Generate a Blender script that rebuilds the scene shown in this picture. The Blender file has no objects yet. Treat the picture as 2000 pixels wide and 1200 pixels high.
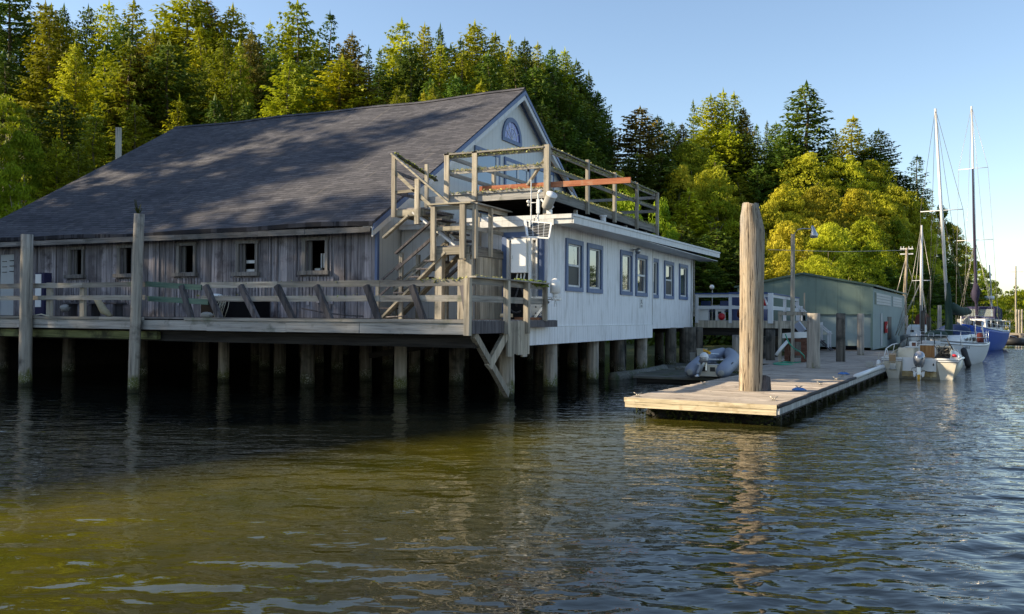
import bpy, math, random
import numpy as np
from mathutils import Vector, Matrix
R = math.radians
random.seed(7)
rnd = random.random
def U(a, b): return a + (b - a) * random.random()

# ------------------------------------------------------------------ camera, world, sun, exposure
scene = bpy.context.scene
col = scene.collection
FOC, YAW, EYE, HOR, ROLL = 1750.0, R(25.0), 2.2, 620.0, R(0.4)
PIT = math.atan((HOR - 600) / FOC)
FW = Vector((-math.sin(YAW) * math.cos(PIT), math.cos(YAW) * math.cos(PIT), math.sin(PIT)))
r0 = Vector((math.cos(YAW), math.sin(YAW), 0))
u0 = r0.cross(FW)
RT = r0 * math.cos(ROLL) + u0 * math.sin(ROLL)
UP = u0 * math.cos(ROLL) - r0 * math.sin(ROLL)
cd = bpy.data.cameras.new('camera')
cam = bpy.data.objects.new('camera', cd)
col.objects.link(cam)
cd.sensor_width = 36.0
cd.lens = 36.0 * FOC / 2000.0
cd.clip_start = 0.1
cd.clip_end = 5000
m3 = Matrix((RT, UP, -FW)).transposed()
cam.matrix_world = Matrix.Translation((0, 0, EYE)) @ m3.to_4x4()
scene.camera = cam

SUN_AZ, SUN_EL = R(26), R(28)       # light comes from the left (-x) and a little from behind (-y)
S = Vector((-math.cos(SUN_AZ) * math.cos(SUN_EL), -math.sin(SUN_AZ) * math.cos(SUN_EL), math.sin(SUN_EL)))
w = bpy.data.worlds.new('World')
scene.world = w
w.use_nodes = True
nt = w.node_tree
bg = nt.nodes['Background']
sky = nt.nodes.new('ShaderNodeTexSky')
sky.sky_type = 'NISHITA'
sky.sun_disc = False
sky.sun_elevation = SUN_EL
sky.sun_rotation = math.atan2(S.x, S.y)
sky.air_density = 1.0
sky.dust_density = 0.6
sky.ozone_density = 1.2
nt.links.new(sky.outputs[0], bg.inputs[0])
bg.inputs[1].default_value = 0.11
sl = bpy.data.lights.new('sun', 'SUN')
sl.energy = 5.0
sl.angle = R(0.5)
sl.color = (1.0, 0.83, 0.58)
so = bpy.data.objects.new('sun', sl)
col.objects.link(so)
so.rotation_euler = S.to_track_quat('Z', 'Y').to_euler()
so.location = (-60, -30, 60)
vs = scene.view_settings
vs.view_transform = 'Standard'
vs.look = 'None'
vs.gamma = 1.0
vs.use_curve_mapping = False
vs.exposure = 1.0

def ray(X, Y):
    return FW + RT * ((X - 1000) / FOC) + UP * ((600 - Y) / FOC)
def hit(X, Y, ax, c):
    d = ray(X, Y); o = Vector((0, 0, EYE))
    return o + d * ((c - o[ax]) / d[ax])
def hx(X, Y, c): return hit(X, Y, 0, c)
def hy(X, Y, c): return hit(X, Y, 1, c)
def hz(X, Y, c=0.0): return hit(X, Y, 2, c)
def at(X, Y, D): return Vector((0, 0, EYE)) + ray(X, Y) * D

# ------------------------------------------------------------------ mesh helpers
def noise1(n, seed):
    rs = np.random.RandomState(seed); return rs.rand(n)

class MB:
    def __init__(s, smooth=False):
        s.v = []; s.f = []; s.t = []; s.smooth = smooth
    def add(s, vs_, fs, tint=None):
        b = len(s.v); t = rnd() if tint is None else tint
        s.v.extend([tuple(p) for p in vs_])
        for f in fs:
            s.f.append(tuple(i + b for i in f)); s.t.append(t)
        return s
    def box(s, x0, x1, y0, y1, z0, z1, tint=None):
        if x0 > x1: x0, x1 = x1, x0
        if y0 > y1: y0, y1 = y1, y0
        if z0 > z1: z0, z1 = z1, z0
        vs_ = [(x0,y0,z0),(x1,y0,z0),(x1,y1,z0),(x0,y1,z0),(x0,y0,z1),(x1,y0,z1),(x1,y1,z1),(x0,y1,z1)]
        return s.add(vs_, [(0,3,2,1),(4,5,6,7),(0,1,5,4),(1,2,6,5),(2,3,7,6),(3,0,4,7)], tint)
    def bar(s, p, q, wd, ht, tint=None, up=(0,0,1), jag=0.0):
        p = Vector(p); q = Vector(q); d = (q - p).normalized(); up = Vector(up)
        if abs(d.dot(up)) > 0.98: up = Vector((0, 1, 0)) if abs(d.y) < .9 else Vector((1,0,0))
        sx = d.cross(up).normalized() * (wd / 2); sz = sx.cross(d).normalized() * (ht / 2)
        vs_ = []
        for e in (p, q):
            for a, b in ((-1,-1),(1,-1),(1,1),(-1,1)):
                vs_.append(e + sx * a + sz * b + (d * U(-jag, jag) if jag else Vector()))
        return s.add(vs_, [(0,1,2,3),(7,6,5,4),(0,4,5,1),(1,5,6,2),(2,6,7,3),(3,7,4,0)], tint)
    def cyl(s, p, q, ra, rb=None, n=10, tint=None):
        rb = ra if rb is None else rb
        return s.tube([p, q], [ra, rb], n, tint)
    def tube(s, pts, rad, n=8, tint=None, caps=True, jit=0.0, seed=0):
        pts = [Vector(p) for p in pts]
        if not hasattr(rad, '__len__'): rad = [rad] * len(pts)
        vs_ = []; fs = []
        ref = Vector((0.31, 0.17, 0.93))
        rs = random.Random(seed)
        prof = [1 + jit * rs.uniform(-1, 1) for _ in range(n)]
        for i, p in enumerate(pts):
            d = (pts[min(i + 1, len(pts) - 1)] - pts[max(i - 1, 0)]).normalized()
            rr = ref if abs(d.dot(ref)) < 0.99 else Vector((1, 0, 0))
            if abs(d.z) > 0.9: rr = Vector((1, 0, 0))
            a = d.cross(rr).normalized(); b = d.cross(a)
            for k in range(n):
                t = 2 * math.pi * k / n
                r = rad[i] * prof[k] * (1 + jit * .35 * rs.uniform(-1, 1))
                vs_.append(p + a * math.cos(t) * r + b * math.sin(t) * r)
        for i in range(len(pts) - 1):
            for k in range(n):
                fs.append((i*n+k, i*n+(k+1) % n, (i+1)*n+(k+1) % n, (i+1)*n+k))
        if caps:
            fs.append(tuple(range(n))[::-1]); L = (len(pts) - 1) * n; fs.append(tuple(L + k for k in range(n)))
        return s.add(vs_, fs, tint)
    def ell(s, c, rx, ry, rz, n=12, m=8, jit=0.0, tint=None, M=None):
        vs_ = []; fs = []
        for i in range(m + 1):
            ph = math.pi * i / m
            for k in range(n):
                t = 2 * math.pi * k / n; j = 1 + jit * U(-1, 1)
                p = Vector((rx * math.sin(ph) * math.cos(t) * j, ry * math.sin(ph) * math.sin(t) * j, rz * math.cos(ph) * j))
                if M: p = M @ p
                vs_.append(Vector(c) + p)
        for i in range(m):
            for k in range(n):
                fs.append((i*n+k, (i+1)*n+k, (i+1)*n+(k+1) % n, i*n+(k+1) % n))
        return s.add(vs_, fs, tint)
    def prism(s, poly, vec, tint=None):
        n = len(poly); vec = Vector(vec); poly = [Vector(p) for p in poly]
        vs_ = poly + [p + vec for p in poly]
        fs = [tuple(range(n))[::-1], tuple(range(n, 2*n))] + [(i, (i+1) % n, (i+1) % n + n, i + n) for i in range(n)]
        return s.add(vs_, fs, tint)
    def loft(s, secs, cap0=True, cap1=True, closed=True, tint=None):
        n = len(secs[0]); vs_ = [p for sec in secs for p in sec]; fs = []
        for i in range(len(secs) - 1):
            for k in range(n if closed else n - 1):
                fs.append((i*n+k, i*n+(k+1) % n, (i+1)*n+(k+1) % n, (i+1)*n+k))
        if cap0: fs.append(tuple(range(n))[::-1])
        if cap1: fs.append(tuple((len(secs)-1)*n + k for k in range(n)))
        return s.add(vs_, fs, tint)
    def build(s, name, mat, parent=None, local=False):
        me = bpy.data.meshes.new(name)
        org = Vector((0, 0, 0)); v = np.array([tuple(p) for p in s.v], dtype=float)
        loc = Vector((0, 0, 0))
        if parent is not None and not local:
            org = world_loc(parent)
        elif parent is None:
            loc = Vector(((v[:,0].min()+v[:,0].max())/2, (v[:,1].min()+v[:,1].max())/2, v[:,2].min())); org = loc
        v = v - np.array(org)
        me.from_pydata([tuple(p) for p in v], [], s.f)
        a = me.attributes.new('tint', 'FLOAT', 'FACE'); a.data.foreach_set('value', s.t)
        if s.smooth: me.polygons.foreach_set('use_smooth', [True] * len(s.f))
        me.materials.append(mat); me.update()
        o = bpy.data.objects.new(name, me); col.objects.link(o)
        o.location = loc
        if parent is not None: o.parent = parent
        return o

def world_loc(o):
    p = Vector(o.location)
    while o.parent: o = o.parent; p = p + Vector(o.location)
    return p
def tag(o, label=None, cat=None, group=None, kind=None):
    if label: o['label'] = label
    if cat: o['category'] = cat
    if group: o['group'] = group
    if kind: o['kind'] = kind
    return o
def thing(name, label, cat, loc=(0, 0, 0), group=None, rz=0.0):
    o = bpy.data.objects.new(name, None); col.objects.link(o)
    o.empty_display_size = 0.3; o.location = loc; o.rotation_euler = (0, 0, rz)
    return tag(o, label, cat, group)

# ------------------------------------------------------------------ materials
def newmat(name):
    m = bpy.data.materials.new(name); m.use_nodes = True
    n = m.node_tree.nodes; l = m.node_tree.links; b = n['Principled BSDF']
    return m, n, l, b
def setb(b, rough=None, metal=None, ior=None, spec=None, coat=None):
    if rough is not None: b.inputs['Roughness'].default_value = rough
    if metal is not None: b.inputs['Metallic'].default_value = metal
    if ior is not None: b.inputs['IOR'].default_value = ior
    if spec is not None: b.inputs['Specular IOR Level'].default_value = spec
    if coat is not None: b.inputs['Coat Weight'].default_value = coat
def coords(n, l, scale, kind='Object', rot=(0,0,0)):
    tc = n.new('ShaderNodeTexCoord'); mp = n.new('ShaderNodeMapping')
    mp.inputs['Scale'].default_value = scale; mp.inputs['Rotation'].default_value = rot
    l.new(tc.outputs[kind], mp.inputs[0]); return mp.outputs[0]
def geo(n, l, scale):
    g = n.new('ShaderNodeNewGeometry'); mp = n.new('ShaderNodeMapping')
    mp.inputs['Scale'].default_value = scale; l.new(g.outputs['Position'], mp.inputs[0]); return mp.outputs[0]
def nz(n, l, vec, scale=1.0, detail=4, rough=.6, dist=0.0):
    t = n.new('ShaderNodeTexNoise'); t.inputs['Scale'].default_value = scale
    t.inputs['Detail'].default_value = detail; t.inputs['Roughness'].default_value = rough
    t.inputs['Distortion'].default_value = dist
    l.new(vec, t.inputs['Vector']); return t.outputs[0]
def ramp(n, l, fac, stops):
    r = n.new('ShaderNodeValToRGB'); e = r.color_ramp.elements
    e[0].position, e[0].color = stops[0][0], (*stops[0][1], 1)
    e[1].position, e[1].color = stops[-1][0], (*stops[-1][1], 1)
    for p, c in stops[1:-1]:
        k = e.new(p); k.color = (*c, 1)
    l.new(fac, r.inputs[0]); return r.outputs[0]
def mix(n, l, fac, a, b, mode='MIX'):
    m = n.new('ShaderNodeMix'); m.data_type = 'RGBA'; m.blend_type = mode
    for s_, v in ((0, fac), (6, a), (7, b)):
        if hasattr(v, 'is_output') or isinstance(v, bpy.types.NodeSocket): l.new(v, m.inputs[s_])
        elif s_ == 0: m.inputs[0].default_value = v
        else: m.inputs[s_].default_value = (*v, 1)
    return m.outputs[2]
def mth(n, l, op, a, b=0.0, c=None, clamp=False):
    m = n.new('ShaderNodeMath'); m.operation = op; m.use_clamp = clamp
    for i, v in enumerate((a, b) if c is None else (a, b, c)):
        if isinstance(v, bpy.types.NodeSocket): l.new(v, m.inputs[i])
        else: m.inputs[i].default_value = v
    return m.outputs[0]
def bump(n, l, b, h, strength=.4, dist=.02):
    bp = n.new('ShaderNodeBump'); bp.inputs['Strength'].default_value = strength
    bp.inputs['Distance'].default_value = dist; l.new(h, bp.inputs['Height']); l.new(bp.outputs[0], b.inputs['Normal'])
def tintval(n, l, lo=.75, hi=1.25):
    a = n.new('ShaderNodeAttribute'); a.attribute_name = 'tint'
    r = n.new('ShaderNodeMapRange'); l.new(a.outputs['Fac'], r.inputs[0])
    r.inputs[3].default_value = lo; r.inputs[4].default_value = hi; return r.outputs[0]

def wood(name, c1, c2, axis='x', rough=.85, stain=None, stain_at=.62, tlo=.7, thi=1.25, fine=1.0, algae=None, bs=.5):
    """weathered wood: grain noise stretched along an axis, board to board tint, blotchy stains"""
    m, n, l, b = newmat(name)
    g = {'x': (.7, 14, 14), 'y': (14, .7, 14), 'z': (14, 14, .7)}[axis]
    v = geo(n, l, tuple(k * fine for k in g))
    a = n.new('ShaderNodeAttribute'); a.attribute_name = 'tint'
    add = n.new('ShaderNodeVectorMath'); add.operation = 'ADD'
    sc = n.new('ShaderNodeVectorMath'); sc.operation = 'SCALE'; l.new(a.outputs['Vector'], sc.inputs[0]); sc.inputs['Scale'].default_value = 57.0
    l.new(v, add.inputs[0]); l.new(sc.outputs[0], add.inputs[1])
    gr = nz(n, l, add.outputs[0], 1.0, 6, .65)
    c = ramp(n, l, gr, [(.3, tuple(k * .35 for k in c1)), (.42, c1), (.66, c2)])
    c = mix(n, l, 1.0, c, tintcol(n, l, tlo, thi), 'MULTIPLY')
    v2 = geo(n, l, (1, 1, 1)); bl = nz(n, l, v2, 1.7, 5, .6)
    if stain:
        f = ramp(n, l, bl, [(stain_at - .07, (0, 0, 0)), (stain_at + .1, (1, 1, 1))])
        c = mix(n, l, f, c, stain)
    if algae:
        gg = n.new('ShaderNodeNewGeometry'); sp = n.new('ShaderNodeSeparateXYZ'); l.new(gg.outputs['Position'], sp.inputs[0])
        h = mth(n, l, 'ADD', sp.outputs[2], mth(n, l, 'MULTIPLY', nz(n, l, geo(n, l, (5, 5, 2)), 1.0), 1.0))
        f = ramp(n, l, h, [(algae[1] + .25, (1, 1, 1)), (algae[1] + .75, (0, 0, 0))])
        c = mix(n, l, f, c, mix(n, l, nz(n, l, geo(n, l, (9, 9, 5)), 1.0), algae[0], tuple(k * .35 for k in algae[0])))
        # wet weed band at the waterline with pale barnacles just above it
        hb = mth(n, l, 'ADD', sp.outputs[2], mth(n, l, 'MULTIPLY', nz(n, l, geo(n, l, (7, 7, 7)), 1.0), .22))
        bn = nz(n, l, geo(n, l, (1, 1, 1)), 38, 2)
        spot = mth(n, l, 'MULTIPLY', mth(n, l, 'GREATER_THAN', bn, .6), mth(n, l, 'LESS_THAN', hb, .5))
        c = mix(n, l, spot, c, (.42, .41, .36))
        c = mix(n, l, ramp(n, l, hb, [(.2, (.9, .9, .9)), (.32, (0, 0, 0))]), c, (.02, .02, .01))
    if name == 'dock_wood':     # droppings and worn pale spots
        d1 = nz(n, l, geo(n, l, (1, 1, 1)), 9, 4, .7); c = mix(n, l, ramp(n, l, d1, [(.7, (0, 0, 0)), (.74, (.8, .8, .8))]), c, (.75, .74, .7))
    l.new(c, b.inputs['Base Color']); setb(b, rough, spec=.25)
    bump(n, l, b, gr, bs, .02)
    return m
def tintcol(n, l, lo, hi):
    t = tintval(n, l, lo, hi); cb = n.new('ShaderNodeCombineColor')
    for i in range(3): l.new(t, cb.inputs[i])
    return cb.outputs[0]
def paint(name, c, dirt=(.25, .24, .2), amt=.35, rough=.55, scale=2.0, groove=None, streak=True, metal=0.0, pos=.6):
    m, n, l, b = newmat(name)
    v = geo(n, l, (3.0, 3.0, .5) if streak else (1, 1, 1))
    a = nz(n, l, v, scale, 6, .65)
    f = ramp(n, l, a, [(pos - .1, (0, 0, 0)), (pos + .16, (amt,) * 3)])
    cc = mix(n, l, f, mix(n, l, nz(n, l, geo(n, l, (1, 1, 1)), .9, 3), tuple(k * .86 for k in c), c), dirt)
    # flaking spots
    fl = nz(n, l, geo(n, l, (9, 9, 2.5)), 3.0, 5, .7)
    f2 = ramp(n, l, fl, [(.66, (0, 0, 0)), (.72, (amt * 1.2,) * 3)])
    cc = mix(n, l, f2, cc, tuple(k * .7 for k in dirt))
    cc = mix(n, l, 1.0, cc, tintcol(n, l, .93, 1.05), 'MULTIPLY')
    h = a
    if groove:
        gg = n.new('ShaderNodeNewGeometry'); sp = n.new('ShaderNodeSeparateXYZ'); l.new(gg.outputs['Position'], sp.inputs[0])
        fr = mth(n, l, 'FRACT', mth(n, l, 'DIVIDE', sp.outputs[groove[0]], groove[1]))
        g = mth(n, l, 'LESS_THAN', fr, groove[2])
        gv = nz(n, l, geo(n, l, (6, 6, .35)), 1.0, 3)
        g2 = mth(n, l, 'MULTIPLY', g, ramp(n, l, gv, [(.35, (.25,) * 3), (.65, (.85,) * 3)]))
        cc = mix(n, l, g2, cc, tuple(k * .45 for k in c))
        h = mth(n, l, 'SUBTRACT', mth(n, l, 'MULTIPLY', a, .2), g)
    l.new(cc, b.inputs['Base Color']); setb(b, rough, metal, spec=.4)
    bump(n, l, b, h, .35, .01)
    return m
def plain(name, c, rough=.5, metal=0.0, var=.12, spec=.5, coat=None, sc=6.0):
    m, n, l, b = newmat(name)
    a = nz(n, l, geo(n, l, (1, 1, 1)), sc, 4)
    l.new(mix(n, l, a, tuple(k * (1 - var * 2) for k in c), tuple(min(1, k * (1 + var)) for k in c)), b.inputs['Base Color'])
    setb(b, rough, metal, spec=spec, coat=coat); return m
def leafmat(name, c1, c2, c3, trans=.3, sc=.5):
    m, n, l, b = newmat(name)
    oi = n.new('ShaderNodeObjectInfo')
    a = nz(n, l, geo(n, l, (1, 1, 1)), sc, 4, .6)
    cc = ramp(n, l, a, [(.3, c1), (.5, c2), (.72, c3)])
    hs = n.new('ShaderNodeHueSaturation'); l.new(cc, hs.inputs['Color'])
    r1 = n.new('ShaderNodeMapRange'); l.new(oi.outputs['Random'], r1.inputs[0]); r1.inputs[3].default_value = .488; r1.inputs[4].default_value = .522
    l.new(r1.outputs[0], hs.inputs['Hue'])
    r2 = n.new('ShaderNodeMapRange'); l.new(mth(n, l, 'FRACT', mth(n, l, 'MULTIPLY', oi.outputs['Random'], 7.3)), r2.inputs[0])
    r2.inputs[3].default_value = .6; r2.inputs[4].default_value = 1.35
    l.new(r2.outputs[0], hs.inputs['Value'])
    c = mix(n, l, 1.0, hs.outputs[0], tintcol(n, l, .6, 1.35), 'MULTIPLY')
    l.new(c, b.inputs['Base Color']); setb(b, .6, spec=.15)
    tr = n.new('ShaderNodeBsdfTranslucent'); l.new(c, tr.inputs[0])
    mx = n.new('ShaderNodeMixShader'); mx.inputs[0].default_value = trans
    l.new(b.outputs[0], mx.inputs[1]); l.new(tr.outputs[0], mx.inputs[2]); l.new(mx.outputs[0], n['Material Output'].inputs[0])
    return m

M = {}
M['grey_wall'] = wood('grey_wall', (.21, .193, .205), (.38, .35, .365), 'z', stain=(.09, .08, .085), stain_at=.58, tlo=.5, thi=1.25, bs=.9)
M['eave_board'] = wood('eave_board', (.15, .14, .13), (.27, .25, .235), 'x', stain=(.08, .08, .07), stain_at=.6)
M['grey_frame'] = wood('grey_frame', (.15, .14, .13), (.27, .25, .23), 'z', tlo=.8, thi=1.1)
M['grey_x'] = wood('grey_x', (.25, .23, .2), (.42, .39, .34), 'x', stain=(.16, .17, .12), stain_at=.64)
M['fascia'] = wood('fascia', (.3, .29, .27), (.48, .46, .43), 'x', stain=(.12, .13, .1), stain_at=.66, tlo=.85, thi=1.1)
M['grey_y'] = wood('grey_y', (.22, .205, .18), (.38, .35, .3), 'y', stain=(.12, .13, .1), stain_at=.64)
M['post'] = wood('post', (.3, .265, .21), (.5, .445, .35), 'z', stain=(.12, .12, .09), stain_at=.66)
M['dark_post'] = wood('dark_post', (.07, .065, .07), (.14, .13, .135), 'z')
M['stair'] = wood('stair', (.28, .25, .19), (.46, .41, .32), 'x', stain=(.1, .1, .08))
M['green_rail'] = wood('green_rail', (.08, .14, .11), (.15, .22, .17), 'x', tlo=.9, thi=1.1)
M['moss_beam'] = wood('moss_beam', (.16, .17, .07), (.28, .29, .13), 'x', stain=(.05, .05, .03), stain_at=.52)
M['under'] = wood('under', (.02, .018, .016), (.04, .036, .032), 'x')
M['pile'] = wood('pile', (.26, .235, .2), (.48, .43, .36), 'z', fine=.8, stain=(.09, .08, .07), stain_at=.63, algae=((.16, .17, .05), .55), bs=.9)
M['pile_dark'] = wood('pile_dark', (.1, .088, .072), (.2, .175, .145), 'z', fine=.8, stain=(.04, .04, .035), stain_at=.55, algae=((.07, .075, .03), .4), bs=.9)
M['big_pile'] = wood('big_pile', (.24, .18, .125), (.5, .4, .28), 'z', fine=.75, stain=(.2, .15, .1), stain_at=.66, tlo=.95, thi=1.05, bs=1.0)
M['dock_wood'] = wood('dock_wood', (.36, .305, .25), (.58, .5, .41), 'x', stain=(.22, .18, .15), stain_at=.6, tlo=.72, thi=1.15)
M['dock_edge'] = wood('dock_edge', (.42, .34, .22), (.66, .56, .38), 'x', tlo=.8, thi=1.1, stain=(.25, .17, .07), stain_at=.6, bs=1.0)
M['dock_grey'] = wood('dock_grey', (.17, .16, .16), (.3, .28, .28), 'x', stain=(.08, .08, .08), stain_at=.6)
M['ramp_wood'] = wood('ramp_wood', (.13, .13, .11), (.24, .23, .2), 'x', stain=(.08, .1, .05), stain_at=.55)
M['red_plank'] = wood('red_plank', (.3, .1, .05), (.45, .19, .1), 'x', stain=(.45, .3, .2), stain_at=.62, tlo=.95, thi=1.05)
M['brown_wood'] = wood('brown_wood', (.14, .06, .04), (.24, .12, .08), 'x')
M['white_wall'] = paint('white_wall', (.9, .9, .92), (.32, .31, .27), .65, groove=(1, .2, .1), pos=.6)
M['white_front'] = paint('white_front', (.72, .72, .72), (.4, .38, .34), .4, groove=(0, .3, .05), pos=.6)
M['white_gable'] = paint('white_gable', (.72, .72, .69), (.45, .45, .42), .3, groove=(1, .3, .05), pos=.64)
M['white_trim'] = paint('white_trim', (.74, .74, .73), (.3, .3, .27), .5, pos=.58)
M['white_rail'] = paint('white_rail', (.7, .71, .72), (.35, .35, .33), .4)
M['blue_trim'] = paint('blue_trim', (.11, .165, .31), (.25, .28, .36), .4, rough=.5)
M['blue_rail'] = plain('blue_rail', (.04, .09, .24), .5)
M['shed_green'] = paint('shed_green', (.2, .27, .22), (.09, .12, .1), .6, groove=(0, 1.2, .03), scale=1.2, rough=.7)
M['shed_side'] = paint('shed_side', (.28, .35, .34), (.12, .15, .13), .6, scale=1.2, rough=.7)
M['shed_roof'] = paint('shed_roof', (.08, .13, .1), (.05, .08, .06), .5)
M['shed_door'] = paint('shed_door', (.5, .52, .52), (.3, .3, .3), .4)
M['black'] = plain('black', (.012, .012, .014), .5)
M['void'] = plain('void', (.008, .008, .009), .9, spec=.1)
M['metal'] = plain('metal', (.45, .46, .47), .35, .8)
M['alu'] = plain('alu', (.62, .63, .64), .35, .9, .05)
M['white_gloss'] = plain('white_gloss', (.78, .78, .76), .3, var=.06, sc=2)
M['white_box'] = plain('white_box', (.8, .8, .78), .4, var=.03, sc=3)
M['mast'] = plain('mast', (.72, .7, .66), .35, .3, .05)
M['dark_mast'] = plain('dark_mast', (.045, .038, .065), .8, spec=.2)
M['rig'] = plain('rig', (.45, .42, .36), .4, .5)
M['rig_dark'] = plain('rig_dark', (.1, .09, .07), .5, .3)
M['cream'] = paint('cream', (.68, .62, .5), (.42, .3, .12), .5, rough=.35, scale=1.5, streak=False, pos=.62)
M['cream_grime'] = paint('cream_grime', (.5, .4, .22), (.3, .19, .05), .9, rough=.5, scale=3, streak=False, pos=.5)
M['stripe'] = plain('stripe', (.08, .08, .1), .4)
M['grey_hull'] = plain('grey_hull', (.5, .52, .56), .35, var=.04, sc=1)
M['white_hull'] = plain('white_hull', (.66, .67, .7), .3, var=.04, sc=1)
M['blue_hull'] = plain('blue_hull', (.015, .075, .4), .35, var=.06, sc=1, spec=.2)
M['blue_hull_low'] = plain('blue_hull_low', (.03, .06, .18), .4)
M['navy'] = plain('navy', (.018, .016, .06), .8)
M['tarp_blue'] = plain('tarp_blue', (.015, .035, .11), .7)
M['green_cover'] = plain('green_cover', (.015, .045, .03), .85, var=.3)
M['rubber'] = plain('rubber', (.02, .02, .022), .6)
M['pvc'] = plain('pvc', (.26, .285, .35), .5, var=.05, sc=2)
M['pvc_dark'] = plain('pvc_dark', (.03, .03, .035), .6)
M['tan'] = plain('tan', (.48, .32, .18), .6)
M['brown_door'] = wood('brown_door', (.3, .14, .05), (.45, .24, .1), 'z')
M['red'] = plain('red', (.55, .02, .03), .4)
M['ob_grey'] = plain('ob_grey', (.34, .35, .38), .25, .5, .05)
M['yellow'] = plain('yellow', (.75, .38, .02), .5)
M['hose_green'] = plain('hose_green', (.03, .32, .18), .4)
M['rope_blue'] = plain('rope_blue', (.07, .2, .5), .8)
M['rope'] = plain('rope', (.55, .5, .38), .9)
M['brass'] = plain('brass', (.4, .36, .3), .4, .8)
M['tar'] = plain('tar', (.05, .045, .045), .9)
M['rust'] = plain('rust', (.22, .1, .05), .8)
M['chair'] = plain('chair', (.02, .04, .12), .5)
M['pink'] = plain('pink', (.5, .25, .27), .8)
M['mud'] = plain('mud', (.07, .075, .03), .9, var=.35, sc=1.2)
M['concrete'] = plain('concrete', (.35, .34, .31), .9)
M['clay'] = plain('clay', (.16, .035, .025), .8)
# moss / lichen
M['moss'] = leafmat('moss', (.2, .2, .07), (.34, .33, .13), (.5, .47, .25), .1, 5)
M['moss_green'] = leafmat('moss_green', (.1, .13, .02), (.18, .22, .04), (.3, .32, .1), .1, 5)
M['weed'] = leafmat('weed', (.02, .03, .008), (.04, .055, .012), (.09, .09, .03), .1, 4)
# foliage
M['fir'] = leafmat('fir', (.15, .18, .007), (.33, .34, .012), (.5, .48, .025), .35)
M['fir_dark'] = leafmat('fir_dark', (.05, .09, .01), (.1, .15, .014), (.19, .22, .02), .25)
M['fir_brown'] = leafmat('fir_brown', (.11, .1, .014), (.19, .155, .02), (.26, .2, .035), .3)
M['alder'] = leafmat('alder', (.22, .23, .012), (.38, .36, .018), (.52, .47, .04), .4, .35)
M['maple'] = leafmat('maple', (.12, .17, .006), (.22, .27, .01), (.34, .37, .016), .35, .35)
M['brush'] = leafmat('brush', (.03, .05, .006), (.06, .085, .009), (.1, .12, .012), .25, .12)
M['bark'] = plain('bark', (.16, .12, .08), .9, var=.3)
M['pale_bark'] = plain('pale_bark', (.42, .36, .22), .8, var=.25)

def cracked(name):
    m, n, l, b = newmat(name)
    g1 = nz(n, l, geo(n, l, (16, 16, .55)), 1.0, 6, .7)
    g2 = nz(n, l, geo(n, l, (34, 34, 1.1)), 1.0, 4, .6)
    big = nz(n, l, geo(n, l, (1.6, 1.6, .5)), 1.0, 4)
    c = ramp(n, l, g1, [(.3, (.12, .085, .055)), (.42, (.3, .235, .165)), (.6, (.44, .36, .26)), (.75, (.52, .45, .34))])
    c = mix(n, l, ramp(n, l, big, [(.42, (0, 0, 0)), (.62, (.75,) * 3)]), c, (.33, .31, .28))
    crack = ramp(n, l, g2, [(.36, (1, 1, 1)), (.41, (0, 0, 0))])
    c = mix(n, l, crack, c, (.05, .035, .025))
    l.new(c, b.inputs['Base Color']); setb(b, .9, spec=.15)
    h = mth(n, l, 'SUBTRACT', mth(n, l, 'ADD', g1, mth(n, l, 'MULTIPLY', g2, .6)), mth(n, l, 'MULTIPLY', crack, .7))
    bump(n, l, b, h, 1.0, .045)
    return m
M['big_pile'] = cracked('big_pile')
def glassmat(name, c=(.02, .025, .03), ior=1.9, rough=.02):
    m, n, l, b = newmat(name)
    b.inputs['Base Color'].default_value = (*c, 1); setb(b, rough, ior=ior, spec=.6)
    a = nz(n, l, geo(n, l, (1, 1, 1)), 2.0, 2); bump(n, l, b, a, .06, .02)
    return m
M['glass'] = glassmat('glass', (.03, .04, .045), 2.6)
M['glass_dark'] = glassmat('glass_dark', (.012, .012, .014), 1.3, .3)
M['glass_blue'] = glassmat('glass_blue', (.16, .25, .36), 1.6, .08)
M['glass_violet'] = glassmat('glass_violet', (.22, .23, .5), 1.5, .1)
m, n, l, b = newmat('clear_plastic'); M['clear'] = m
b.inputs['Base Color'].default_value = (.5, .55, .55, 1); setb(b, .08); b.inputs['Alpha'].default_value = .35

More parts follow.
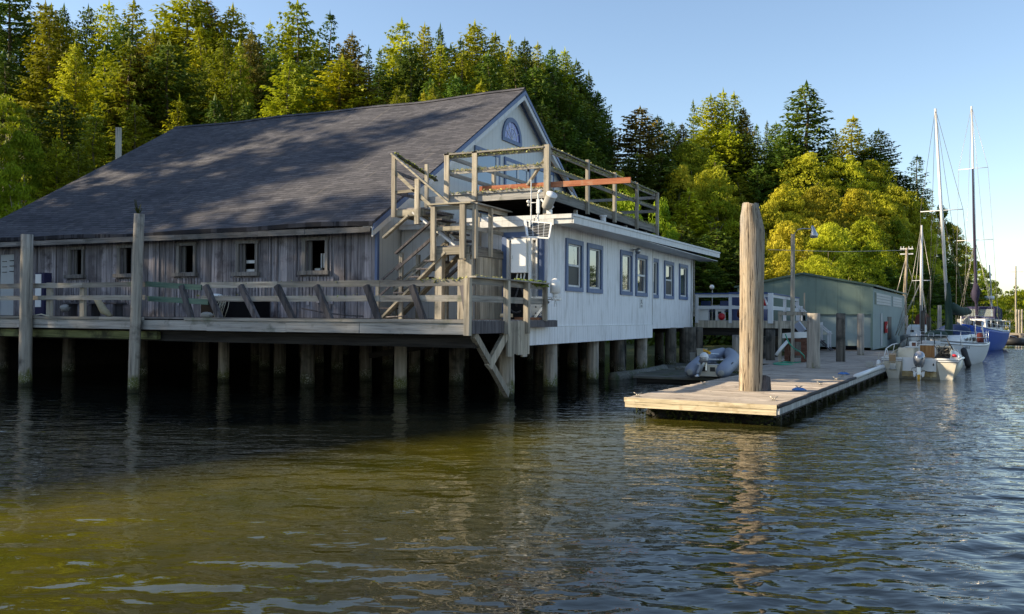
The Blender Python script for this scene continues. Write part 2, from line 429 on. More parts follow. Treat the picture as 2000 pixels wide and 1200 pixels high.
# roof shingles
def shingle(name, ax, k=1.166):
    m, n, l, b = newmat(name)
    g = n.new('ShaderNodeNewGeometry'); sp = n.new('ShaderNodeSeparateXYZ'); l.new(g.outputs['Position'], sp.inputs[0])
    cb = n.new('ShaderNodeCombineXYZ'); l.new(sp.outputs[0], cb.inputs[0]); l.new(mth(n, l, 'MULTIPLY', sp.outputs[1], k), cb.inputs[1])
    br = n.new('ShaderNodeTexBrick'); l.new(cb.outputs[0], br.inputs['Vector'])
    br.inputs['Scale'].default_value = 1.0; br.inputs['Brick Width'].default_value = .42; br.inputs['Row Height'].default_value = .19
    br.inputs['Mortar Size'].default_value = .03; br.inputs['Mortar Smooth'].default_value = .1; br.inputs['Bias'].default_value = 0
    br.offset = .5; br.inputs['Color1'].default_value = (.05, .052, .064, 1); br.inputs['Color2'].default_value = (.115, .115, .135, 1); br.inputs['Mortar'].default_value = (.07, .07, .084, 1)
    big = nz(n, l, geo(n, l, (.35, 1.0, 1.0)), 1.0, 5)
    c = mix(n, l, 1.0, br.outputs[0], ramp(n, l, big, [(.3, (.7, .7, .72)), (.7, (1.3, 1.26, 1.18))]), 'MULTIPLY')
    gr = nz(n, l, geo(n, l, (1, 1, 1)), 28, 3)
    c = mix(n, l, .5, c, ramp(n, l, gr, [(.3, (.3, .3, .3)), (.7, (1.0, 1.0, 1.0))]), 'MULTIPLY')
    # shadows of the thick shingle butt edges, painted as short broken lines
    ys_ = mth(n, l, 'DIVIDE', mth(n, l, 'MULTIPLY', sp.outputs[1], k), .19)
    row = mth(n, l, 'FLOOR', ys_); rc = n.new('ShaderNodeCombineXYZ')
    l.new(mth(n, l, 'MULTIPLY', sp.outputs[0], 2.6), rc.inputs[0]); l.new(mth(n, l, 'MULTIPLY', row, 3.7), rc.inputs[1])
    dash = mth(n, l, 'GREATER_THAN', nz(n, l, rc.outputs[0], 1.0, 2), .5)
    line = mth(n, l, 'LESS_THAN', mth(n, l, 'FRACT', ys_), .22)
    c = mix(n, l, mth(n, l, 'MULTIPLY', line, mth(n, l, 'ADD', mth(n, l, 'MULTIPLY', dash, .6), .25)), c, (.008, .008, .012))
    st = nz(n, l, geo(n, l, (5.0, .5, .5)), 1.0, 4)
    c = mix(n, l, ramp(n, l, st, [(.6, (0, 0, 0)), (.75, (.35,) * 3)]), c, (.2, .18, .15))
    l.new(c, b.inputs['Base Color']); setb(b, .85, spec=.3)
    fr = mth(n, l, 'FRACT', mth(n, l, 'DIVIDE', mth(n, l, 'MULTIPLY', sp.outputs[1], k), .19))
    bump(n, l, b, mth(n, l, 'SUBTRACT', br.outputs[1], mth(n, l, 'ADD', fr, mth(n, l, 'MULTIPLY', gr, .4))), -.8, .02)
    return m
M['shingle'] = shingle('shingle', 0)
# ------------------------------------------------------------------ water
def make_water():
    rs = np.random.RandomState(3)
    rad = [0.0]; r = 1.2
    while r < 30: rad.append(r); r *= 1.0065
    while r < 160: rad.append(r); r *= 1.014
    while r < 2500: rad.append(r); r *= 1.25
    rad = np.array(rad)
    a0 = math.degrees(math.atan2(FW.y, FW.x))
    ang = np.concatenate([np.arange(a0 - 40, a0 + 40, .2), np.arange(a0 + 40, a0 + 320, 4.0)])
    A, Rr = np.meshgrid(np.radians(ang), rad)
    X = Rr * np.cos(A); Y = Rr * np.sin(A); Z = np.zeros_like(X)
    # calmer in the lee of the building, rougher towards the open river on the right
    amp = .42 + 1.2 / (1 + np.exp(-(X + 2.2 - .12 * Y) / 1.6))
    cell = np.maximum(Rr * np.where(Rr < 30, .0065, .014), Rr * math.radians(.2))
    for i in range(130):
        lam = math.exp(rs.uniform(math.log(.12), math.log(1.3)))
        th = rs.normal(R(112), .42) if i % 4 else rs.normal(R(60), .5)
        k = 2 * math.pi / lam; ph = rs.uniform(0, 6.28)
        slope = .0145 * (1.5 if lam < .35 else 1.0)
        fade = np.clip(1.7 - cell / lam * 4.0, 0, 1)
        gx, gy = math.cos(th), math.sin(th)
        warp = .5 * np.sin(.9 * X + .4 * Y + ph) + .35 * np.sin(-.6 * X + 1.3 * Y + 2 * ph)
        patch = .55 + .45 * np.sin(.8 * X * math.cos(ph) + .7 * Y * math.sin(ph) + 3 * ph)      # cat's paws
        Z += amp * fade * patch * slope / k * np.sin(k * (gx * X + gy * Y) + ph + warp * min(2.0, .5 / lam + .6))
    # rings of a boat's wake at the lower right
    for cx, cy, lam, s in ((3.2, 6.0, .42, .05), (2.4, 9.5, .7, .04)):
        d = np.hypot(X - cx, Y - cy); Z += np.exp(-((d - 1.6) / 1.3) ** 2) * s * lam / 6.28 * np.sin(6.28 * d / lam)
    # slow swell lines in front of the deck
    Z += .35 * .05 * 1.5 / 6.28 * np.sin(6.28 / 1.5 * (Y * .93 - X * .1 + .3 * np.sin(X * .6))) * np.exp(-((Y - 11) / 5) ** 2)
    Z[0, :] = 0
    nr, na = X.shape
    vs_ = np.stack([X, Y, Z], -1).reshape(-1, 3)
    i = np.arange(nr - 1)[:, None] * na; j = np.arange(na)[None, :]; j2 = (j + 1) % na
    F = np.stack([i + j, i + na + j, i + na + j2, i + j2], -1).reshape(-1, 4)
    me = bpy.data.meshes.new('water')
    me.vertices.add(len(vs_)); me.vertices.foreach_set('co', vs_.ravel())
    me.loops.add(F.size); me.loops.foreach_set('vertex_index', F.ravel().astype(np.int32))
    me.polygons.add(len(F)); me.polygons.foreach_set('loop_start', np.arange(0, F.size, 4, dtype=np.int32))
    me.polygons.foreach_set('loop_total', np.full(len(F), 4, dtype=np.int32))
    me.polygons.foreach_set('use_smooth', np.ones(len(F), dtype=bool))
    me.update(calc_edges=True); me.validate()
    m, n, l, b = newmat('river_water')
    v = geo(n, l, (1, 1, 1))
    a = nz(n, l, v, .5, 5)
    sp = n.new('ShaderNodeSeparateXYZ'); l.new(v, sp.inputs[0])
    dark_right = n.new('ShaderNodeMapRange'); l.new(mth(n, l, 'SUBTRACT', sp.outputs[0], mth(n, l, 'MULTIPLY', sp.outputs[1], .12)), dark_right.inputs[0])
    dark_right.inputs[1].default_value = -8.0; dark_right.inputs[2].default_value = -3.4      # turbid olive body in the near left, darker towards the right
    bar = n.new('ShaderNodeMapRange'); l.new(mth(n, l, 'ADD', mth(n, l, 'SUBTRACT', sp.outputs[0], mth(n, l, 'MULTIPLY', sp.outputs[1], .29)), mth(n, l, 'MULTIPLY', a, 1.6)), bar.inputs[0])  # bar: mask of the shade painted on the far-left water
    bar.inputs[1].default_value = -12.2; bar.inputs[2].default_value = -10.0; bar.inputs[3].default_value = 1.0; bar.inputs[4].default_value = 0.0  # far-left dark region: cast shade painted into the water's body colour
    painted_dark = mth(n, l, 'MAXIMUM', dark_right.outputs[0], bar.outputs[0])
    l.new(mix(n, l, painted_dark, ramp(n, l, a, [(.35, (.042, .042, .004)), (.65, (.078, .068, .009))]), (.006, .008, .007)), b.inputs['Base Color'])
    setb(b, .0, ior=1.38, spec=.5)
    side = n.new('ShaderNodeMapRange'); l.new(mth(n, l, 'SUBTRACT', sp.outputs[0], mth(n, l, 'MULTIPLY', sp.outputs[1], .12)), side.inputs[0])
    side.inputs[1].default_value = -7; side.inputs[2].default_value = -2; side.inputs[3].default_value = .38; side.inputs[4].default_value = 1.0
    mp_ = n.new('ShaderNodeMapping'); mp_.inputs['Rotation'].default_value = (0, 0, R(-25)); l.new(v, mp_.inputs[0])
    def crest(sx, sy, s_, d_, r_):
        q = n.new('ShaderNodeMapping'); q.inputs['Scale'].default_value = (sx, sy, 1); l.new(mp_.outputs[0], q.inputs[0]); return nz(n, l, q.outputs[0], s_, d_, r_, .5)
    w1 = crest(1, 1.7, 3.6, 2, .5); w2 = crest(1, 2.0, 1.5, 2, .5)
    # short chop is resolved by the mesh close by and by this height field further out
    dist = n.new('ShaderNodeVectorMath'); dist.operation = 'LENGTH'; l.new(v, dist.inputs[0])
    far_ = n.new('ShaderNodeMapRange'); l.new(dist.outputs['Value'], far_.inputs[0]); far_.inputs[1].default_value = 6; far_.inputs[2].default_value = 24; far_.inputs[3].default_value = .1; far_.inputs[4].default_value = 1.0
    h = mth(n, l, 'MULTIPLY', mth(n, l, 'MULTIPLY', side.outputs[0], far_.outputs[0]), mth(n, l, 'ADD', mth(n, l, 'MULTIPLY', w1, .5), w2))
    bump(n, l, b, h, 1.0, .085)
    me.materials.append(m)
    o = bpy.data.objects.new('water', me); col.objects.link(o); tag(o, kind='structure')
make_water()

# ------------------------------------------------------------------ foliage prototypes
def mesh_from(name, V, F, T, mat, smooth=False):
    me = bpy.data.meshes.new(name); me.from_pydata(V, [], F)
    a = me.attributes.new('tint', 'FLOAT', 'FACE'); a.data.foreach_set('value', T)
    me.materials.append(mat); me.update(); return me
def conifer_mesh(seed, H=16.0, Rm=2.9, mat='fir', gaps=.06, droop=.12, dens=1.0, skew=.85):
    rs = random.Random(seed); V = []; F = []; T = []
    z = H * .08; lob = [rs.uniform(.75, 1.2) for _ in range(7)]
    while z < H * .985:
        t = z / H; rr = Rm * (1 - math.exp(-(1 - t) * skew * 4.2)) * rs.uniform(.78, 1.1) + .1
        nb = max(5, int((5 + 9 * min(1, rr / Rm)) * dens))
        off = rs.random() * 6.28
        for k in range(nb):
            if rs.random() < gaps: continue
            a = off + 6.28 * k / nb + rs.uniform(-.3, .3)
            L = rr * rs.uniform(.7, 1.1) * lob[int((a % 6.283) / 6.2832 * 7) % 7]
            rise = (.6 * t - .12) * rs.uniform(.6, 1.3)
            ca, sa = math.cos(a), math.sin(a); tint = rs.random()
            ns = max(2, int(L / .26)); tw = rs.uniform(-.25, .25)
            for j in range(1, ns + 1):
                s_ = j / ns; d = L * s_
                if s_ < .22 and L > 1.2: continue
                zc = z + d * rise - droop * d * d * (1 - t) + .12 * L * max(0, s_ - .75)
                wdt = (.24 + .42 * (1 - s_) * min(1, L / 2.0)) * rs.uniform(.7, 1.2)
                cx, cy = d * ca - tw * s_ * L * sa * .5, d * sa + tw * s_ * L * ca * .5
                for sd in (-1, 1):
                    ux, uy = -sa * sd, ca * sd
                    fx, fy = ca * rs.uniform(.2, .55), sa * rs.uniform(.2, .55)
                    dz = rs.uniform(-.3, .1)
                    b0 = len(V)
                    V.append((cx, cy, zc + .05)); V.append((cx + ux * wdt + fx * wdt, cy + uy * wdt + fy * wdt, zc + dz * wdt * 1.2))
                    V.append((cx + ux * wdt * .45 + ca * .32 * .9, cy + uy * wdt * .45 + sa * .32 * .9, zc - .12 + rs.uniform(-.1, .12)))
                    F.append((b0, b0 + 1, b0 + 2)); T.append(.6 * tint + .4 * rs.random())
                if rs.random() < .55:   # hanging spray
                    b0 = len(V); g = rs.uniform(.15, .4)
                    V.append((cx - ca * .12, cy - sa * .12, zc)); V.append((cx + ca * .15, cy + sa * .15, zc + .03)); V.append((cx + rs.uniform(-.1, .1), cy + rs.uniform(-.1, .1), zc - g))
                    F.append((b0, b0 + 1, b0 + 2)); T.append(.5 * tint + .3 * rs.random())
        z += H * (.018 + .012 * (1 - t)) * rs.uniform(.8, 1.25)
    for k in range(10):
        b0 = len(V); a = rs.random() * 6.28; zz = H * (.95 + .005 * k)
        V += [(0, 0, zz + .5), (math.cos(a) * .16, math.sin(a) * .16, zz - .1), (math.cos(a + 1.2) * .16, math.sin(a + 1.2) * .16, zz - .15)]
        F.append((b0, b0 + 1, b0 + 2)); T.append(.8)
    return mesh_from('crown', V, F, T, M[mat])
def trunk_mesh(H, r, mat='bark', seed=0, branches=0):
    mb = MB(True); rs = random.Random(seed)
    pts = [(rs.uniform(-.05, .05) * i, rs.uniform(-.05, .05) * i, H * i / 6) for i in range(7)]
    mb.tube(pts, [r * (1 - .9 * i / 6) for i in range(7)], 7, .5)
    for k in range(branches):
        z = H * rs.uniform(.25, .85); a = rs.random() * 6.28; L = H * rs.uniform(.15, .32)
        p = Vector((0, 0, z)); q = p + Vector((math.cos(a) * L * .6, math.sin(a) * L * .6, L * .55)); e = q + Vector((math.cos(a + .5) * L * .5, math.sin(a + .5) * L * .5, L * .4))
        mb.tube([p, q, e], [r * .4, r * .25, r * .08], 5, .6)
    me = bpy.data.meshes.new('trunk'); me.from_pydata([tuple(p) for p in mb.v], [], mb.f)
    a = me.attributes.new('tint', 'FLOAT', 'FACE'); a.data.foreach_set('value', mb.t)
    me.materials.append(M[mat]); me.update(); return me
def broad_mesh(seed, H=10.0, W=4.2, mat='alder', leaf=.3, ncl=70, per=95, base=.12, flat=.55):
    rs = random.Random(seed); V = []; F = []; T = []
    for c in range(ncl):
        # clumps spread over the shell and inside of an egg-shaped crown
        u = rs.random(); a = rs.random() * 6.28; zc = base + (1 - base) * (rs.random() ** .8)
        prof = math.sin(math.pi * min(1, max(.04, (zc - base) / (1 - base) * .78 + .2))) ** .7
        rad_ = W * prof * (.45 + .55 * math.sqrt(u)) * rs.uniform(.85, 1.12)
        cx, cy, cz = math.cos(a) * rad_, math.sin(a) * rad_, zc * H * rs.uniform(.93, 1.03)
        sx = rs.uniform(.38, 1.0) * W * .25; sz = sx * flat * rs.uniform(.7, 1.2); tint = rs.random()
        for k in range(per):
            th = rs.random() * 6.28; ph = math.acos(rs.uniform(-.6, 1)); rr = rs.uniform(.7, 1.06)
            x = cx + math.cos(th) * math.sin(ph) * sx * rr; y = cy + math.sin(th) * math.sin(ph) * sx * rr; z = cz + math.cos(ph) * sz * rr
            nx, ny, nz_ = math.cos(th) * math.sin(ph) + rs.uniform(-.8, .8), math.sin(th) * math.sin(ph) + rs.uniform(-.8, .8), math.cos(ph) + rs.uniform(-.5, .8)
            nn = Vector((nx, ny, nz_)).normalized(); t1 = nn.orthogonal().normalized(); t2 = nn.cross(t1)
            q = rs.random() * 6.28; e1 = t1 * math.cos(q) + t2 * math.sin(q); e2 = nn.cross(e1)
            L = leaf * rs.uniform(.6, 1.3); p = Vector((x, y, z)); b0 = len(V)
            V += [tuple(p - e1 * L * .5), tuple(p + e2 * L * .33), tuple(p + e1 * L * .5), tuple(p - e2 * L * .33)]
            F.append((b0, b0 + 1, b0 + 2, b0 + 3)); T.append(.2 + .35 * tint + .35 * rs.random())
    return mesh_from('crown', V, F, T, M[mat])

CON = {
 'fir': [conifer_mesh(s_, mat='fir', gaps=g, Rm=rm, skew=k) for s_, g, rm, k in ((1, .05, 2.9, .95), (2, .1, 2.6, .8), (3, .04, 3.2, 1.15), (4, .14, 2.8, .9))],
 'dark': [conifer_mesh(s_, mat='fir_dark', gaps=g, Rm=rm, skew=k) for s_, g, rm, k in ((11, .05, 3.0, .95), (12, .08, 2.7, .85), (13, .04, 3.3, 1.2))],
 'brown': [conifer_mesh(s_, mat='fir_brown', gaps=g, Rm=rm, dens=1.1, skew=1.1) for s_, g, rm in ((21, .08, 3.3), (22, .12, 2.8))],
 'thin': [conifer_mesh(s_, mat='fir_dark', gaps=.35, Rm=2.4, dens=.75, skew=.8) for s_ in (31, 32)],
}
CON_T = trunk_mesh(15.4, .26)
BRO = {
 'alder': [broad_mesh(s_, W=4.4, mat='alder', ncl=190, per=88, leaf=.22) for s_ in (41, 42, 43)],
 'maple': [broad_mesh(s_, W=4.4, mat='maple', ncl=160, per=85, leaf=.24) for s_ in (51, 52)],
 'bush': [broad_mesh(s_, W=5.0, mat=mt, ncl=60, per=100, leaf=.3, base=.02) for s_, mt in ((61, 'maple'), (62, 'maple'))],
}
BRO_T = trunk_mesh(7.5, .2, 'pale_bark', 5, 9)
BASES = []      # tree feet, the hillside terrain is laid through them
TN = [0]
def tree(kind, X, Yt, hw, D, H, label, group=None, seed=None, pos=None):
    """a tree whose tip shows at X, Yt at distance D; hw half width; H its height in metres"""
    TN[0] += 1; rs = random.Random(TN[0] * 13 + 5)
    tip = at(X, Yt, D) if pos is None else Vector(pos) + Vector((0, 0, H))
    base = tip - Vector((0, 0, H))
    con = kind in CON
    width = (hw * D / FOC if pos is None else hw) * (1.55 if con else 1.1)
    protos = CON[kind] if con else BRO[kind]
    me = protos[rs.randrange(len(protos))]
    name = 'conifer_tree' if con else ('bush' if kind == 'bush' else 'broadleaf_tree')
    cat = 'conifer' if con else ('bush' if kind == 'bush' else 'tree')
    t = thing(name, label, cat, base, group)
    ph, pw = (16.0, 2.9) if con else (10.0, 4.7)
    s = (width / pw, width / pw, H / ph)
    c = bpy.data.objects.new('crown', me); col.objects.link(c); c.parent = t; c.scale = s
    c.rotation_euler = (0, 0, rs.random() * 6.28)
    k = bpy.data.objects.new('trunk', CON_T if con else BRO_T); col.objects.link(k); k.parent = t
    k.scale = (max(.6, width / pw),) * 2 + (H / ph,); k.rotation_euler = (0, 0, rs.random() * 6.28)
    BASES.append((base.x, base.y, base.z))
    return t

SKY = [  # skyline conifers of the left hill, left to right: kind, X, Ytop, half width, distance, height, label
 ('dark', 22, -40, 62, 92, 20, 'dark conifer cut off by the top left corner of the photo'),
 ('fir', 88, 5, 42, 96, 19, 'second conifer from the left on the skyline, just right of the corner tree'),
 ('dark', 125, 12, 34, 99, 18, 'dark narrow conifer left of the row of three pointed tips above the roof pole'),
 ('dark', 172, 12, 30, 99, 18, 'first of three evenly spaced pointed conifers on the left skyline'),
 ('fir', 213, 4, 36, 97, 19, 'middle of three evenly spaced pointed conifers on the left skyline'),
 ('fir', 262, 2, 44, 98, 19, 'last of three evenly spaced pointed conifers on the left skyline'),
 ('dark', 322, 35, 36, 95, 17, 'dark conifer filling the notch left of the broad high crown'),
 ('fir', 370, -22, 66, 93, 21, 'broad high conifer whose top leaves the photo above the ridge end of the roof'),
 ('brown', 405, 0, 34, 96, 18, 'brownish conifer leaning on the right of the broad high crown'),
 ('fir', 455, 12, 44, 93, 19, 'full green conifer between the broad high crown and the tallest spire'),
 ('thin', 492, 60, 26, 98, 16, 'small thin conifer in the gap right of a full green one'),
 ('fir', 527, 42, 22, 92, 17, 'slim pale spire left of the tallest open conifer'),
 ('fir', 580, 2, 50, 90, 21, 'tallest open-branched conifer above the middle of the roof'),
 ('thin', 645, 26, 36, 94, 19, 'thin see-through conifer standing apart right of the tallest one'),
 ('brown', 688, 66, 30, 88, 16, 'brown-topped conifer with a ragged tip above the roof'),
 ('thin', 720, 92, 24, 100, 14, 'low thin tip in the skyline notch above the roof'),
 ('thin', 742, 98, 20, 102, 14, 'lowest thin tip in the skyline notch, left of the dense group'),
 ('fir', 785, 40, 42, 94, 19, 'pointed full conifer at the left of the dense right group'),
 ('fir', 830, 48, 30, 97, 18, 'conifer with a two-tone tip right of the pointed full one'),
 ('dark', 860, 50, 22, 100, 17, 'dark slim conifer squeezed between two fuller ones'),
 ('fir', 928, 44, 44, 98, 19, 'rounded broad conifer above the gable side of the roof'),
 ('thin', 900, 78, 22, 96, 16, 'thin tip left of the rounded broad conifer'),
 ('fir', 968, 66, 34, 100, 17, 'rounded conifer following the broad one on the falling skyline'),
 ('fir', 997, 74, 26, 102, 17, 'small pointed conifer above the gable apex to its left'),
 ('dark', 1025, 78, 26, 104, 17, 'dark pointed conifer directly above the gable apex'),
 ('fir', 1050, 84, 24, 106, 17, 'small dark-tipped conifer right above the gable window'),
 ('dark', 1078, 95, 26, 108, 17, 'pointed conifer where the skyline starts to fall'),
 ('fir', 1103, 96, 24, 110, 17, 'last sun-tipped conifer before the skyline drops'),
 ('dark', 1125, 118, 26, 111, 17, 'shaded conifer high on the dropping edge of the hill'),
 ('dark', 1150, 142, 26, 112, 17, 'shaded conifer midway down the dropping edge of the hill'),
 ('dark', 1168, 180, 24, 113, 16, 'shaded conifer below the middle of the dropping hill edge'),
 ('dark', 1184, 222, 20, 114, 15, 'shaded conifer low on the dropping hill edge'),
 ('dark', 1192, 262, 16, 116, 14, 'lowest shaded conifer, at the foot of the dropping hill edge'),
]
for a in SKY: tree(*a)
MID = [
 ('dark', 8, 100, 55, 84, 17, 'dark conifer at the left edge of the photo below the corner tree'),
 ('fir', 100, 14, 52, 84, 20, 'sunlit olive conifer rising to the skyline near the left edge'),
 ('fir', 147, 86, 34, 78, 15, 'pointed sunlit conifer left of the roof pole, halfway up the hill'),
 ('fir', 205, 95, 44, 80, 16, 'sunlit conifer above the old pole behind the roof'),
 ('fir', 252, 82, 60, 72, 18, 'large yellow-brown sunlit conifer right of the old pole'),
 ('brown', 268, 88, 34, 73, 17, 'brownish tip in front of the large yellow-brown conifer'),
 ('dark', 330, 85, 66, 74, 18, 'large dark green conifer in the middle of the left hillside'),
 ('fir', 300, 60, 40, 82, 16, 'sunlit conifer behind the large dark green one'),
 ('fir', 392, 50, 44, 83, 17, 'olive conifer with a bare tip below the broad high crown'),
 ('fir', 440, 72, 34, 77, 16, 'bright yellow-green narrow conifer above the roof ridge end'),
 ('fir', 468, 84, 34, 76, 16, 'bright yellow-green conifer, right twin of the narrow one'),
 ('brown', 492, 66, 34, 80, 16, 'grey-brown conifer beside the yellow-green twins'),
 ('dark', 530, 100, 44, 82, 15, 'dark conifer behind the bright low one over the roof'),
 ('fir', 566, 118, 54, 68, 14, 'bright low conifer with branches spread over the roof ridge'),
 ('dark', 610, 110, 44, 80, 16, 'dark conifer between the bright low one and the mossy one'),
 ('fir', 668, 112, 62, 69, 13, 'bright broad conifer with a bare spike over the ridge'),
 ('brown', 700, 130, 44, 70, 12, 'small brownish conifer touching the bright broad one'),
 ('dark', 742, 130, 44, 84, 15, 'dark conifer under the skyline notch'),
 ('fir', 776, 172, 26, 66, 9, 'small young conifer just over the ridge, left of two more'),
 ('fir', 828, 178, 22, 66, 9, 'smallest young conifer peeking over the ridge line'),
 ('fir', 846, 170, 22, 67, 9, 'young conifer over the ridge nearest the gable'),
 ('dark', 800, 92, 46, 84, 17, 'dark full conifer under the pointed one of the right group'),
 ('fir', 862, 84, 40, 86, 17, 'sunlit full conifer in the middle of the dense right group'),
 ('fir', 905, 98, 44, 85, 17, 'sunlit conifer left of the broad dark one near the gable'),
 ('dark', 955, 105, 46, 88, 18, 'broad dark conifer left of the gable apex'),
 ('dark', 1005, 112, 44, 92, 18, 'dark conifer right behind the gable apex'),
 ('dark', 1045, 130, 44, 95, 18, 'dark conifer right of the gable apex, upper part'),
 ('dark', 1085, 140, 44, 98, 18, 'dark conifer above the right slope of the gable'),
 ('dark', 1115, 170, 42, 100, 17, 'dark conifer in the shade right of the gable slope'),
 ('dark', 1145, 200, 38, 102, 17, 'dark conifer in the shade near the hill edge'),
 ('dark', 1165, 240, 30, 103, 16, 'dark conifer in the shade at the lower hill edge'),
 ('dark', 1060, 200, 50, 86, 17, 'shaded conifer beside the gable roof edge, upper'),
 ('dark', 1105, 235, 48, 88, 17, 'shaded conifer beside the gable roof edge, middle'),
 ('dark', 1150, 275, 44, 90, 16, 'shaded conifer beside the gable roof edge, lower'),
 ('dark', 1180, 320, 30, 92, 14, 'shaded conifer behind the roof deck rail, at the hill foot'),
 ('maple', 45, 255, 58, 57, 9, 'leafy pale green tree left behind the barn roof'),
 ('dark', 120, 190, 50, 64, 11, 'dark low conifer above the pale green leafy tree at left'),
 ('bush', 10, 190, 60, 66, 8, 'dark leafy bush at the left edge of the hillside'),
 ('fir', 112, 268, 30, 56, 9, 'small bright fir between the leafy trees and the barn roof'),
 ('fir', 185, 225, 40, 58, 10, 'low sunlit conifer left of the old pole behind the roof'),
 ('fir', 155, 285, 30, 54, 8, 'small fir at the roof edge left of the old pole'),
 ('fir', 262, 200, 46, 60, 11, 'low yellow-green conifer right of the old pole'),
 ('maple', 20, 330, 50, 53, 6, 'leafy bush touching the lowest left part of the roof'),
]
for a in MID: tree(*a)
# conifers filling the close stand between the named ones
FILL = [(60,150,86),(175,140,88),(240,150,86),(290,150,84),(360,140,80),(410,120,80),(455,140,72),(500,130,84),(590,170,76),(640,170,80),(690,175,78),(740,190,76),(790,180,74),(840,150,80),(890,150,80),(940,160,82),
        (985,150,96),(1020,170,98),(1075,190,100),(60,210,76),(210,190,72),(350,190,70),(420,190,68),(480,200,68),(530,200,70),(1130,230,96),(20,60,96),(150,60,94),(240,50,94),(340,60,94),(430,40,96),(505,80,92),(560,60,96),(620,80,94),(670,95,96),(770,90,98),(820,90,99),(880,90,102),(925,85,104),(975,100,106),(1020,105,108),(1065,120,110),(1100,135,112),(1130,160,113)]
def where(X, Y, cols, rows):
    c = [t for x, t in cols if X < x][0]; r = [t for y, t in rows if Y < y][0]; return r + ' ' + c
LC = [(90, 'at the left edge'), (190, 'left of the old pole'), (270, 'above the old pole'), (345, 'left of the roof ridge end'), (435, 'above the roof ridge end'), (515, 'right of the roof ridge end'), (600, 'under the tallest open conifer'), (655, 'under the thin see-through conifer'),
      (715, 'under the brown-topped conifer'), (780, 'under the skyline notch'), (850, 'at the left of the dense right group'), (910, 'inside the dense right group'), (960, 'left of the gable peak'), (1010, 'just left of the gable peak'), (1050, 'above the gable peak'), (1085, 'right of the gable peak'), (1120, 'on the falling skyline'), (1300, 'at the shaded hill edge')]
LR = [(75, 'topmost'), (112, 'high'), (155, 'middle'), (182, 'low'), (400, 'lowest')]
for i, (X, Y, D) in enumerate(FILL):
    k = 'dark' if (i % 3 or X > 960) else 'fir'
    tree(k, X, Y, 40, D, 15, ('dark' if k == 'dark' else 'sunlit') + ' half-hidden conifer, ' + where(X, Y, LC, LR), 'conifers filling the stand behind the barn')

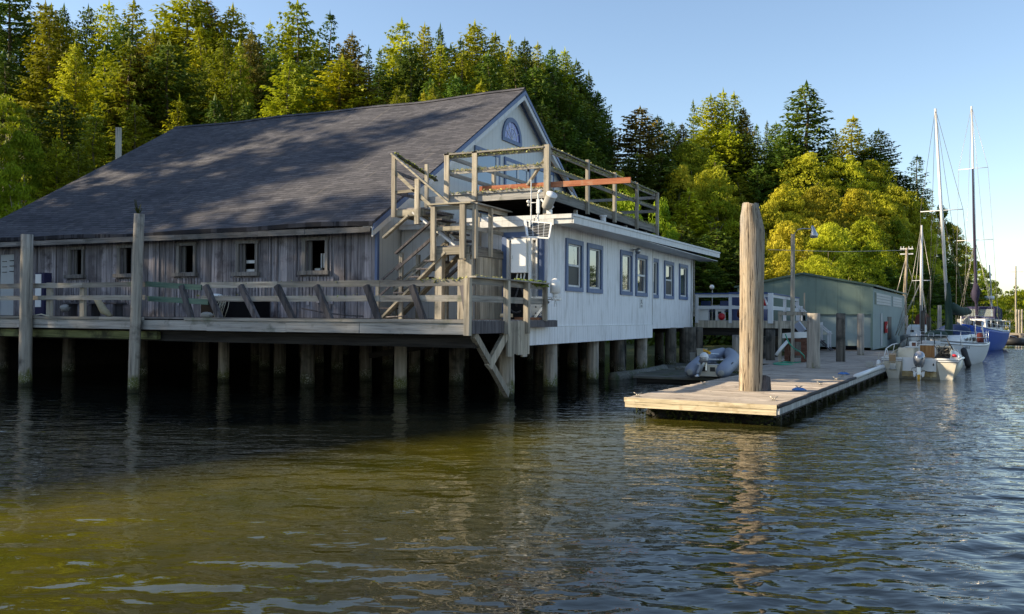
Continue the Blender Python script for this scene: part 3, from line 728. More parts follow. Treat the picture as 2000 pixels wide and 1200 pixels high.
RIGHT = [
 ('brown', 1250, 212, 52, 98, 15, 'broad brown-green conifer right of the sky gap, above the plank'),
 ('dark', 1284, 228, 26, 104, 14, 'dark conifer touching the broad brown-green one'),
 ('fir', 1312, 238, 22, 112, 13, 'small light conifer on the skyline between dark ones'),
 ('brown', 1332, 243, 22, 112, 12, 'small brownish conifer on the skyline left of a thin one'),
 ('thin', 1354, 198, 22, 115, 15, 'thin conifer with sparse top left of the tall skyline clump'),
 ('fir', 1388, 186, 32, 112, 17, 'left tree of the tall skyline clump of three'),
 ('fir', 1412, 176, 30, 112, 18, 'middle and highest tree of the tall skyline clump of three'),
 ('fir', 1434, 182, 30, 113, 17, 'right tree of the tall skyline clump of three'),
 ('brown', 1452, 214, 24, 112, 15, 'brownish conifer at the right shoulder of the tall clump'),
 ('fir', 1426, 240, 40, 104, 16, 'sunlit pointed conifer in front of the tall skyline clump'),
 ('thin', 1478, 245, 20, 116, 12, 'thin tip between the tall clump and the big dark fir'),
 ('thin', 1498, 238, 16, 118, 12, 'thinnest tip just left of the big dark fir'),
 ('dark', 1515, 240, 30, 110, 13, 'dark conifer leaning against the big fir above the big pile'),
 ('dark', 1575, 163, 62, 106, 19, 'big dark pointed fir, highest tree of the right hill'),
 ('dark', 1540, 255, 36, 104, 13, 'dark conifer under the left side of the big fir'),
 ('dark', 1632, 256, 24, 112, 13, 'small dark conifer between the big fir and the next two'),
 ('fir', 1666, 228, 40, 110, 14, 'pointed green conifer right of the big fir'),
 ('dark', 1717, 253, 32, 112, 13, 'blue-green conifer with open branches near the falling skyline'),
 ('thin', 1792, 305, 32, 116, 13, 'lone brownish open conifer left of the first tall mast'),
 ('dark', 1480, 320, 34, 100, 14, 'very dark conifer left of the golden trees behind the big pile'),
 ('dark', 1505, 300, 32, 103, 14, 'very dark conifer behind the big pile top'),
 ('alder', 1352, 282, 62, 98, 11, 'golden leafy tree above the end of the roof deck'),
 ('alder', 1330, 330, 44, 92, 10, 'golden leafy tree left below another golden one by the roof deck'),
 ('fir', 1395, 300, 36, 94, 12, 'light green conifer between golden trees and the dark gap'),
 ('fir', 1345, 370, 52, 86, 12, 'dark green broad conifer above the white roof end'),
 ('maple', 1400, 370, 50, 88, 9, 'dark leafy tree left of the big pile'),
 ('maple', 1225, 385, 52, 70, 10, 'light green leafy tree seen through the roof deck rail'),
 ('maple', 1290, 400, 40, 72, 10, 'light green leafy tree right of the roof deck corner'),
 ('alder', 1210, 340, 40, 80, 9, 'golden tree seen behind the red plank'),
 ('dark', 1330, 440, 50, 74, 9, 'dark conifer over the far end of the white roof'),
 ('dark', 1400, 450, 56, 78, 10, 'dark conifer between the white roof end and the big pile'),
 ('dark', 1375, 500, 50, 74, 8, 'dark low conifer behind the patio deck rail'),
 ('dark', 1440, 490, 46, 76, 9, 'dark low conifer hidden partly by the big pile'),
 ('alder', 1570, 305, 66, 100, 11, 'golden leafy crown directly right of the big pile top'),
 ('alder', 1645, 308, 62, 102, 11, 'golden leafy crown under the pointed green conifer'),
 ('alder', 1705, 318, 56, 104, 11, 'golden leafy crown under the blue-green conifer'),
 ('alder', 1530, 365, 56, 92, 11, 'golden leafy tree just right of the big pile, middle height'),
 ('alder', 1600, 370, 62, 93, 11, 'golden leafy tree above and left of the lamp head'),
 ('alder', 1672, 375, 62, 95, 11, 'golden leafy tree in the middle of the right slope'),
 ('alder', 1750, 365, 56, 100, 11, 'golden leafy tree at the upper right of the slope'),
 ('alder', 1795, 392, 40, 106, 10, 'golden leafy tree left of the white mast, upper'),
 ('alder', 1535, 440, 60, 82, 10, 'golden bushy tree behind the lamp pole'),
 ('alder', 1620, 440, 60, 84, 10, 'golden bushy tree behind the lamp head'),
 ('maple', 1690, 430, 56, 88, 10, 'green leafy tree below the golden ones, right of the lamp'),
 ('maple', 1745, 430, 46, 95, 10, 'dark green leafy tree in the middle right of the slope'),
 ('alder', 1800, 440, 40, 100, 9, 'golden leafy tree left of the white mast, lower'),
 ('alder', 1530, 500, 60, 72, 7, 'golden bush above the left slope of the green shed roof'),
 ('alder', 1600, 505, 60, 74, 7, 'golden bush above the ridge of the green shed'),
 ('maple', 1660, 500, 50, 78, 7, 'green bush above the right slope of the green shed roof'),
 ('maple', 1700, 480, 52, 84, 9, 'dark leafy tree above the shed side wall'),
 ('maple', 1755, 495, 46, 88, 9, 'leafy tree behind the cross-armed pole'),
 ('dark', 1725, 520, 40, 84, 7, 'dark low conifer over the shed corner'),
 ('dark', 1790, 510, 44, 92, 9, 'dark conifer behind the small middle mast'),
 ('maple', 1835, 410, 34, 112, 11, 'dark leafy tree behind the white mast'),
 ('maple', 1862, 440, 30, 120, 11, 'dark leafy tree right of the white mast, upper'),
 ('maple', 1885, 480, 28, 128, 10, 'dark leafy tree between the two tall masts'),
 ('maple', 1905, 510, 26, 136, 9, 'dark leafy tree behind the dark mast'),
 ('maple', 1925, 535, 24, 146, 8, 'last dark tree of the falling hill, right of the dark mast'),
 ('maple', 1944, 552, 16, 156, 7, 'lowest dark tree at the very end of the hill'),
 ('dark', 1835, 490, 40, 104, 11, 'dark conifer between the boats and the hill, left'),
 ('dark', 1875, 540, 36, 112, 9, 'dark conifer between the boats and the hill, right'),
 ('dark', 1810, 545, 40, 98, 8, 'low dark conifer behind the sailboat masts'),
 ('maple', 1905, 565, 30, 122, 7, 'low dark tree behind the blue boat canopy'),
 ('alder', 1390, 330, 60, 90, 11, 'golden-green leafy tree above the white roof end'),
 ('alder', 1500, 400, 60, 88, 11, 'golden leafy tree hidden half behind the top of the big pile'),
 ('alder', 1585, 430, 60, 88, 11, 'golden leafy tree left of the lamp head'),
 ('alder', 1720, 380, 60, 98, 11, 'golden-green leafy tree above the shed side wall'),
 ('bush', 1785, 600, 30, 76, 3.6, 'bright green bush right of the shed, behind the cross-armed pole'),
 ('bush', 1830, 600, 24, 82, 3.4, 'orange-green bush between the piles by the sailboats'),
 ('bush', 1872, 594, 30, 104, 4.2, 'bright bush behind the green sail cover'),
 ('bush', 1900, 590, 26, 112, 4.5, 'yellow-green bush left of the blue boat canopy'),
 ('bush', 1935, 575, 30, 138, 7, 'yellow bush behind the blue boat cabin'),
 ('bush', 1965, 572, 30, 142, 8, 'yellow bush left of the three far piles'),
 ('bush', 1990, 562, 34, 146, 9, 'green bush at the right edge of the photo behind the far piles'),
 ('maple', 2030, 550, 44, 146, 9, 'leafy tree cut off by the right edge of the photo'),
]
for a in RIGHT: tree(*a)
for i, (X, Y, D, k) in enumerate([(1245,300,90,'dark'),(1290,300,94,'dark'),(1340,280,104,'dark'),(1380,250,106,'fir'),(1455,262,104,'dark'),(1530,290,102,'dark'),(1610,290,104,'dark'),(1700,290,108,'dark'),(1760,340,108,'dark'),(1460,400,92,'dark'),(1300,470,70,'dark'),(1660,460,90,'dark'),(1580,470,86,'maple'),(1760,450,98,'maple'),(1820,470,106,'dark'),(1850,520,112,'maple'),(1480,420,94,'maple'),(1442,345,98,'fir'),(1480,480,82,'maple'),(1560,540,72,'maple')]):
    tree(k, X, Y, 44, D, 11, ('dark' if k == 'dark' else 'leafy') + ' half-hidden tree, ' + where(X, Y, [(1270, 'behind the roof deck'), (1320, 'right of the roof deck'), (1360, 'above the white roof'), (1410, 'left of the tall clump'), (1465, 'left of the big pile'), (1500, 'behind the big pile'), (1545, 'left of the lamp pole'), (1600, 'above the lamp'), (1650, 'right of the lamp'), (1680, 'above the shed'), (1730, 'above the shed corner'), (1780, 'left of the masts'), (1830, 'behind the first mast'), (1900, 'between the masts')], [(285, 'topmost'), (330, 'high'), (410, 'middle'), (475, 'low'), (600, 'lowest')]), 'trees filling the right hillside')
# trees further up-river and the wooded bank to the left of the photograph; they shade the barn and show in the windows
OFF = [(-61, 1, 33), (-64, 6, 35), (-60, 10, 36), (-63, 15, 40), (-60, 20, 43), (-64, 25, 45), (-61, 30, 45), (-66, 35, 45), (-70, 3, 35), (-71, 12, 41), (-70, 20, 44), (-72, 29, 47), (-67, 32, 45), (-60, -4, 32), (-62, -9, 30), (-60, -14, 27), (-63, -19, 26), (-61, -25, 24), (-68, -6, 33)]
for x, y, h in OFF:
    tree('dark', 0, 0, 3.4, 0, h, 'tall conifer on the wooded bank left of the photo', 'conifers on the bank left of the photo', pos=(x, y, .4))
for i, (x, y, h) in enumerate([(44, 150, 9), (52, 158, 12), (60, 150, 8), (70, 160, 13), (80, 150, 9), (92, 158, 12), (104, 150, 10), (36, 158, 11), (28, 162, 8)]):
    tree('dark' if i % 2 else 'fir', 0, 0, 4.5, 0, h, 'conifer on the bank right of the photo', 'conifers on the bank right of the photo', pos=(x, y, 1.0))

# ------------------------------------------------------------------ hillside: one sheet of ground laid through the feet of the trees
def make_land():
    P = np.array(BASES)
    shore = [(-140, 20, .3), (-120, -30, .3)]
    path = [(-48, -40), (-47, 0), (-46, 25), (-44, 44), (-30, 49), (-9, 51.5), (-3, 56), (-2.4, 70), (0, 88), (4, 104), (8, 128), (12, 158), (24, 164), (60, 146), (130, 140), (220, 130)]
    sh = []
    for (x0, y0), (x1, y1) in zip(path, path[1:]):
        L = math.hypot(x1 - x0, y1 - y0); k = int(L / 2) + 1
        for i in range(k):
            u = i / k; sh.append((x0 + (x1 - x0) * u, y0 + (y1 - y0) * u, 0.0))
            nx, ny = (y1 - y0) / L, -(x1 - x0) / L      # towards the water
            sh.append((x0 + (x1 - x0) * u + nx * 6, y0 + (y1 - y0) * u + ny * 6, -2.2))
            sh.append((x0 + (x1 - x0) * u - nx * 3, y0 + (y1 - y0) * u - ny * 3, .5))
    wat = [(x, y, -3) for x in range(-40, 220, 12) for y in range(-60, 44, 12)] + [(x, y, -3) for x in range(14, 220, 10) for y in range(44, 130, 12)]
    far = [(x, 230, 22 if x < -20 else 6) for x in range(-240, 260, 15)] + [(x, 330, 10) for x in range(-240, 260, 30)] + [(-200, y, 14) for y in range(60, 240, 30)]
    K = np.vstack([P, np.array(sh), np.array(wat), np.array(far)])
    xs = np.concatenate([np.arange(-260, -90, 8), np.arange(-90, 40, 1.6), np.arange(40, 270, 8)])
    ys = np.concatenate([np.arange(-60, 40, 6), np.arange(40, 130, 1.6), np.arange(130, 380, 8)])
    X, Y = np.meshgrid(xs, ys); Z = np.zeros_like(X)
    for r in range(X.shape[0]):
        d2 = (X[r][:, None] - K[:, 0]) ** 2 + (Y[r][:, None] - K[:, 1]) ** 2 + .6
        wgt = 1 / d2 ** 1.6; Z[r] = (wgt * K[:, 2]).sum(1) / wgt.sum(1)
    rs = np.random.RandomState(5)
    Z += np.where(Z > .3, rs.uniform(-.15, .15, Z.shape), 0)
    nr, nc = X.shape
    V = np.stack([X, Y, Z - .12], -1).reshape(-1, 3)
    F = [(i * nc + j, i * nc + j + 1, (i + 1) * nc + j + 1, (i + 1) * nc + j) for i in range(nr - 1) for j in range(nc - 1) if max(Z[i, j], Z[i + 1, j], Z[i, j + 1], Z[i + 1, j + 1]) > -1.5]
    me = bpy.data.meshes.new('hillside'); me.from_pydata([tuple(p) for p in V], [], F)
    me.polygons.foreach_set('use_smooth', [True] * len(F))
    m, n, l, b = newmat('forest_floor')
    a = nz(n, l, geo(n, l, (1, 1, 1)), .6, 6)
    c = ramp(n, l, a, [(.3, (.012, .018, .005)), (.5, (.03, .045, .01)), (.7, (.07, .075, .02))])
    g = n.new('ShaderNodeNewGeometry'); sp = n.new('ShaderNodeSeparateXYZ'); l.new(g.outputs['Position'], sp.inputs[0])
    c = mix(n, l, ramp(n, l, sp.outputs[2], [(.5, (1, 1, 1)), (.9, (0, 0, 0))]), c, mix(n, l, a, (.045, .05, .02), (.11, .12, .05)))
    l.new(c, b.inputs['Base Color']); setb(b, .95, spec=.1); bump(n, l, b, a, .8, .4)
    me.materials.append(m); me.update()
    o = bpy.data.objects.new('hillside', me); col.objects.link(o); tag(o, kind='structure')
    return xs, ys, Z
LX, LY, LZ = make_land()
def ground(x, y):
    i = int(np.clip(np.searchsorted(LX, x) - 1, 0, len(LX) - 2)); j = int(np.clip(np.searchsorted(LY, y) - 1, 0, len(LY) - 2))
    return float(LZ[j, i])
def make_brush():
    rs = random.Random(9); V = []; F = []; T = []
    for c in range(1500):
        if c % 3: x, y = rs.uniform(-70, 2), rs.uniform(52, 108)
        else: x, y = rs.uniform(-40, 12), rs.uniform(54, 150)
        z = ground(x, y)
        if z < .5: continue
        s_ = rs.uniform(.8, 1.9); tint = rs.random()
        for k in range(46):
            th = rs.random() * 6.28; u = math.sqrt(rs.random()); h = rs.random()
            p = Vector((x + math.cos(th) * u * s_, y + math.sin(th) * u * s_, z + h * s_ * 1.1 * (1.1 - u * .6)))
            nn = Vector((rs.uniform(-1, 1), rs.uniform(-1, 1), rs.uniform(-.2, 1))).normalized(); e1 = nn.orthogonal().normalized(); e2 = nn.cross(e1); L = rs.uniform(.2, .5)
            b0 = len(V); V += [tuple(p - e1 * L * .5), tuple(p + e2 * L * .35), tuple(p + e1 * L * .5), tuple(p - e2 * L * .35)]
            F.append((b0, b0 + 1, b0 + 2, b0 + 3)); T.append(.6 * tint + .4 * rs.random())
    me = mesh_from('undergrowth', V, F, T, M['brush'])
    o = bpy.data.objects.new('undergrowth', me); col.objects.link(o)
    tag(o, 'low green brush covering the ground of the wooded hills', 'undergrowth', kind='stuff')
make_brush()
# ------------------------------------------------------------------ barn with white low wing
def wall_x(mb, x0, x1, y0, y1, z0, z1, holes=(), planks=None):
    """wall lying in a plane of constant y (thickness y0..y1) with rectangular holes (xa, xb, za, zb)"""
    xs = sorted({x0, x1, *[h[0] for h in holes], *[h[1] for h in holes]})
    for a, b in zip(xs, xs[1:]):
        cuts = sorted([(h[2], h[3]) for h in holes if h[0] <= a + 1e-6 and h[1] >= b - 1e-6])
        z = z0
        for c in cuts + [(z1, z1)]:
            if c[0] > z + 1e-6:
                if planks:
                    n = max(1, round((b - a) / planks)); e = (b - a) / n
                    for k in range(n):
                        dz = U(-.0, .03) if z == z0 else 0
                        mb.box(a + k * e + .006, a + (k + 1) * e - .006, y0 + U(0, .02), y1, z, c[0])
                else: mb.box(a, b, y0, y1, z, c[0], .5)
            z = c[1]
def wall_y(mb, x0, x1, y0, y1, z0, z1, holes=()):
    ys = sorted({y0, y1, *[h[0] for h in holes], *[h[1] for h in holes]})
    for a, b in zip(ys, ys[1:]):
        z = z0
        for c in sorted([(h[2], h[3]) for h in holes if h[0] <= a + 1e-6 and h[1] >= b - 1e-6]) + [(z1, z1)]:
            if c[0] > z + 1e-6: mb.box(x0, x1, a, b, z, c[0], .5)
            z = c[1]

EAVE_Y, EAVE_Z, RID_Y, RID_Z = 22.0, 4.98, 32.79, 11.42
BX0, BX1 = -33.6, -14.78          # roof ends
SL = (RID_Z - EAVE_Z) / (RID_Y - EAVE_Y)
barn = thing('waterfront_barn', 'large weathered barn on pilings with dark shingle roof, white gable end and low white wing', 'building', (-22, 32, 2.1))
# grey board front wall with five open windows and a door at the far left
WIN = [(-17.42, -16.68), (-20.0, -19.46), (-22.62, -22.0), (-25.3, -24.9), (-27.8, -27.33)]
WIN = [(-17.48, -16.74, 3.6, 4.52), (-20.12, -19.46, 3.6, 4.5), (-22.68, -22.06, 3.62, 4.5), (-25.42, -24.86, 3.62, 4.5), (-27.86, -27.3, 3.62, 4.5)]
DOOR = (-31.75, -30.95, 2.14, 4.42)
mb = MB(); wall_x(mb, -33.2, -14.86, 22.4, 22.5, 2.14, 4.95, WIN + [DOOR], planks=.24)
for k in range(26):    # battens and odd narrow strips
    x = U(-33, -15)
    if any(h[0] - .15 < x < h[1] + .15 for h in WIN + [DOOR]): continue
    mb.box(x, x + .05, 22.375, 22.402, 2.14, 4.9)
for h in WIN:           # patched short boards under the windows
    x = h[0] - .35
    while x < h[1] + .3:
        mb.box(x, x + .1, 22.37, 22.401, 2.6 + U(-.1, .1), h[2] - .2, U(.3, 1)); x += .13
o = mb.build('wall', M['grey_wall'], barn); o['label'] = 'grey weathered vertical board wall'
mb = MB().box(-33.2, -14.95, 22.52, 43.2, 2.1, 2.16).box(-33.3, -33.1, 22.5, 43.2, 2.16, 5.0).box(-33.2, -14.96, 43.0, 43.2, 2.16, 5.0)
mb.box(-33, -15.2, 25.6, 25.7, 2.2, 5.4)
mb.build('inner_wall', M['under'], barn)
for i, h in enumerate(WIN):
    f = MB(); a, b_, c, d = h
    f.box(a - .13, a, 22.34, 22.4, c - .02, d + .1).box(b_, b_ + .1, 22.34, 22.4, c - .02, d + .1).box(a - .16, b_ + .14, 22.33, 22.4, d, d + .1)
    f.box(a, a + .12, 22.5, 22.56, c, d, 0.0)        # reveal of the left jamb
    wn = f.build('window', M['grey_frame'], barn)
    MB().box(a - .24, b_ + .18, 22.26, 22.4, c - .14, c - .02).build('sill', M['grey_frame'], wn)
    if i == 1: MB().box(a + .02, b_, 22.6, 22.63, c + .28, c + .38).box(a + .1, b_ - .1, 22.6, 22.7, c, c + .09).build('sash_bar', M['white_trim'], wn)
    if i == 0:
        g = MB()
        for k in range(3): g.box(a + .25 + k * .1, a + .3 + k * .1, 22.8, 22.83, c + .1, c + .55)
        g.box(a + .1, a + .3, 22.7, 22.85, c, c + .08); g.build('leaning_sticks', M['white_trim'], wn)
dr = MB().box(DOOR[0], DOOR[1], 22.45, 22.5, 2.14, DOOR[3]).build('door', M['shed_door'], barn); dr['label'] = 'pale worn door at the far left of the grey wall'
g = MB()
for k in range(3): g.box(DOOR[0] + .1, DOOR[0] + .35, 22.43, 22.452, 3.75 + k * .2, 3.77 + k * .2); g.box(DOOR[0] + .52, DOOR[0] + .74, 22.43, 22.452, 3.77 + k * .2, 3.8 + k * .2)
g.build('hinge', M['black'], dr)
# gable wall (faces +x) above the wing, and its short lower piece beside the stairs
GX = -15.15
def gz(y): return EAVE_Z + SL * (min(y, 2 * RID_Y - y) - EAVE_Y) - .12
ga = [hx(924, 282, GX), hx(976, 362, GX)]
GW = [(hx(926, 284, GX).y, hx(975, 300, GX).y, 6.2, hx(926, 284, GX).z), (hx(984, 306, GX).y, hx(1034, 320, GX).y, 6.2, hx(984, 306, GX).z), (hx(1044, 324, GX).y, hx(1080, 335, GX).y, 6.2, hx(1044, 324, GX).z)]
mb = MB()
N = 60; y0, y1 = 22.5, 43.1
for k in range(N):
    a = y0 + (y1 - y0) * k / N; b_ = y0 + (y1 - y0) * (k + 1) / N
    lo = 2.14 if a < 24.1 else 4.4
    mb.add([(GX, a, lo), (GX, b_, lo), (GX, b_, gz(b_)), (GX, a, gz(a))], [(0, 1, 2, 3)], .5)
    mb.add([(GX - .12, a, lo), (GX - .12, b_, lo), (GX - .12, b_, gz(b_)), (GX - .12, a, gz(a))], [(3, 2, 1, 0)], .5)
mb.add([(GX, RID_Y - .34, gz(RID_Y - .34)), (GX, RID_Y + .34, gz(RID_Y + .34)), (GX, RID_Y, gz(RID_Y))], [(0, 1, 2)], .5)
o = mb.build('gable_wall', M['white_gable'], barn)
for i, (a, b_, c, d) in enumerate(GW):
    f = MB().box(GX + .004, GX + .06, a, b_, d - .14, d).box(GX + .004, GX + .06, a, a + .13, c, d - .142).box(GX + .004, GX + .06, b_ - .13, b_, c, d - .142).box(GX + .004, GX + .06, a, b_, c - .13, c)
    wn = f.build('window', M['blue_trim'], barn); wn['label'] = ('leftmost', 'middle', 'rightmost')[i] + ' tall blue-trimmed window in the white gable'
    MB().box(GX + .004, GX + .02, a + .13, b_ - .13, c, d - .142).build('pane', M['glass_blue'], wn)
    s = MB().box(GX + .021, GX + .05, b_ - .33, b_ - .132, c, d - .144)
    if i == 1: s.box(GX + .021, GX + .05, (a + b_) / 2 - .06, (a + b_) / 2 + .1, c, d - .144).box(GX + .021, GX + .05, a + .132, b_ - .132, d - .26, d - .145)
    s.build('sash', M['white_trim'], wn)
# half round window
cy, cz, rr = 32.32, 9.27, .9
o_, i_ = MB(), MB()
arc = [(math.cos(math.pi * k / 16), math.sin(math.pi * k / 16)) for k in range(17)]
for k in range(16):
    (c0, s0), (c1, s1) = arc[k], arc[k + 1]; q = .8
    P = [(cy + rr * c0, cz + rr * .98 * s0), (cy + rr * c1, cz + rr * .98 * s1), (cy + rr * q * c1, cz + rr * q * .98 * s1), (cy + rr * q * c0, cz + rr * q * .98 * s0)]
    o_.prism([(GX + .004, y, z) for y, z in P], (.06, 0, 0), .5)
    i_.add([(GX + .02, cy, cz + .02), (GX + .02, cy + rr * q * c0, cz + rr * q * .98 * s0 + .02), (GX + .02, cy + rr * q * c1, cz + rr * q * .98 * s1 + .02)], [(0, 1, 2)], .5)
o_.box(GX + .004, GX + .064, cy - rr, cy + rr, cz - .15, cz - .002)
wn = o_.build('window', M['blue_trim'], barn); wn['label'] = 'half-round blue-trimmed window under the gable peak'
i_.build('pane', M['glass_violet'], wn)
s = MB()
for k in range(1, 6):
    t = math.pi * k / 6; s.bar((GX + .028, cy, cz + .02), (GX + .028, cy + rr * .78 * math.cos(t), cz + rr * .76 * math.sin(t)), .012, .02)
for k in range(8):
    t0, t1 = math.pi * k / 8, math.pi * (k + 1) / 8; s.bar((GX + .028, cy + .45 * math.cos(t0), cz + .02 + .45 * math.sin(t0)), (GX + .028, cy + .45 * math.cos(t1), cz + .02 + .45 * math.sin(t1)), .012, .02)
s.build('muntin', M['white_trim'], wn)
# main roof: two sagging shingle slopes
def roof_pt(u, v, back=False, dz=0.0):
    """u 0..1 along the ridge from left to right, v 0 eave .. 1 ridge"""
    x = BX0 + (BX1 - BX0) * u; sag = -.09 * math.sin(math.pi * u) * (1 if v > 0 else 0) + .03 * math.sin(9 * u + 4 * v) + .02 * math.sin(23 * u)
    y = EAVE_Y + (RID_Y - EAVE_Y) * v
    if back: y = 2 * RID_Y - y
    return (x, y, EAVE_Z + (RID_Z - EAVE_Z) * v + sag * (1 if 0 < u < 1 else .3) - .05 * math.sin(math.pi * v) + dz)
mb = MB()
for back in (False, True):
    nu, nv = 48, 24; V = []; F = []
    for dz in (0.0, -.13):
        for i in range(nu + 1):
            for j in range(nv + 1): V.append(roof_pt(i / nu, j / nv, back, dz))
    K = (nu + 1) * (nv + 1); q = nv + 1
    for i in range(nu):
        for j in range(nv):
            a = i * q + j; F.append((a, a + q, a + q + 1, a + 1)); F.append((K + a, K + a + 1, K + a + q + 1, K + a + q))
    for i in range(nu): a = i * q; F.append((a, K + a, K + a + q, a + q))
    for j in range(nv):
        for a in (j, nu * q + j): F.append((a, a + 1, K + a + 1, K + a))
    mb.add(V, F, .5)
roof = mb.build('roof', M['shingle'], barn); roof['label'] = 'dark grey shingle roof with a slightly sagging ridge'
mb = MB()
pts = [Vector(roof_pt(i / 40, 1, False, .0)) for i in range(41)]
for a, b_ in zip(pts, pts[1:]):
    for sgn in (-1, 1):
        o3 = Vector((0, sgn * .17, -.1)); mb.add([a + Vector((0, 0, .05)), b_ + Vector((0, 0, .05)), b_ + o3 + Vector((0, 0, .03)), a + o3 + Vector((0, 0, .03))], [(0, 1, 2, 3) if sgn < 0 else (3, 2, 1, 0)])
mb.build('ridge_cap', M['shingle'], roof)
# front fascia and gutter board, rafters' soffit
mb = MB()
xs = [BX0, -30.2, -26.6, -22.5, -19.0, -17.2, BX1 - .05]
for a, b_ in zip(xs, xs[1:]): mb.box(a + .004, b_ - .004, 21.94 + U(0, .015), 21.985, 4.66, 4.83 + U(-.01, .01))
mb.build('fascia', M['eave_board'], barn)
mb = MB().box(BX0, BX1 - .1, 21.99, 22.5, 4.74, 4.77)
mb.build('soffit', M['under'], barn)
MB().box(-14.95, -14.86, 22.385, 22.5, 2.14, 4.74).build('corner_board', M['blue_trim'], barn)
# rake boards of the gable: shingle edge, blue strip, pale board and sloping soffit
for back in (False, True):
    f = (lambda y: 2 * RID_Y - y) if back else (lambda y: y)
    for nm, x0_, x1_, za, zb, mt in (('rake_trim', BX1 - .005, BX1 + .03, -.26, -.1, 'blue_trim'), ('rake_board', BX1 - .045, BX1 - .006, -.46, -.2, 'white_trim'), ('rake_soffit', GX + .002, BX1 - .047, -.2, -.16, 'white_trim'), ('soffit_strip', GX + .004, GX + .05, -.34, -.202, 'blue_trim')):
        z = lambda y: EAVE_Z + SL * (y - EAVE_Y)
        ye = EAVE_Y + (.02 if back else .02)
        P = [(x0_, f(ye), z(ye) + za), (x0_, f(RID_Y), z(RID_Y) + za), (x0_, f(RID_Y), z(RID_Y) + zb), (x0_, f(ye), z(ye) + zb)]
        MB().prism(P, (x1_ - x0_, 0, 0), .5).build(nm, M[mt], barn)
# --- white low wing: front (faces -y) and long side (faces +x)
WX, WY0, WY1 = -10.1, 24.1, 41.7
fr = MB(); wall_x(fr, -15.1, WX - .12, WY0, WY0 + .12, 2.14, 5.0, [(-11.38, -10.4, 2.14, 4.55)])
o = fr.build('wing_front_wall', M['white_front'], barn)
WW = [(25.48, 26.97, 3.02, 4.64), (27.37, 28.85, 3.02, 4.64), (30.82, 32.25, 3.04, 4.66), (32.67, 34.19, 3.04, 4.65), (35.0, 35.96, 3.02, 4.63), (36.87, 38.4, 3.03, 4.64), (39.35, 40.87, 3.05, 4.65)]
sd = MB(); wall_y(sd, WX - .12, WX, WY0, 34.95, 1.93, 5.06, [h for h in WW if h[0] < 35 - .1])
o = sd.build('wing_side_wall', M['white_wall'], barn)
sd = MB(); wall_y(sd, WX - .2, WX - .05, 34.953, WY1, 1.78, 5.06, [h for h in WW if h[0] > 34.9])
o = sd.build('wing_far_wall', M['white_wall'], barn)
sk = MB().box(WX - .03, WX + .03, 22.72, 30.9, 1.42, 1.925).box(WX - .03, WX + .028, 30.91, 34.94, 1.42, 1.925).build('skirt_board', M['white_wall'], barn)
MB().box(WX - .15, WX - .04, 22.72, 24.08, 1.5, 1.9).build('skirt_backing', M['under'], barn)
MB().box(WX - .02, WX + .035, WY0 + .01, 34.94, 1.926, 1.95).box(WX - .02, WX + .03, 34.95, 35.02, 1.79, 5.0).build('drip_strip', M['white_trim'], barn)
MB().box(WX - .02, WX + .025, WY1 - .13, WY1 - .01, 1.8, 5.02).build('corner_board', M['white_trim'], barn)
MB().tube([(WX + .06, WY1 + .05, 5.05), (WX + .06, WY1 + .05, 2.9), (WX + .1, WY1 - .1, 2.3)], .03, 6).build('downpipe', M['grey_y'], barn)
for i, (a, b_, c, d) in enumerate(WW):
    xo = WX if i < 4 else WX - .05
    f = MB().box(xo + .003, xo + .05, a, b_, d - .15, d).box(xo + .003, xo + .05, a, a + .16, c + .14, d - .152).box(xo + .003, xo + .05, b_ - .16, b_, c + .14, d - .152).box(xo + .003, xo + .055, a, b_, c, c + .138)
    wn = f.build('window', M['blue_trim'], barn)
    A, B_, C_, D_ = a + .16, b_ - .16, c + .14, d - .15
    s = MB().box(xo - .06, xo - .01, A, A + .05, C_, D_).box(xo - .06, xo - .01, B_ - .1, B_, C_, D_).box(xo - .06, xo - .012, A + .05, B_ - .1, C_, C_ + .06).box(xo - .06, xo - .012, A + .05, B_ - .1, D_ - .05, D_)
    if i in (0, 3, 5): s.box(xo - .05, xo + .0, A + .05, B_ - .1, (C_ + D_) / 2 - .03, (C_ + D_) / 2 + .04)
    s.build('sash', M['white_trim'], wn)
    g = MB(); tl = .006 * ((-1) ** i)
    g.add([(xo - .045, A + .05, C_ + .06), (xo - .045 + tl, B_ - .1, C_ + .06), (xo - .045 + tl, B_ - .1, D_ - .05), (xo - .045, A + .05, D_ - .05)], [(0, 1, 2, 3)])
    g.build('pane', M['glass'], wn)
    if i in (0, 5): MB().box(xo - .042, xo - .035, A + .05, B_ - .1, C_ + .06, (C_ + D_) / 2 - .03).build('insect_screen', M['black'], wn)
MB().box(-14.9, WX - .25, 24.3, 41.5, 2.16, 2.2).box(-14.9, WX - 3.5, 25, 41.5, 2.2, 5.0).build('inner_wall', M['void'], barn)
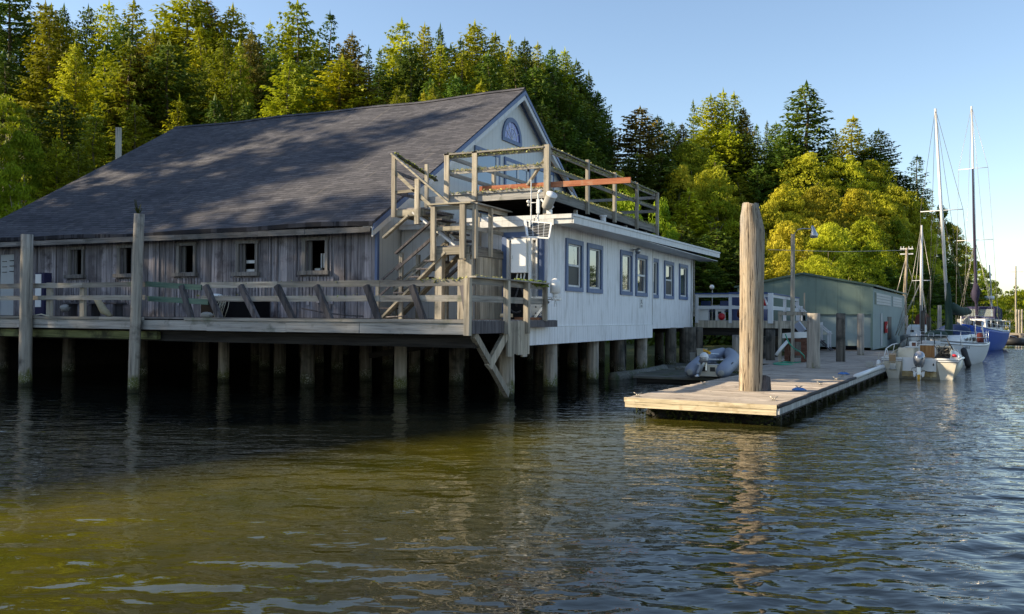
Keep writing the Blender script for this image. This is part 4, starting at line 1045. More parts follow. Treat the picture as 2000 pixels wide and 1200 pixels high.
# door in the wing front, with side light
d = MB().box(-11.55, -11.385, 24.03, 24.1, 2.14, 4.72).box(-11.384, -10.38, 24.03, 24.1, 4.56, 4.72).box(-10.36, -10.2, 24.03, 24.1, 2.14, 4.72)
dr = d.build('door', M['blue_trim'], barn); dr['label'] = 'dark doorway with blue trim behind the white cabinet'
MB().box(-11.38, -11.3, 24.0, 24.16, 2.14, 4.53).box(-11.3, -10.42, 24.0, 24.16, 4.47, 4.54).box(-10.62, -10.55, 24.0, 24.16, 2.14, 4.47).box(-10.44, -10.39, 24.0, 24.16, 2.14, 4.54).box(-10.55, -10.44, 24.05, 24.12, 4.1, 4.16).box(-10.55, -10.44, 24.05, 24.12, 3.4, 3.46).build('door_frame', M['white_trim'], dr)
MB().box(-11.3, -10.44, 24.14, 24.16, 2.14, 4.47).build('pane', M['glass_dark'], dr)
MB().box(-10.55, -10.44, 24.11, 24.125, 2.3, 4.4).build('blind', M['white_trim'], dr)
# wing roof
rz = lambda y: 5.13 + .0125 * (y - 23.5)
P = lambda y, dz: [(-15.1, y, rz(y) + dz), (-9.26, y, rz(y) + dz)]
mb = MB()
for ya, yb in ((23.9, 30.), (30., 37.), (37., 43.4)):
    a = P(ya, .0); b_ = P(yb, .0); c = P(ya, -.05); dd = P(yb, -.05)
    mb.add([a[0], a[1], b_[1], b_[0], c[0], c[1], dd[1], dd[0]], [(0, 1, 2, 3), (7, 6, 5, 4), (0, 4, 5, 1), (1, 5, 6, 2), (2, 6, 7, 3), (3, 7, 4, 0)], .4)
wr = mb.build('wing_roof', M['tar'], barn)
mb = MB()
mb.prism([(-9.24, 23.86, rz(23.86) - .24), (-9.24, 43.44, rz(43.44) - .24), (-9.24, 43.44, rz(43.44) - .045), (-9.24, 23.86, rz(23.86) - .045)], (.04, 0, 0), .5)
mb.prism([(-9.22, 23.84, rz(23.84) - .04), (-9.22, 43.46, rz(43.46) - .04), (-9.22, 43.46, rz(43.46) + .03), (-9.22, 23.84, rz(23.84) + .03)], (.05, 0, 0), .6)
mb.box(-15.05, -9.26, 23.86, 23.898, 4.9, 5.1).box(-15.05, -9.24, 23.82, 23.858, 5.05, 5.17)
mb.box(-12.2, -9.8, 23.80, 23.83, 4.86, 5.04)
mb.build('wing_fascia', M['white_trim'], barn)
MB().box(-10.1, -9.26, 23.9, 43.3, 4.965, 4.985).box(-15.0, -10.1, 23.9, 24.1, 4.965, 4.985).build('wing_soffit', M['white_trim'], barn)
MB().cyl((-9.45, 27.1, 5.1), (-9.45, 27.1, 5.42), .09, .09, 10).cyl((-9.45, 27.1, 5.42), (-9.45, 27.1, 5.47), .12, .12, 10).build('vent_pipe', M['white_trim'], barn)
# floor frame under the building
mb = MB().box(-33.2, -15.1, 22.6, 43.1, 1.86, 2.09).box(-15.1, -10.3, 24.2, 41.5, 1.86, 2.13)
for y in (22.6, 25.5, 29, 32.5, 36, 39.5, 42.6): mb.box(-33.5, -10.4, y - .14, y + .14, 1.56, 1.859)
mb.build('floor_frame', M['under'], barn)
MB().box(-33.2, -15.2, 43.21, 43.3, -.5, 2.1).box(-33.42, -33.31, 22.3, 43.2, -.5, 2.09).build('light_block_boards', M['under'], barn)  # added boards that keep light out from under the barn

# wall fittings that are things of their own
sg = thing('wall_sign', 'small narrow grey-white notice with dark marks on the white side wall', 'sign', (WX + .02, 33.45, 2.6))
MB().box(WX + .004, WX + .016, 33.26, 33.68, 2.58, 2.97).build('board', M['white_trim'], sg)
g = MB(); xx = WX + .02
g.ell((xx, 33.42, 2.87), .004, .06, .045, 10, 6)
for k in range(7):
    t0, t1 = math.pi * k / 7, math.pi * (k + 1) / 7
    g.bar((xx, 33.45 + .1 * math.cos(t0), 2.75 + .05 * math.sin(t0)), (xx, 33.45 + .1 * math.cos(t1), 2.75 + .05 * math.sin(t1)), .006, .03)
g.bar((xx, 33.33, 2.69), (xx, 33.55, 2.69), .006, .018).bar((xx, 33.33, 2.64), (xx, 33.55, 2.64), .006, .018).bar((xx, 33.47, 2.70), (xx, 33.55, 2.63), .006, .02)
g.build('symbol', M['stripe'], sg)
fl = thing('floodlight', 'small round grey floodlight under the eave between two windows', 'lamp', (WX, 32.4, 4.7))
MB().bar((WX, 32.45, 4.76), (WX + .2, 32.45, 4.78), .05, .05).build('bracket', M['metal'], fl)
MB(True).ell((WX + .22, 32.35, 4.74), .09, .11, .1, 10, 7).cyl((WX + .22, 32.35, 4.74), (WX + .25, 32.16, 4.68), .09, .1, 10).build('lamp_head', M['metal'], fl)

# ------------------------------------------------------------------ pilings
def pile(x, y, z1, r, label, group=None, mat='pile', lean=(0, 0), z0=-1.2, name='piling', top='flat', seed=None, n=14, taper=.93):
    sd_ = seed if seed is not None else int(abs(x * 37 + y * 91)) % 9999
    rs = random.Random(sd_); k = 10
    pts = [(x + lean[0] * (z0 + (z1 - z0) * i / k - 0), y + lean[1] * (z0 + (z1 - z0) * i / k), z0 + (z1 - z0) * i / k) for i in range(k + 1)]
    t = MB(True); t.tube(pts, [r * (1 + (taper - 1) * i / k) * rs.uniform(.97, 1.03) for i in range(k + 1)], n, .5, jit=.06, seed=sd_)
    o = t.build(name, M[mat]); tag(o, label, 'piling', group)
    # smooth sides but a crisp sawn top
    for p in o.data.polygons:
        if len(p.vertices) > 4: p.use_smooth = False
    return o
pile(-24.97, 18.5, 4.62, .2, 'grey round-topped piling at the left, rising as high as the eave of the barn', top='flat')
pile(-20.42, 18.48, 5.05, .155, 'tall slim grey piling standing in front of the deck edge, grass on its tip', lean=(.03, 0))
t = MB()
for k in range(14):
    a = rnd() * 6.28; t.bar((-20.25, 18.42, 5.0), (-20.25 + .1 * math.cos(a), 18.42 + .1 * math.sin(a), 5.15 + rnd() * .3), .012, .012)
tag(t.build('grass_tuft', M['brush']), 'tuft of dry grass growing on top of the tall slim piling', 'grass tuft')
pile(-10.38, 21.95, 1.75, .21, 'grey corner piling under the deck corner with two braces leaning against it')
pile(-10.42, 25.15, 1.5, .22, 'mottled piling under the near end of the white wall, barnacled at its foot')
pile(-10.42, 28.9, 1.5, .215, 'second piling from the near end under the white wall')
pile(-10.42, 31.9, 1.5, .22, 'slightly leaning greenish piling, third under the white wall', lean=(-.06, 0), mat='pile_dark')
pile(-10.42, 34.6, 1.5, .24, 'piling under the step in the bottom edge of the white wall')
pile(-13.9, 22.2, 1.7, .195, 'sunlit piling with a green foot under the stair end of the deck')
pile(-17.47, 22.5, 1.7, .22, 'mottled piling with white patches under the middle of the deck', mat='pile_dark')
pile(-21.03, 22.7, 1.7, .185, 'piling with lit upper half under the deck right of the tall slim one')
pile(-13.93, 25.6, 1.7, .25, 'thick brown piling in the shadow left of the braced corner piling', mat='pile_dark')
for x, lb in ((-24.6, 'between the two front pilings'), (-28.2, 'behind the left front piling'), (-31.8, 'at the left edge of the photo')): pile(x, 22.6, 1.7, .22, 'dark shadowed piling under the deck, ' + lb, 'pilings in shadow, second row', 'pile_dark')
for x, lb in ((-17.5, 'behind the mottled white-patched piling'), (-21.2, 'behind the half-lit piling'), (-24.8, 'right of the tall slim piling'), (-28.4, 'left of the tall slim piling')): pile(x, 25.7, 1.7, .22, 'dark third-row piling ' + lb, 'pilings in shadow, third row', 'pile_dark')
for y in (28.9, 32.5, 36.0, 39.5, 42.8):
    for x in (-12.0, -13.9, -17.5, -21.0, -24.6, -28.2):
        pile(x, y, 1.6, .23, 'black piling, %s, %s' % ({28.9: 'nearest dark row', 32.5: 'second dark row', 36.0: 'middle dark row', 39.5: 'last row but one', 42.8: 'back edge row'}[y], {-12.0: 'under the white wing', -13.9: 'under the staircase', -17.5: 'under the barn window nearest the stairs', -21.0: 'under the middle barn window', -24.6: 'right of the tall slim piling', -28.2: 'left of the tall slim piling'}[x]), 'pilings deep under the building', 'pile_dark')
for x, y, r, lb in ((-10.2, 38.2, .25, 'nearest'), (-10.05, 40.6, .38, 'thickest'), (-9.7, 41.2, .22, 'rightmost')): pile(x, y, 1.8, r, lb + ' dark piling of the group at the far corner of the white wall', 'pilings under the far corner', 'pile_dark')
for x in (-8.0, -6.8, -5.5): 
    for y in (42.3, 45.5): pile(x, y, 1.4, .22, 'dark piling under the %s edge of the patio deck, %s' % ('front' if y < 43 else 'inner', {-8.0: 'left of the big pile', -6.8: 'hidden by the big pile', -5.5: 'right of the big pile'}[x]), 'pilings under the patio deck', 'pile_dark')
# cross brace timbers below the deck
for p, q, lb in (((-9.85, 18.97, 1.78), (-10.2, 21.6, .15), 'long grey brace running down from the deck corner to the corner piling'), ((-9.8, 20.75, 1.85), (-10.0, 20.05, .95), 'short grey brace crossing the long one below the deck corner')):
    tag(MB().bar(p, q, .12, .2).build('brace', M['post']), lb, 'timber brace')
tag(MB().bar((-16.2, 24.0, .95), (-14.0, 24.1, 1.3), .1, .18).build('brace', M['under']), 'dark diagonal brace in the shadow left of the sunlit piling', 'timber brace')

# ------------------------------------------------------------------ lower deck in front of the barn
deck = thing('wooden_deck', 'long grey wooden deck with slanted rail posts along the front of the barn', 'deck', (-20, 20.5, 2.0))
mb = MB(); y = 18.74
while y < 22.38:
    x = -34.0
    while x < -9.85:
        L = U(2.4, 4.8); x2 = min(x + L, -9.82); mb.box(x, x2 - .006, y, y + .134, 2.085, 2.125 + U(0, .006)); x = x2
    y += .14
y = 22.42
while y < 24.0:
    mb.box(-14.8, -9.82, y, y + .134, 2.085, 2.128); y += .14
mb.build('deck_boards', M['dock_grey'], deck)
mb = MB()
for a, b_ in ((-34, -29.1), (-29.1, -25.6), (-25.6, -20.3), (-20.3, -17.9), (-17.9, -15.2), (-15.2, -12.9), (-12.9, -9.84)):
    mb.box(a + .004, b_ - .004, 18.66 + U(-.01, .01), 18.72, 1.78 + U(-.01, .01), 2.05)
mb.build('fascia', M['fascia'], deck)
mb = MB()
for a, b_ in ((-34, -28.1), (-28.1, -22), (-22, -20.3), (-18.7, -13.4), (-13.4, -9.84)): mb.box(a + .004, b_ - .004, 18.62, 18.735, 2.054, 2.13)
mb.build('edge_board', M['grey_x'], deck)
MB().box(-9.82, -9.76, 18.74, 20.5, 1.8, 2.1).build('side_fascia', M['dark_post'], deck); MB().box(-9.82, -9.76, 22.0, 24.05, 1.93, 2.12).build('side_fascia', M['dark_post'], deck)
mb = MB(); y = 20.68
while y < 22.0: mb.box(-9.8, -9.74, y, min(y + .29, 22.02), 1.2 + U(-.05, .05), 2.1); y += .3
mb.build('skirt_boards', M['post'], deck)
MB().box(-34, -20.0, 18.9, 19.05, 1.5, 1.72).build('mossy_beam', M['moss_beam'], deck)
mb = MB().box(-34, -9.9, 19.1, 19.3, 1.45, 1.75).box(-34, -9.9, 22.1, 22.35, 1.5, 1.8)
for i in range(24): mb.box(-33.5 + i, -33.42 + i, 18.75, 22.4, 1.8, 2.08)
mb.build('joists', M['under'], deck)
# rail
for z0, z1, nm in ((2.96, 3.11, 'top_rail'), (2.59, 2.73, 'middle_rail')):
    for a, b_ in ((-34, -29.6), (-29.59, -25.4), (-25.39, -22.9), (-22.89, -20.35)): MB().box(a, b_, 18.78, 18.83, z0 + .03 + U(-.01, .01), z1 + .03).build(nm, M['grey_x'], deck)
    for a, b_ in ((-18.25, -15.6), (-15.59, -12.4), (-12.39, -9.8)): MB().box(a, b_, 18.78, 18.83, z0 - .02 + U(-.008, .008), z1 - .01).build(nm, M['grey_x'], deck)
for nm, q in (('upper', ((-20.3, 18.77, 3.08), (-18.2, 18.77, 2.96))), ('lower', ((-20.2, 18.77, 2.66), (-17.95, 18.77, 2.56)))):
    gr = MB().bar(q[0], q[1], .05, .15).build('broken_rail', M['green_rail'], deck)
    gr['label'] = nm + ' drooping greenish rail board right of the tall slim piling'
for X, lean in ((-33.0, 0), (-30.6, 0), (-28.0, 0), (-25.6, 0), (-24.45, 0), (-23.0, 0), (-20.85, 0)):
    MB().box(X - .09, X + .1, 18.85, 18.95, 2.12, 3.14 + U(-.02, .03)).build('post', M['post'], deck)
for Xt, Xb in ((355, 374), (402, 430), (470, 502), (541, 573), (618, 646), (715, 740), (804, 828), (905, 916)):
    a = hy(Xt, 558, 18.73); b_ = hy(Xb, 620, 18.73)
    pst = MB().bar(a, (b_.x, b_.y, 2.1), .14, .13, up=(0, 1, 0)).build('post', M['dark_post'], deck); pst['label'] = 'dark rail post leaning to the left'
MB().box(-9.93, -9.78, 18.6, 18.74, 1.76, 3.12).build('post', M['post'], deck)
for y in (20.56, 21.8): MB().box(-9.8, -9.66, y - .07, y + .07, 1.77, 3.15).build('post', M['post'], deck)
MB().box(-9.82, -9.7, 23.05, 23.17, 2.1, 3.16).build('post', M['post'], deck)
MB().box(-9.84, -9.79, 18.75, 23.2, 2.98, 3.13).box(-9.84, -9.79, 18.75, 23.2, 2.56, 2.72).box(-9.9, -9.66, 18.72, 23.2, 3.131, 3.17).build('side_rail', M['grey_y'], deck)
def mossy(name, segs, parent, mat='moss', n=60, s=.05, local=False):
    mb = MB()
    for (p, q) in segs:
        p, q = Vector(p), Vector(q); k = int((q - p).length * n)
        for i in range(k):
            if rnd() < .2: continue
            c = p.lerp(q, rnd()) + Vector((U(-.04, .04), U(-.04, .04), U(-.05, .025)))
            r = s * U(.35, 1.3); b0 = [c + Vector((U(-1, 1), U(-1, 1), U(-1, .8))) * r for _ in range(4)]
            mb.add(b0, [(0, 1, 2), (0, 2, 3), (0, 3, 1), (1, 3, 2)])
    return mb.build(name, M[mat], parent)
mossy('moss', [((-9.8, 21.2, 3.18), (-9.8, 23.2, 3.18)), ((-9.8, 22.3, 3.12), (-9.7, 23.2, 3.12))], deck, 'moss_green', 110)
mossy('lichen', [((-11.2, 18.8, 3.1), (-9.85, 18.8, 3.13)), ((-9.85, 18.8, 3.16), (-9.8, 20.6, 3.18))], deck, 'moss', 100, .045)
mossy('moss', [((-34, 18.8, 2.75), (-10, 18.8, 2.74)), ((-34, 18.8, 3.14), (-10, 18.8, 3.1))], deck, 'moss', 3, .035)

# ------------------------------------------------------------------ roof deck above the wing
rd = thing('roof_deck', 'mossy wooden balcony deck with open rails on top of the white wing', 'deck', (-11.8, 29, 5.6))
mb = MB(); y = 24.05
while y < 35.5: mb.box(-13.4, -10.16, y, y + .135, 5.925, 5.965); y += .14
mb.build('deck_boards', M['dock_grey'], rd)
MB().box(-14.2, -10.12, 23.96, 24.04, 5.68, 5.9).box(-13.42, -10.1, 23.92, 24.05, 5.905, 5.98).build('front_beam', M['fascia'], rd)
MB().box(-10.16, -10.08, 24.05, 35.5, 5.66, 5.95).build('side_beam', M['grey_y'], rd)
MB().box(-13.4, -10.2, 35.4, 35.5, 5.66, 5.9).box(-13.44, -13.36, 24.05, 35.5, 5.66, 5.92).build('back_beam', M['grey_x'], rd)
mb = MB(); y = 25
while y < 35: mb.box(-13.3, -10.2, y, y + .06, 5.7, 5.9); y += .6
mb.build('joists', M['under'], rd)
for y in (24.3, 26.8, 29.4, 32.0, 34.6): MB().box(-10.35, -10.24, y, y + .1, 5.2, 5.66).build('stub_post', M['white_trim'] if y > 25 else M['post'], rd)
for x in (-13.38, -12.42): MB().box(x - .08, x + .08, 23.88, 23.958, 5.68, 7.18).build('post', M['post'], rd)
MB().box(-10.16, -10.0, 23.9, 24.04, 5.66, 7.22).build('post', M['post'], rd)
for y in (27.23, 29.97, 32.6, 35.4): MB().box(-10.079, -9.98, y - .08, y + .08, 5.55, 7.3).build('post', M['post'], rd)
for y in (27.2, 31.3, 35.4): MB().box(-13.45, -13.35, y - .07, y + .07, 5.7, 7.2).build('post', M['post'], rd)
MB().box(-13.46, -10.17, 23.96, 24.0, 7.03, 7.13).box(-13.48, -10.165, 23.88, 24.05, 7.135, 7.18).box(-13.46, -10.17, 23.96, 24.0, 6.55, 6.68).build('front_rail', M['grey_x'], rd)
mb = MB()
mb.bar((-10.12, 24.05, 7.08), (-10.12, 35.5, 7.2), .05, .13).bar((-10.1, 24.05, 7.17), (-10.1, 35.5, 7.29), .16, .04).bar((-10.12, 24.05, 6.58), (-10.12, 35.5, 6.66), .05, .13)
mb.bar((-13.4, 24.05, 6.6), (-13.4, 35.5, 6.6), .05, .12).bar((-13.4, 24.05, 7.1), (-13.4, 35.5, 7.1), .05, .12)
mb.build('side_rail', M['grey_y'], rd)
MB().box(-13.4, -10.1, 35.45, 35.49, 6.5, 6.62).box(-13.4, -10.1, 35.45, 35.49, 7.05, 7.17).build('back_rail', M['grey_x'], rd)
MB().bar(hy(1030, 362, 24.06), hy(1068, 306, 24.06), .05, .13, up=(0, 1, 0)).build('brace', M['post'], rd)
MB().bar((-10.16, 24.15, 7.0), (-10.16, 26.2, 6.2), .05, .14).build('brace', M['grey_y'], rd)
mossy('moss', [((-13.4, 23.95, 7.19), (-10.15, 23.95, 7.19)), ((-13.4, 23.93, 7.1), (-10.2, 23.93, 7.12)), ((-13.3, 23.95, 6.68), (-10.2, 23.95, 6.69)), ((-13.3, 23.92, 5.99), (-10.2, 23.92, 6.0)), ((-10.1, 24.1, 7.2), (-10.05, 35.4, 7.32)), ((-10.1, 24.1, 6.64), (-10.1, 35.4, 6.72)), ((-10.07, 24.1, 5.97), (-10.07, 35.4, 5.97)), ((-10.07, 24.4, 7.1), (-10.07, 35.0, 7.22))], rd, 'moss', 110, .034)
pk = MB().box(-12.35, -10.17, 24.08, 24.15, 5.99, 6.15).box(-10.165, -7.6, 24.085, 24.155, 5.99, 6.15).build('plank', M['red_plank'])
tag(pk, 'long reddish plank sticking out past the corner of the roof deck', 'plank')

# ------------------------------------------------------------------ outside stairs, upper and lower landing
st = thing('outdoor_staircase', 'weathered wooden staircase with two landings climbing to the roof deck', 'staircase', (-13, 22.8, 2.12))
A0, A1, B0, B1 = -14.15, -13.25, -12.75, -11.5       # x ranges of the two landings
# upper landing
mb = MB()
for k in range(12): mb.box(A0, A1 + .1, 22.2 + k * .15, 22.34 + k * .15, 5.3, 5.34)
mb.build('landing_boards', M['dock_grey'], st)
MB().box(A0, A1, 22.14, 22.2, 5.1, 5.29).box(A0, A0 + .06, 22.2, 24.0, 5.1, 5.29).box(A1, A1 + .06, 22.2, 24.0, 5.1, 5.29).build('landing_beam', M['stair'], st)
MB().bar((A0 + .5, 22.17, 5.12), (A0 - .35, 22.17, 4.5), .06, .15, up=(0, 1, 0)).bar((A1 - .1, 22.6, 5.12), (A1 + .9, 22.6, 4.25), .06, .15, up=(0, 1, 0)).build('brace', M['stair'], st)
MB().box(A0 - .02, A0 + .1, 22.04, 22.14, 5.08, 6.9).build('post', M['post'], st)
MB().box(A1 - .14, A1 + .0, 22.04, 22.14, 4.85, 6.15).build('post', M['post'], st)
MB().box(A0 + .02, A0 + .12, 23.85, 23.95, 5.1, 6.9).build('post', M['post'], st)
# upper rails: down to the right along the flight, and back to the gable
MB().bar((A0, 22.02, 6.92), (-12.2, 22.02, 5.35), .12, .05).bar((A0, 22.1, 6.45), (-12.75, 22.1, 5.25), .05, .1).bar((A0, 22.1, 5.8), (A1 - .1, 22.1, 5.82), .05, .08).build('hand_rail', M['stair'], st)
MB().bar((A0 + .05, 22.1, 6.92), (A0 - .15, 24.9, 6.55), .09, .05).bar((A0 + .05, 22.15, 6.4), (A0 + .05, 24.0, 6.3), .05, .09).bar((A0 + .05, 22.15, 5.8), (A0 + .05, 24.0, 5.8), .05, .09).build('side_rail', M['dark_post'], st)
mossy('moss', [((A0 + .05, 22.1, 6.95), (A0 - .15, 24.9, 6.58))], st, 'moss_green', 150, .06)
# upper flight: treads from the upper landing down to the lower landing (behind the front rail)
for k in range(5):
    x = A1 + .12 + k * .23; z = 5.2 - k * .2
    MB().box(x, x + .3, 22.25, 23.1, z - .04, z).build('tread', M['dark_post'], st)
MB().bar((A1 - .25, 22.22, 5.2), (-12.1, 22.22, 4.2), .05, .24, up=(0, 1, 0)).build('stringer', M['white_trim'], st)
MB().bar((A1 - .25, 23.13, 5.2), (-12.1, 23.13, 4.2), .05, .24, up=(0, 1, 0)).build('stringer', M['stair'], st)
# lower landing
mb = MB()
for k in range(13): mb.box(B0, B1 - .04, 22.06 + k * .147, 22.2 + k * .147, 4.16, 4.2)
mb.build('landing_boards', M['dock_grey'], st)
MB().box(B0 + .1, B1 - .08, 22.0, 22.05, 3.95, 4.155).build('landing_beam', M['stair'], st)
MB().box(B1 - .06, B1, 22.05, 24.08, 3.92, 4.155).build('landing_beam', M['grey_y'], st)
MB().box(B0 - .02, B0 + .12, 21.9, 21.998, 3.78, 5.32).build('post', M['post'], st)
MB().box(B1 - .33, B1 - .17, 21.88, 21.998, 3.82, 5.34).build('post', M['post'], st)
MB().box(B1 + .002, B1 + .12, 22.0, 22.14, 3.82, 5.32).build('post', M['post'], st)
MB().box(B1 + .002, B1 + .1, 23.0, 23.12, 3.92, 5.33).build('post', M['post'], st)
MB().box(B1 - .8, B1 - .68, 23.8, 23.92, 4.2, 5.3).build('post', M['post'], st)
MB().box(B0 - .1, B1 + .02, 21.86, 22.04, 5.345, 5.385).box(B0, B1, 22.0, 22.04, 5.2, 5.32).box(B0, B1, 22.0, 22.05, 4.62, 4.74).build('front_rail', M['stair'], st)
MB().box(B1 - .02, B1 + .14, 22.05, 24.35, 5.34, 5.38).box(B1 - .04, B1 - .002, 22.05, 24.3, 5.22, 5.33).box(B1 - .04, B1 - .002, 22.05, 24.05, 4.62, 4.73).build('side_rail', M['grey_y'], st)
# legs and boarded box under the lower landing
for x in (B0 + .05, B1 - .3): MB().box(x, x + .22, 22.05, 22.25, 2.12, 3.94).build('leg', M['post'], st)
MB().box(B0 + .75, B0 + .87, 23.6, 23.8, 2.12, 3.95).build('leg', M['dark_post'], st)
MB().box(B1 - .45, B1 - .02, 22.02, 22.05, 2.12, 3.8).build('cladding', M['post'], st)
mb = MB(); y = 22.3
while y < 23.95: mb.box(B1 - .05, B1 - .01, y, y + .23, 2.14, 3.9); y += .24
mb.build('cladding', M['post'], st)
MB().bar((B0 + 1.0, 22.4, 3.9), (B0 + .1, 22.4, 3.2), .06, .14, up=(0, 1, 0)).build('brace', M['dark_post'], st)
# lower flight: down to the left
xa, za, xb, zb = -12.35, 4.1, -14.5, 2.2
for yy in (22.12, 22.95): MB().bar((xa, yy, za - .08), (xb, yy, zb - .08), .06, .27, up=(0, 1, 0)).build('stringer', M['stair'], st)
for k in range(8):
    u = (k + .7) / 8.4; x = xa + (xb - xa) * u; z = za + (zb - za) * u + .1
    MB().box(x - .28, x + .12, 22.05, 23.02, z - .045, z).build('tread', M['dark_post'], st)
for yy in (22.06, 23.0):
    mb = MB().bar((-12.72, yy, 4.98), (-14.02, yy, 4.02), .1, .06).bar((-12.72, yy, 4.5), (-14.0, yy, 3.55), .04, .08)
    if yy > 22.5: mb.bar((-12.9, yy, 4.3), (-14.7, yy, 2.95), .04, .08)
    mb.bar((-13.85, yy + .02, 3.75), (-14.7, yy + .02, 3.1), .05, .05).bar((-13.85, yy + .02, 3.35), (-14.7, yy + .02, 2.7), .05, .05)
    mb.build('hand_rail', M['dark_post'] if yy < 22.5 else M['stair'], st)
    for x, zt in ((-13.88, 4.05), (-14.68, 3.15)): MB().box(x - .05, x + .06, yy + .04, yy + .13, 2.12, zt).build('post', M['post'], st)
MB().box(-12.98, -12.88, 23.1, 23.2, 2.12, 4.9).build('post', M['post'], st)
# ------------------------------------------------------------------ floating dock
M['dock_strip'] = paint('dock_strip', (.5, .5, .49), (.16, .15, .13), .8, pos=.5)
RZ = -R(4.0)
dock = thing('floating_dock', 'long grey plank float whose near end is sunlit, boats moored along its right side', 'dock', (-2.82, 18.78, 0.0), rz=RZ)
def L(mb, name, mat, parent): return mb.build(name, M[mat], parent, local=True)
def dl(x, y, z):      # dock local -> world
    c, s_ = math.cos(RZ), math.sin(RZ); return Vector((-2.82 + x * c - y * s_, 18.78 + x * s_ + y * c, z))
rs = random.Random(4)
def planks(x0, x1, y0, y1, z, w=.14):
    mb = MB(); y = y0
    while y < y1:
        xs = [x0] + ([rs.uniform(x0 + .8, x1 - .8)] if x1 - x0 > 2.2 and rs.random() < .35 else []) + [x1]
        for a, b_ in zip(xs, xs[1:]): mb.box(a + rs.uniform(0, .012), b_ - rs.uniform(0, .012), y + .004, min(y + w - .006, y1), z - .045, z + rs.uniform(-.004, .005), rs.random())
        y += w
    return mb
L(planks(-3.27, 0, 0.03, 11.99, .45), 'planks', 'dock_wood', dock)
L(planks(-4.0, 0, 12.0, 17.49, .45), 'planks', 'dock_wood', dock)
L(planks(-5.3, 0, 17.5, 36.5, .45), 'planks', 'dock_wood', dock)
mb = MB().box(-3.3, .01, -.02, .028, .36, .452).box(-3.28, .0, -.012, .027, .24, .355)
L(mb, 'end_board', 'dock_edge', dock)
mb = MB()
for a, b_ in ((0, 4.1), (4.1, 8.2), (8.2, 12.3), (12.3, 16.4), (16.4, 36)):
    mb.box(.004, .06, a + .005, b_ - .005, .26, .385)
L(mb, 'side_board', 'dock_strip', dock)
L(MB().box(-.05, .003, .03, 36, .2, .4), 'edge_beam', 'dark_post', dock)
mb = MB(True)
pts = [(.03 + .012 * math.sin(i * 1.7), i * .55, .425 + .012 * math.sin(i * 2.3)) for i in range(20)]
mb.tube(pts, .045, 7, jit=.12); L(mb, 'rubber_strip', 'tar', dock)
mb = MB(True); mb.tube([(.05, 10.4, .47), (.05, 13.5, .475), (.05, 17.2, .47)], .075, 10); L(mb, 'fender_tube', 'white_gloss', dock)
for k in range(14): L(MB().box(-.12, -.02, .5 + k * 1.35, .58 + k * 1.35, -.1, .3), 'stanchion', 'pile_dark', dock)
for k in range(3): L(MB().box(-3.0 + k * 1.2, -2.9 + k * 1.2, .05, 11.8, .2, .39), 'stringer', 'under', dock)
mb = MB(True)
for x in (-.55, -2.7):
    pts = [(x + .03 * math.sin(k), .55 + k * .8, .02 + .05 * math.sin(k * 1.3)) for k in range(44 if x > -1 else 15)]
    mb.tube(pts, .3, 12, jit=.08)
mb.box(-2.5, -.8, .7, 11, -.3, .2); L(mb, 'float_log', 'under', dock)
mb = MB()
for k in range(900):
    y = rs.uniform(.4, 12); a = rs.uniform(-1.2, 1.0); c = Vector((-.5 + .34 * math.cos(a), y, .03 + .3 * math.sin(a)))
    q = [c + Vector((rs.uniform(-1, 1), rs.uniform(-1, 1), rs.uniform(-1, 1))) * .06 for _ in range(3)]; mb.add(q, [(0, 1, 2)], rs.random())
for k in range(500):
    x, y = rs.uniform(-3.2, -.1), rs.uniform(.15, .5); c = Vector((x, y, rs.uniform(.02, .24)))
    q = [c + Vector((rs.uniform(-1, 1), rs.uniform(-1, 1), rs.uniform(-1, 1))) * .05 for _ in range(3)]; mb.add(q, [(0, 1, 2)], rs.random())
L(mb, 'seaweed', 'weed', dock)
def cleat(x, y, label):
    p = dl(x, y, .455); c = thing('cleat', label, 'cleat', p, 'mooring cleats on the float', rz=rs.uniform(-.4, .4))
    mb = MB(True).tube([(-.09, 0, .09), (-.03, 0, .055), (.03, 0, .055), (.09, 0, .09)], .012, 6).tube([(-.02, 0, 0), (-.02, 0, .06)], .014, 6).tube([(.02, 0, 0), (.02, 0, .06)], .014, 6)
    L(mb, 'horn', 'brass', c); L(MB().box(-.06, .06, -.03, .03, -.004, .008), 'base_plate', 'brass', c)
cleat(-3.1, .3, 'small cleat at the left tip of the float'); cleat(-.28, 1.0, 'cleat at the near right corner of the float')
cleat(-.25, 6.3, 'cleat at the float edge, second from the near right corner'); cleat(-.22, 8.6, 'cleat at the sunlit float edge, third from the near right corner')
cleat(-.3, 10.2, 'small dark cleat at the float edge where the white tube starts')
cleat(-2.9, 4.6, 'tiny cleat on the left edge of the float')
for x, y, lb in ((-.35, 4.0, 'blue rope wound round a cleat on the sunlit part of the float'), (-.45, 11.4, 'blue rope wound round a cleat on the shaded part of the float')):
    p = dl(x, y, .46); c = thing('rope_coil', lb, 'rope', p)
    pts = [(.17 * math.cos(t * .5) * (1 - t * .012), .14 * math.sin(t * .5) * (1 - t * .012), .015 + .001 * t) for t in range(48)]
    L(MB(True).tube(pts, .018, 5), 'rope', 'rope_blue', c)
    L(MB(True).tube([(-.08, 0, .12), (0, 0, .07), (.08, 0, .12)], .015, 6).tube([(0, 0, 0), (0, 0, .08)], .02, 6), 'horn', 'brass', c)
c = dl(-.35, 16.8, .455)
tag(MB().box(c.x - .14, c.x + .12, c.y - .1, c.y + .1, .46, .66).build('wooden_box', M['concrete']), 'small pale block standing on the float edge next to the white fender', 'block')

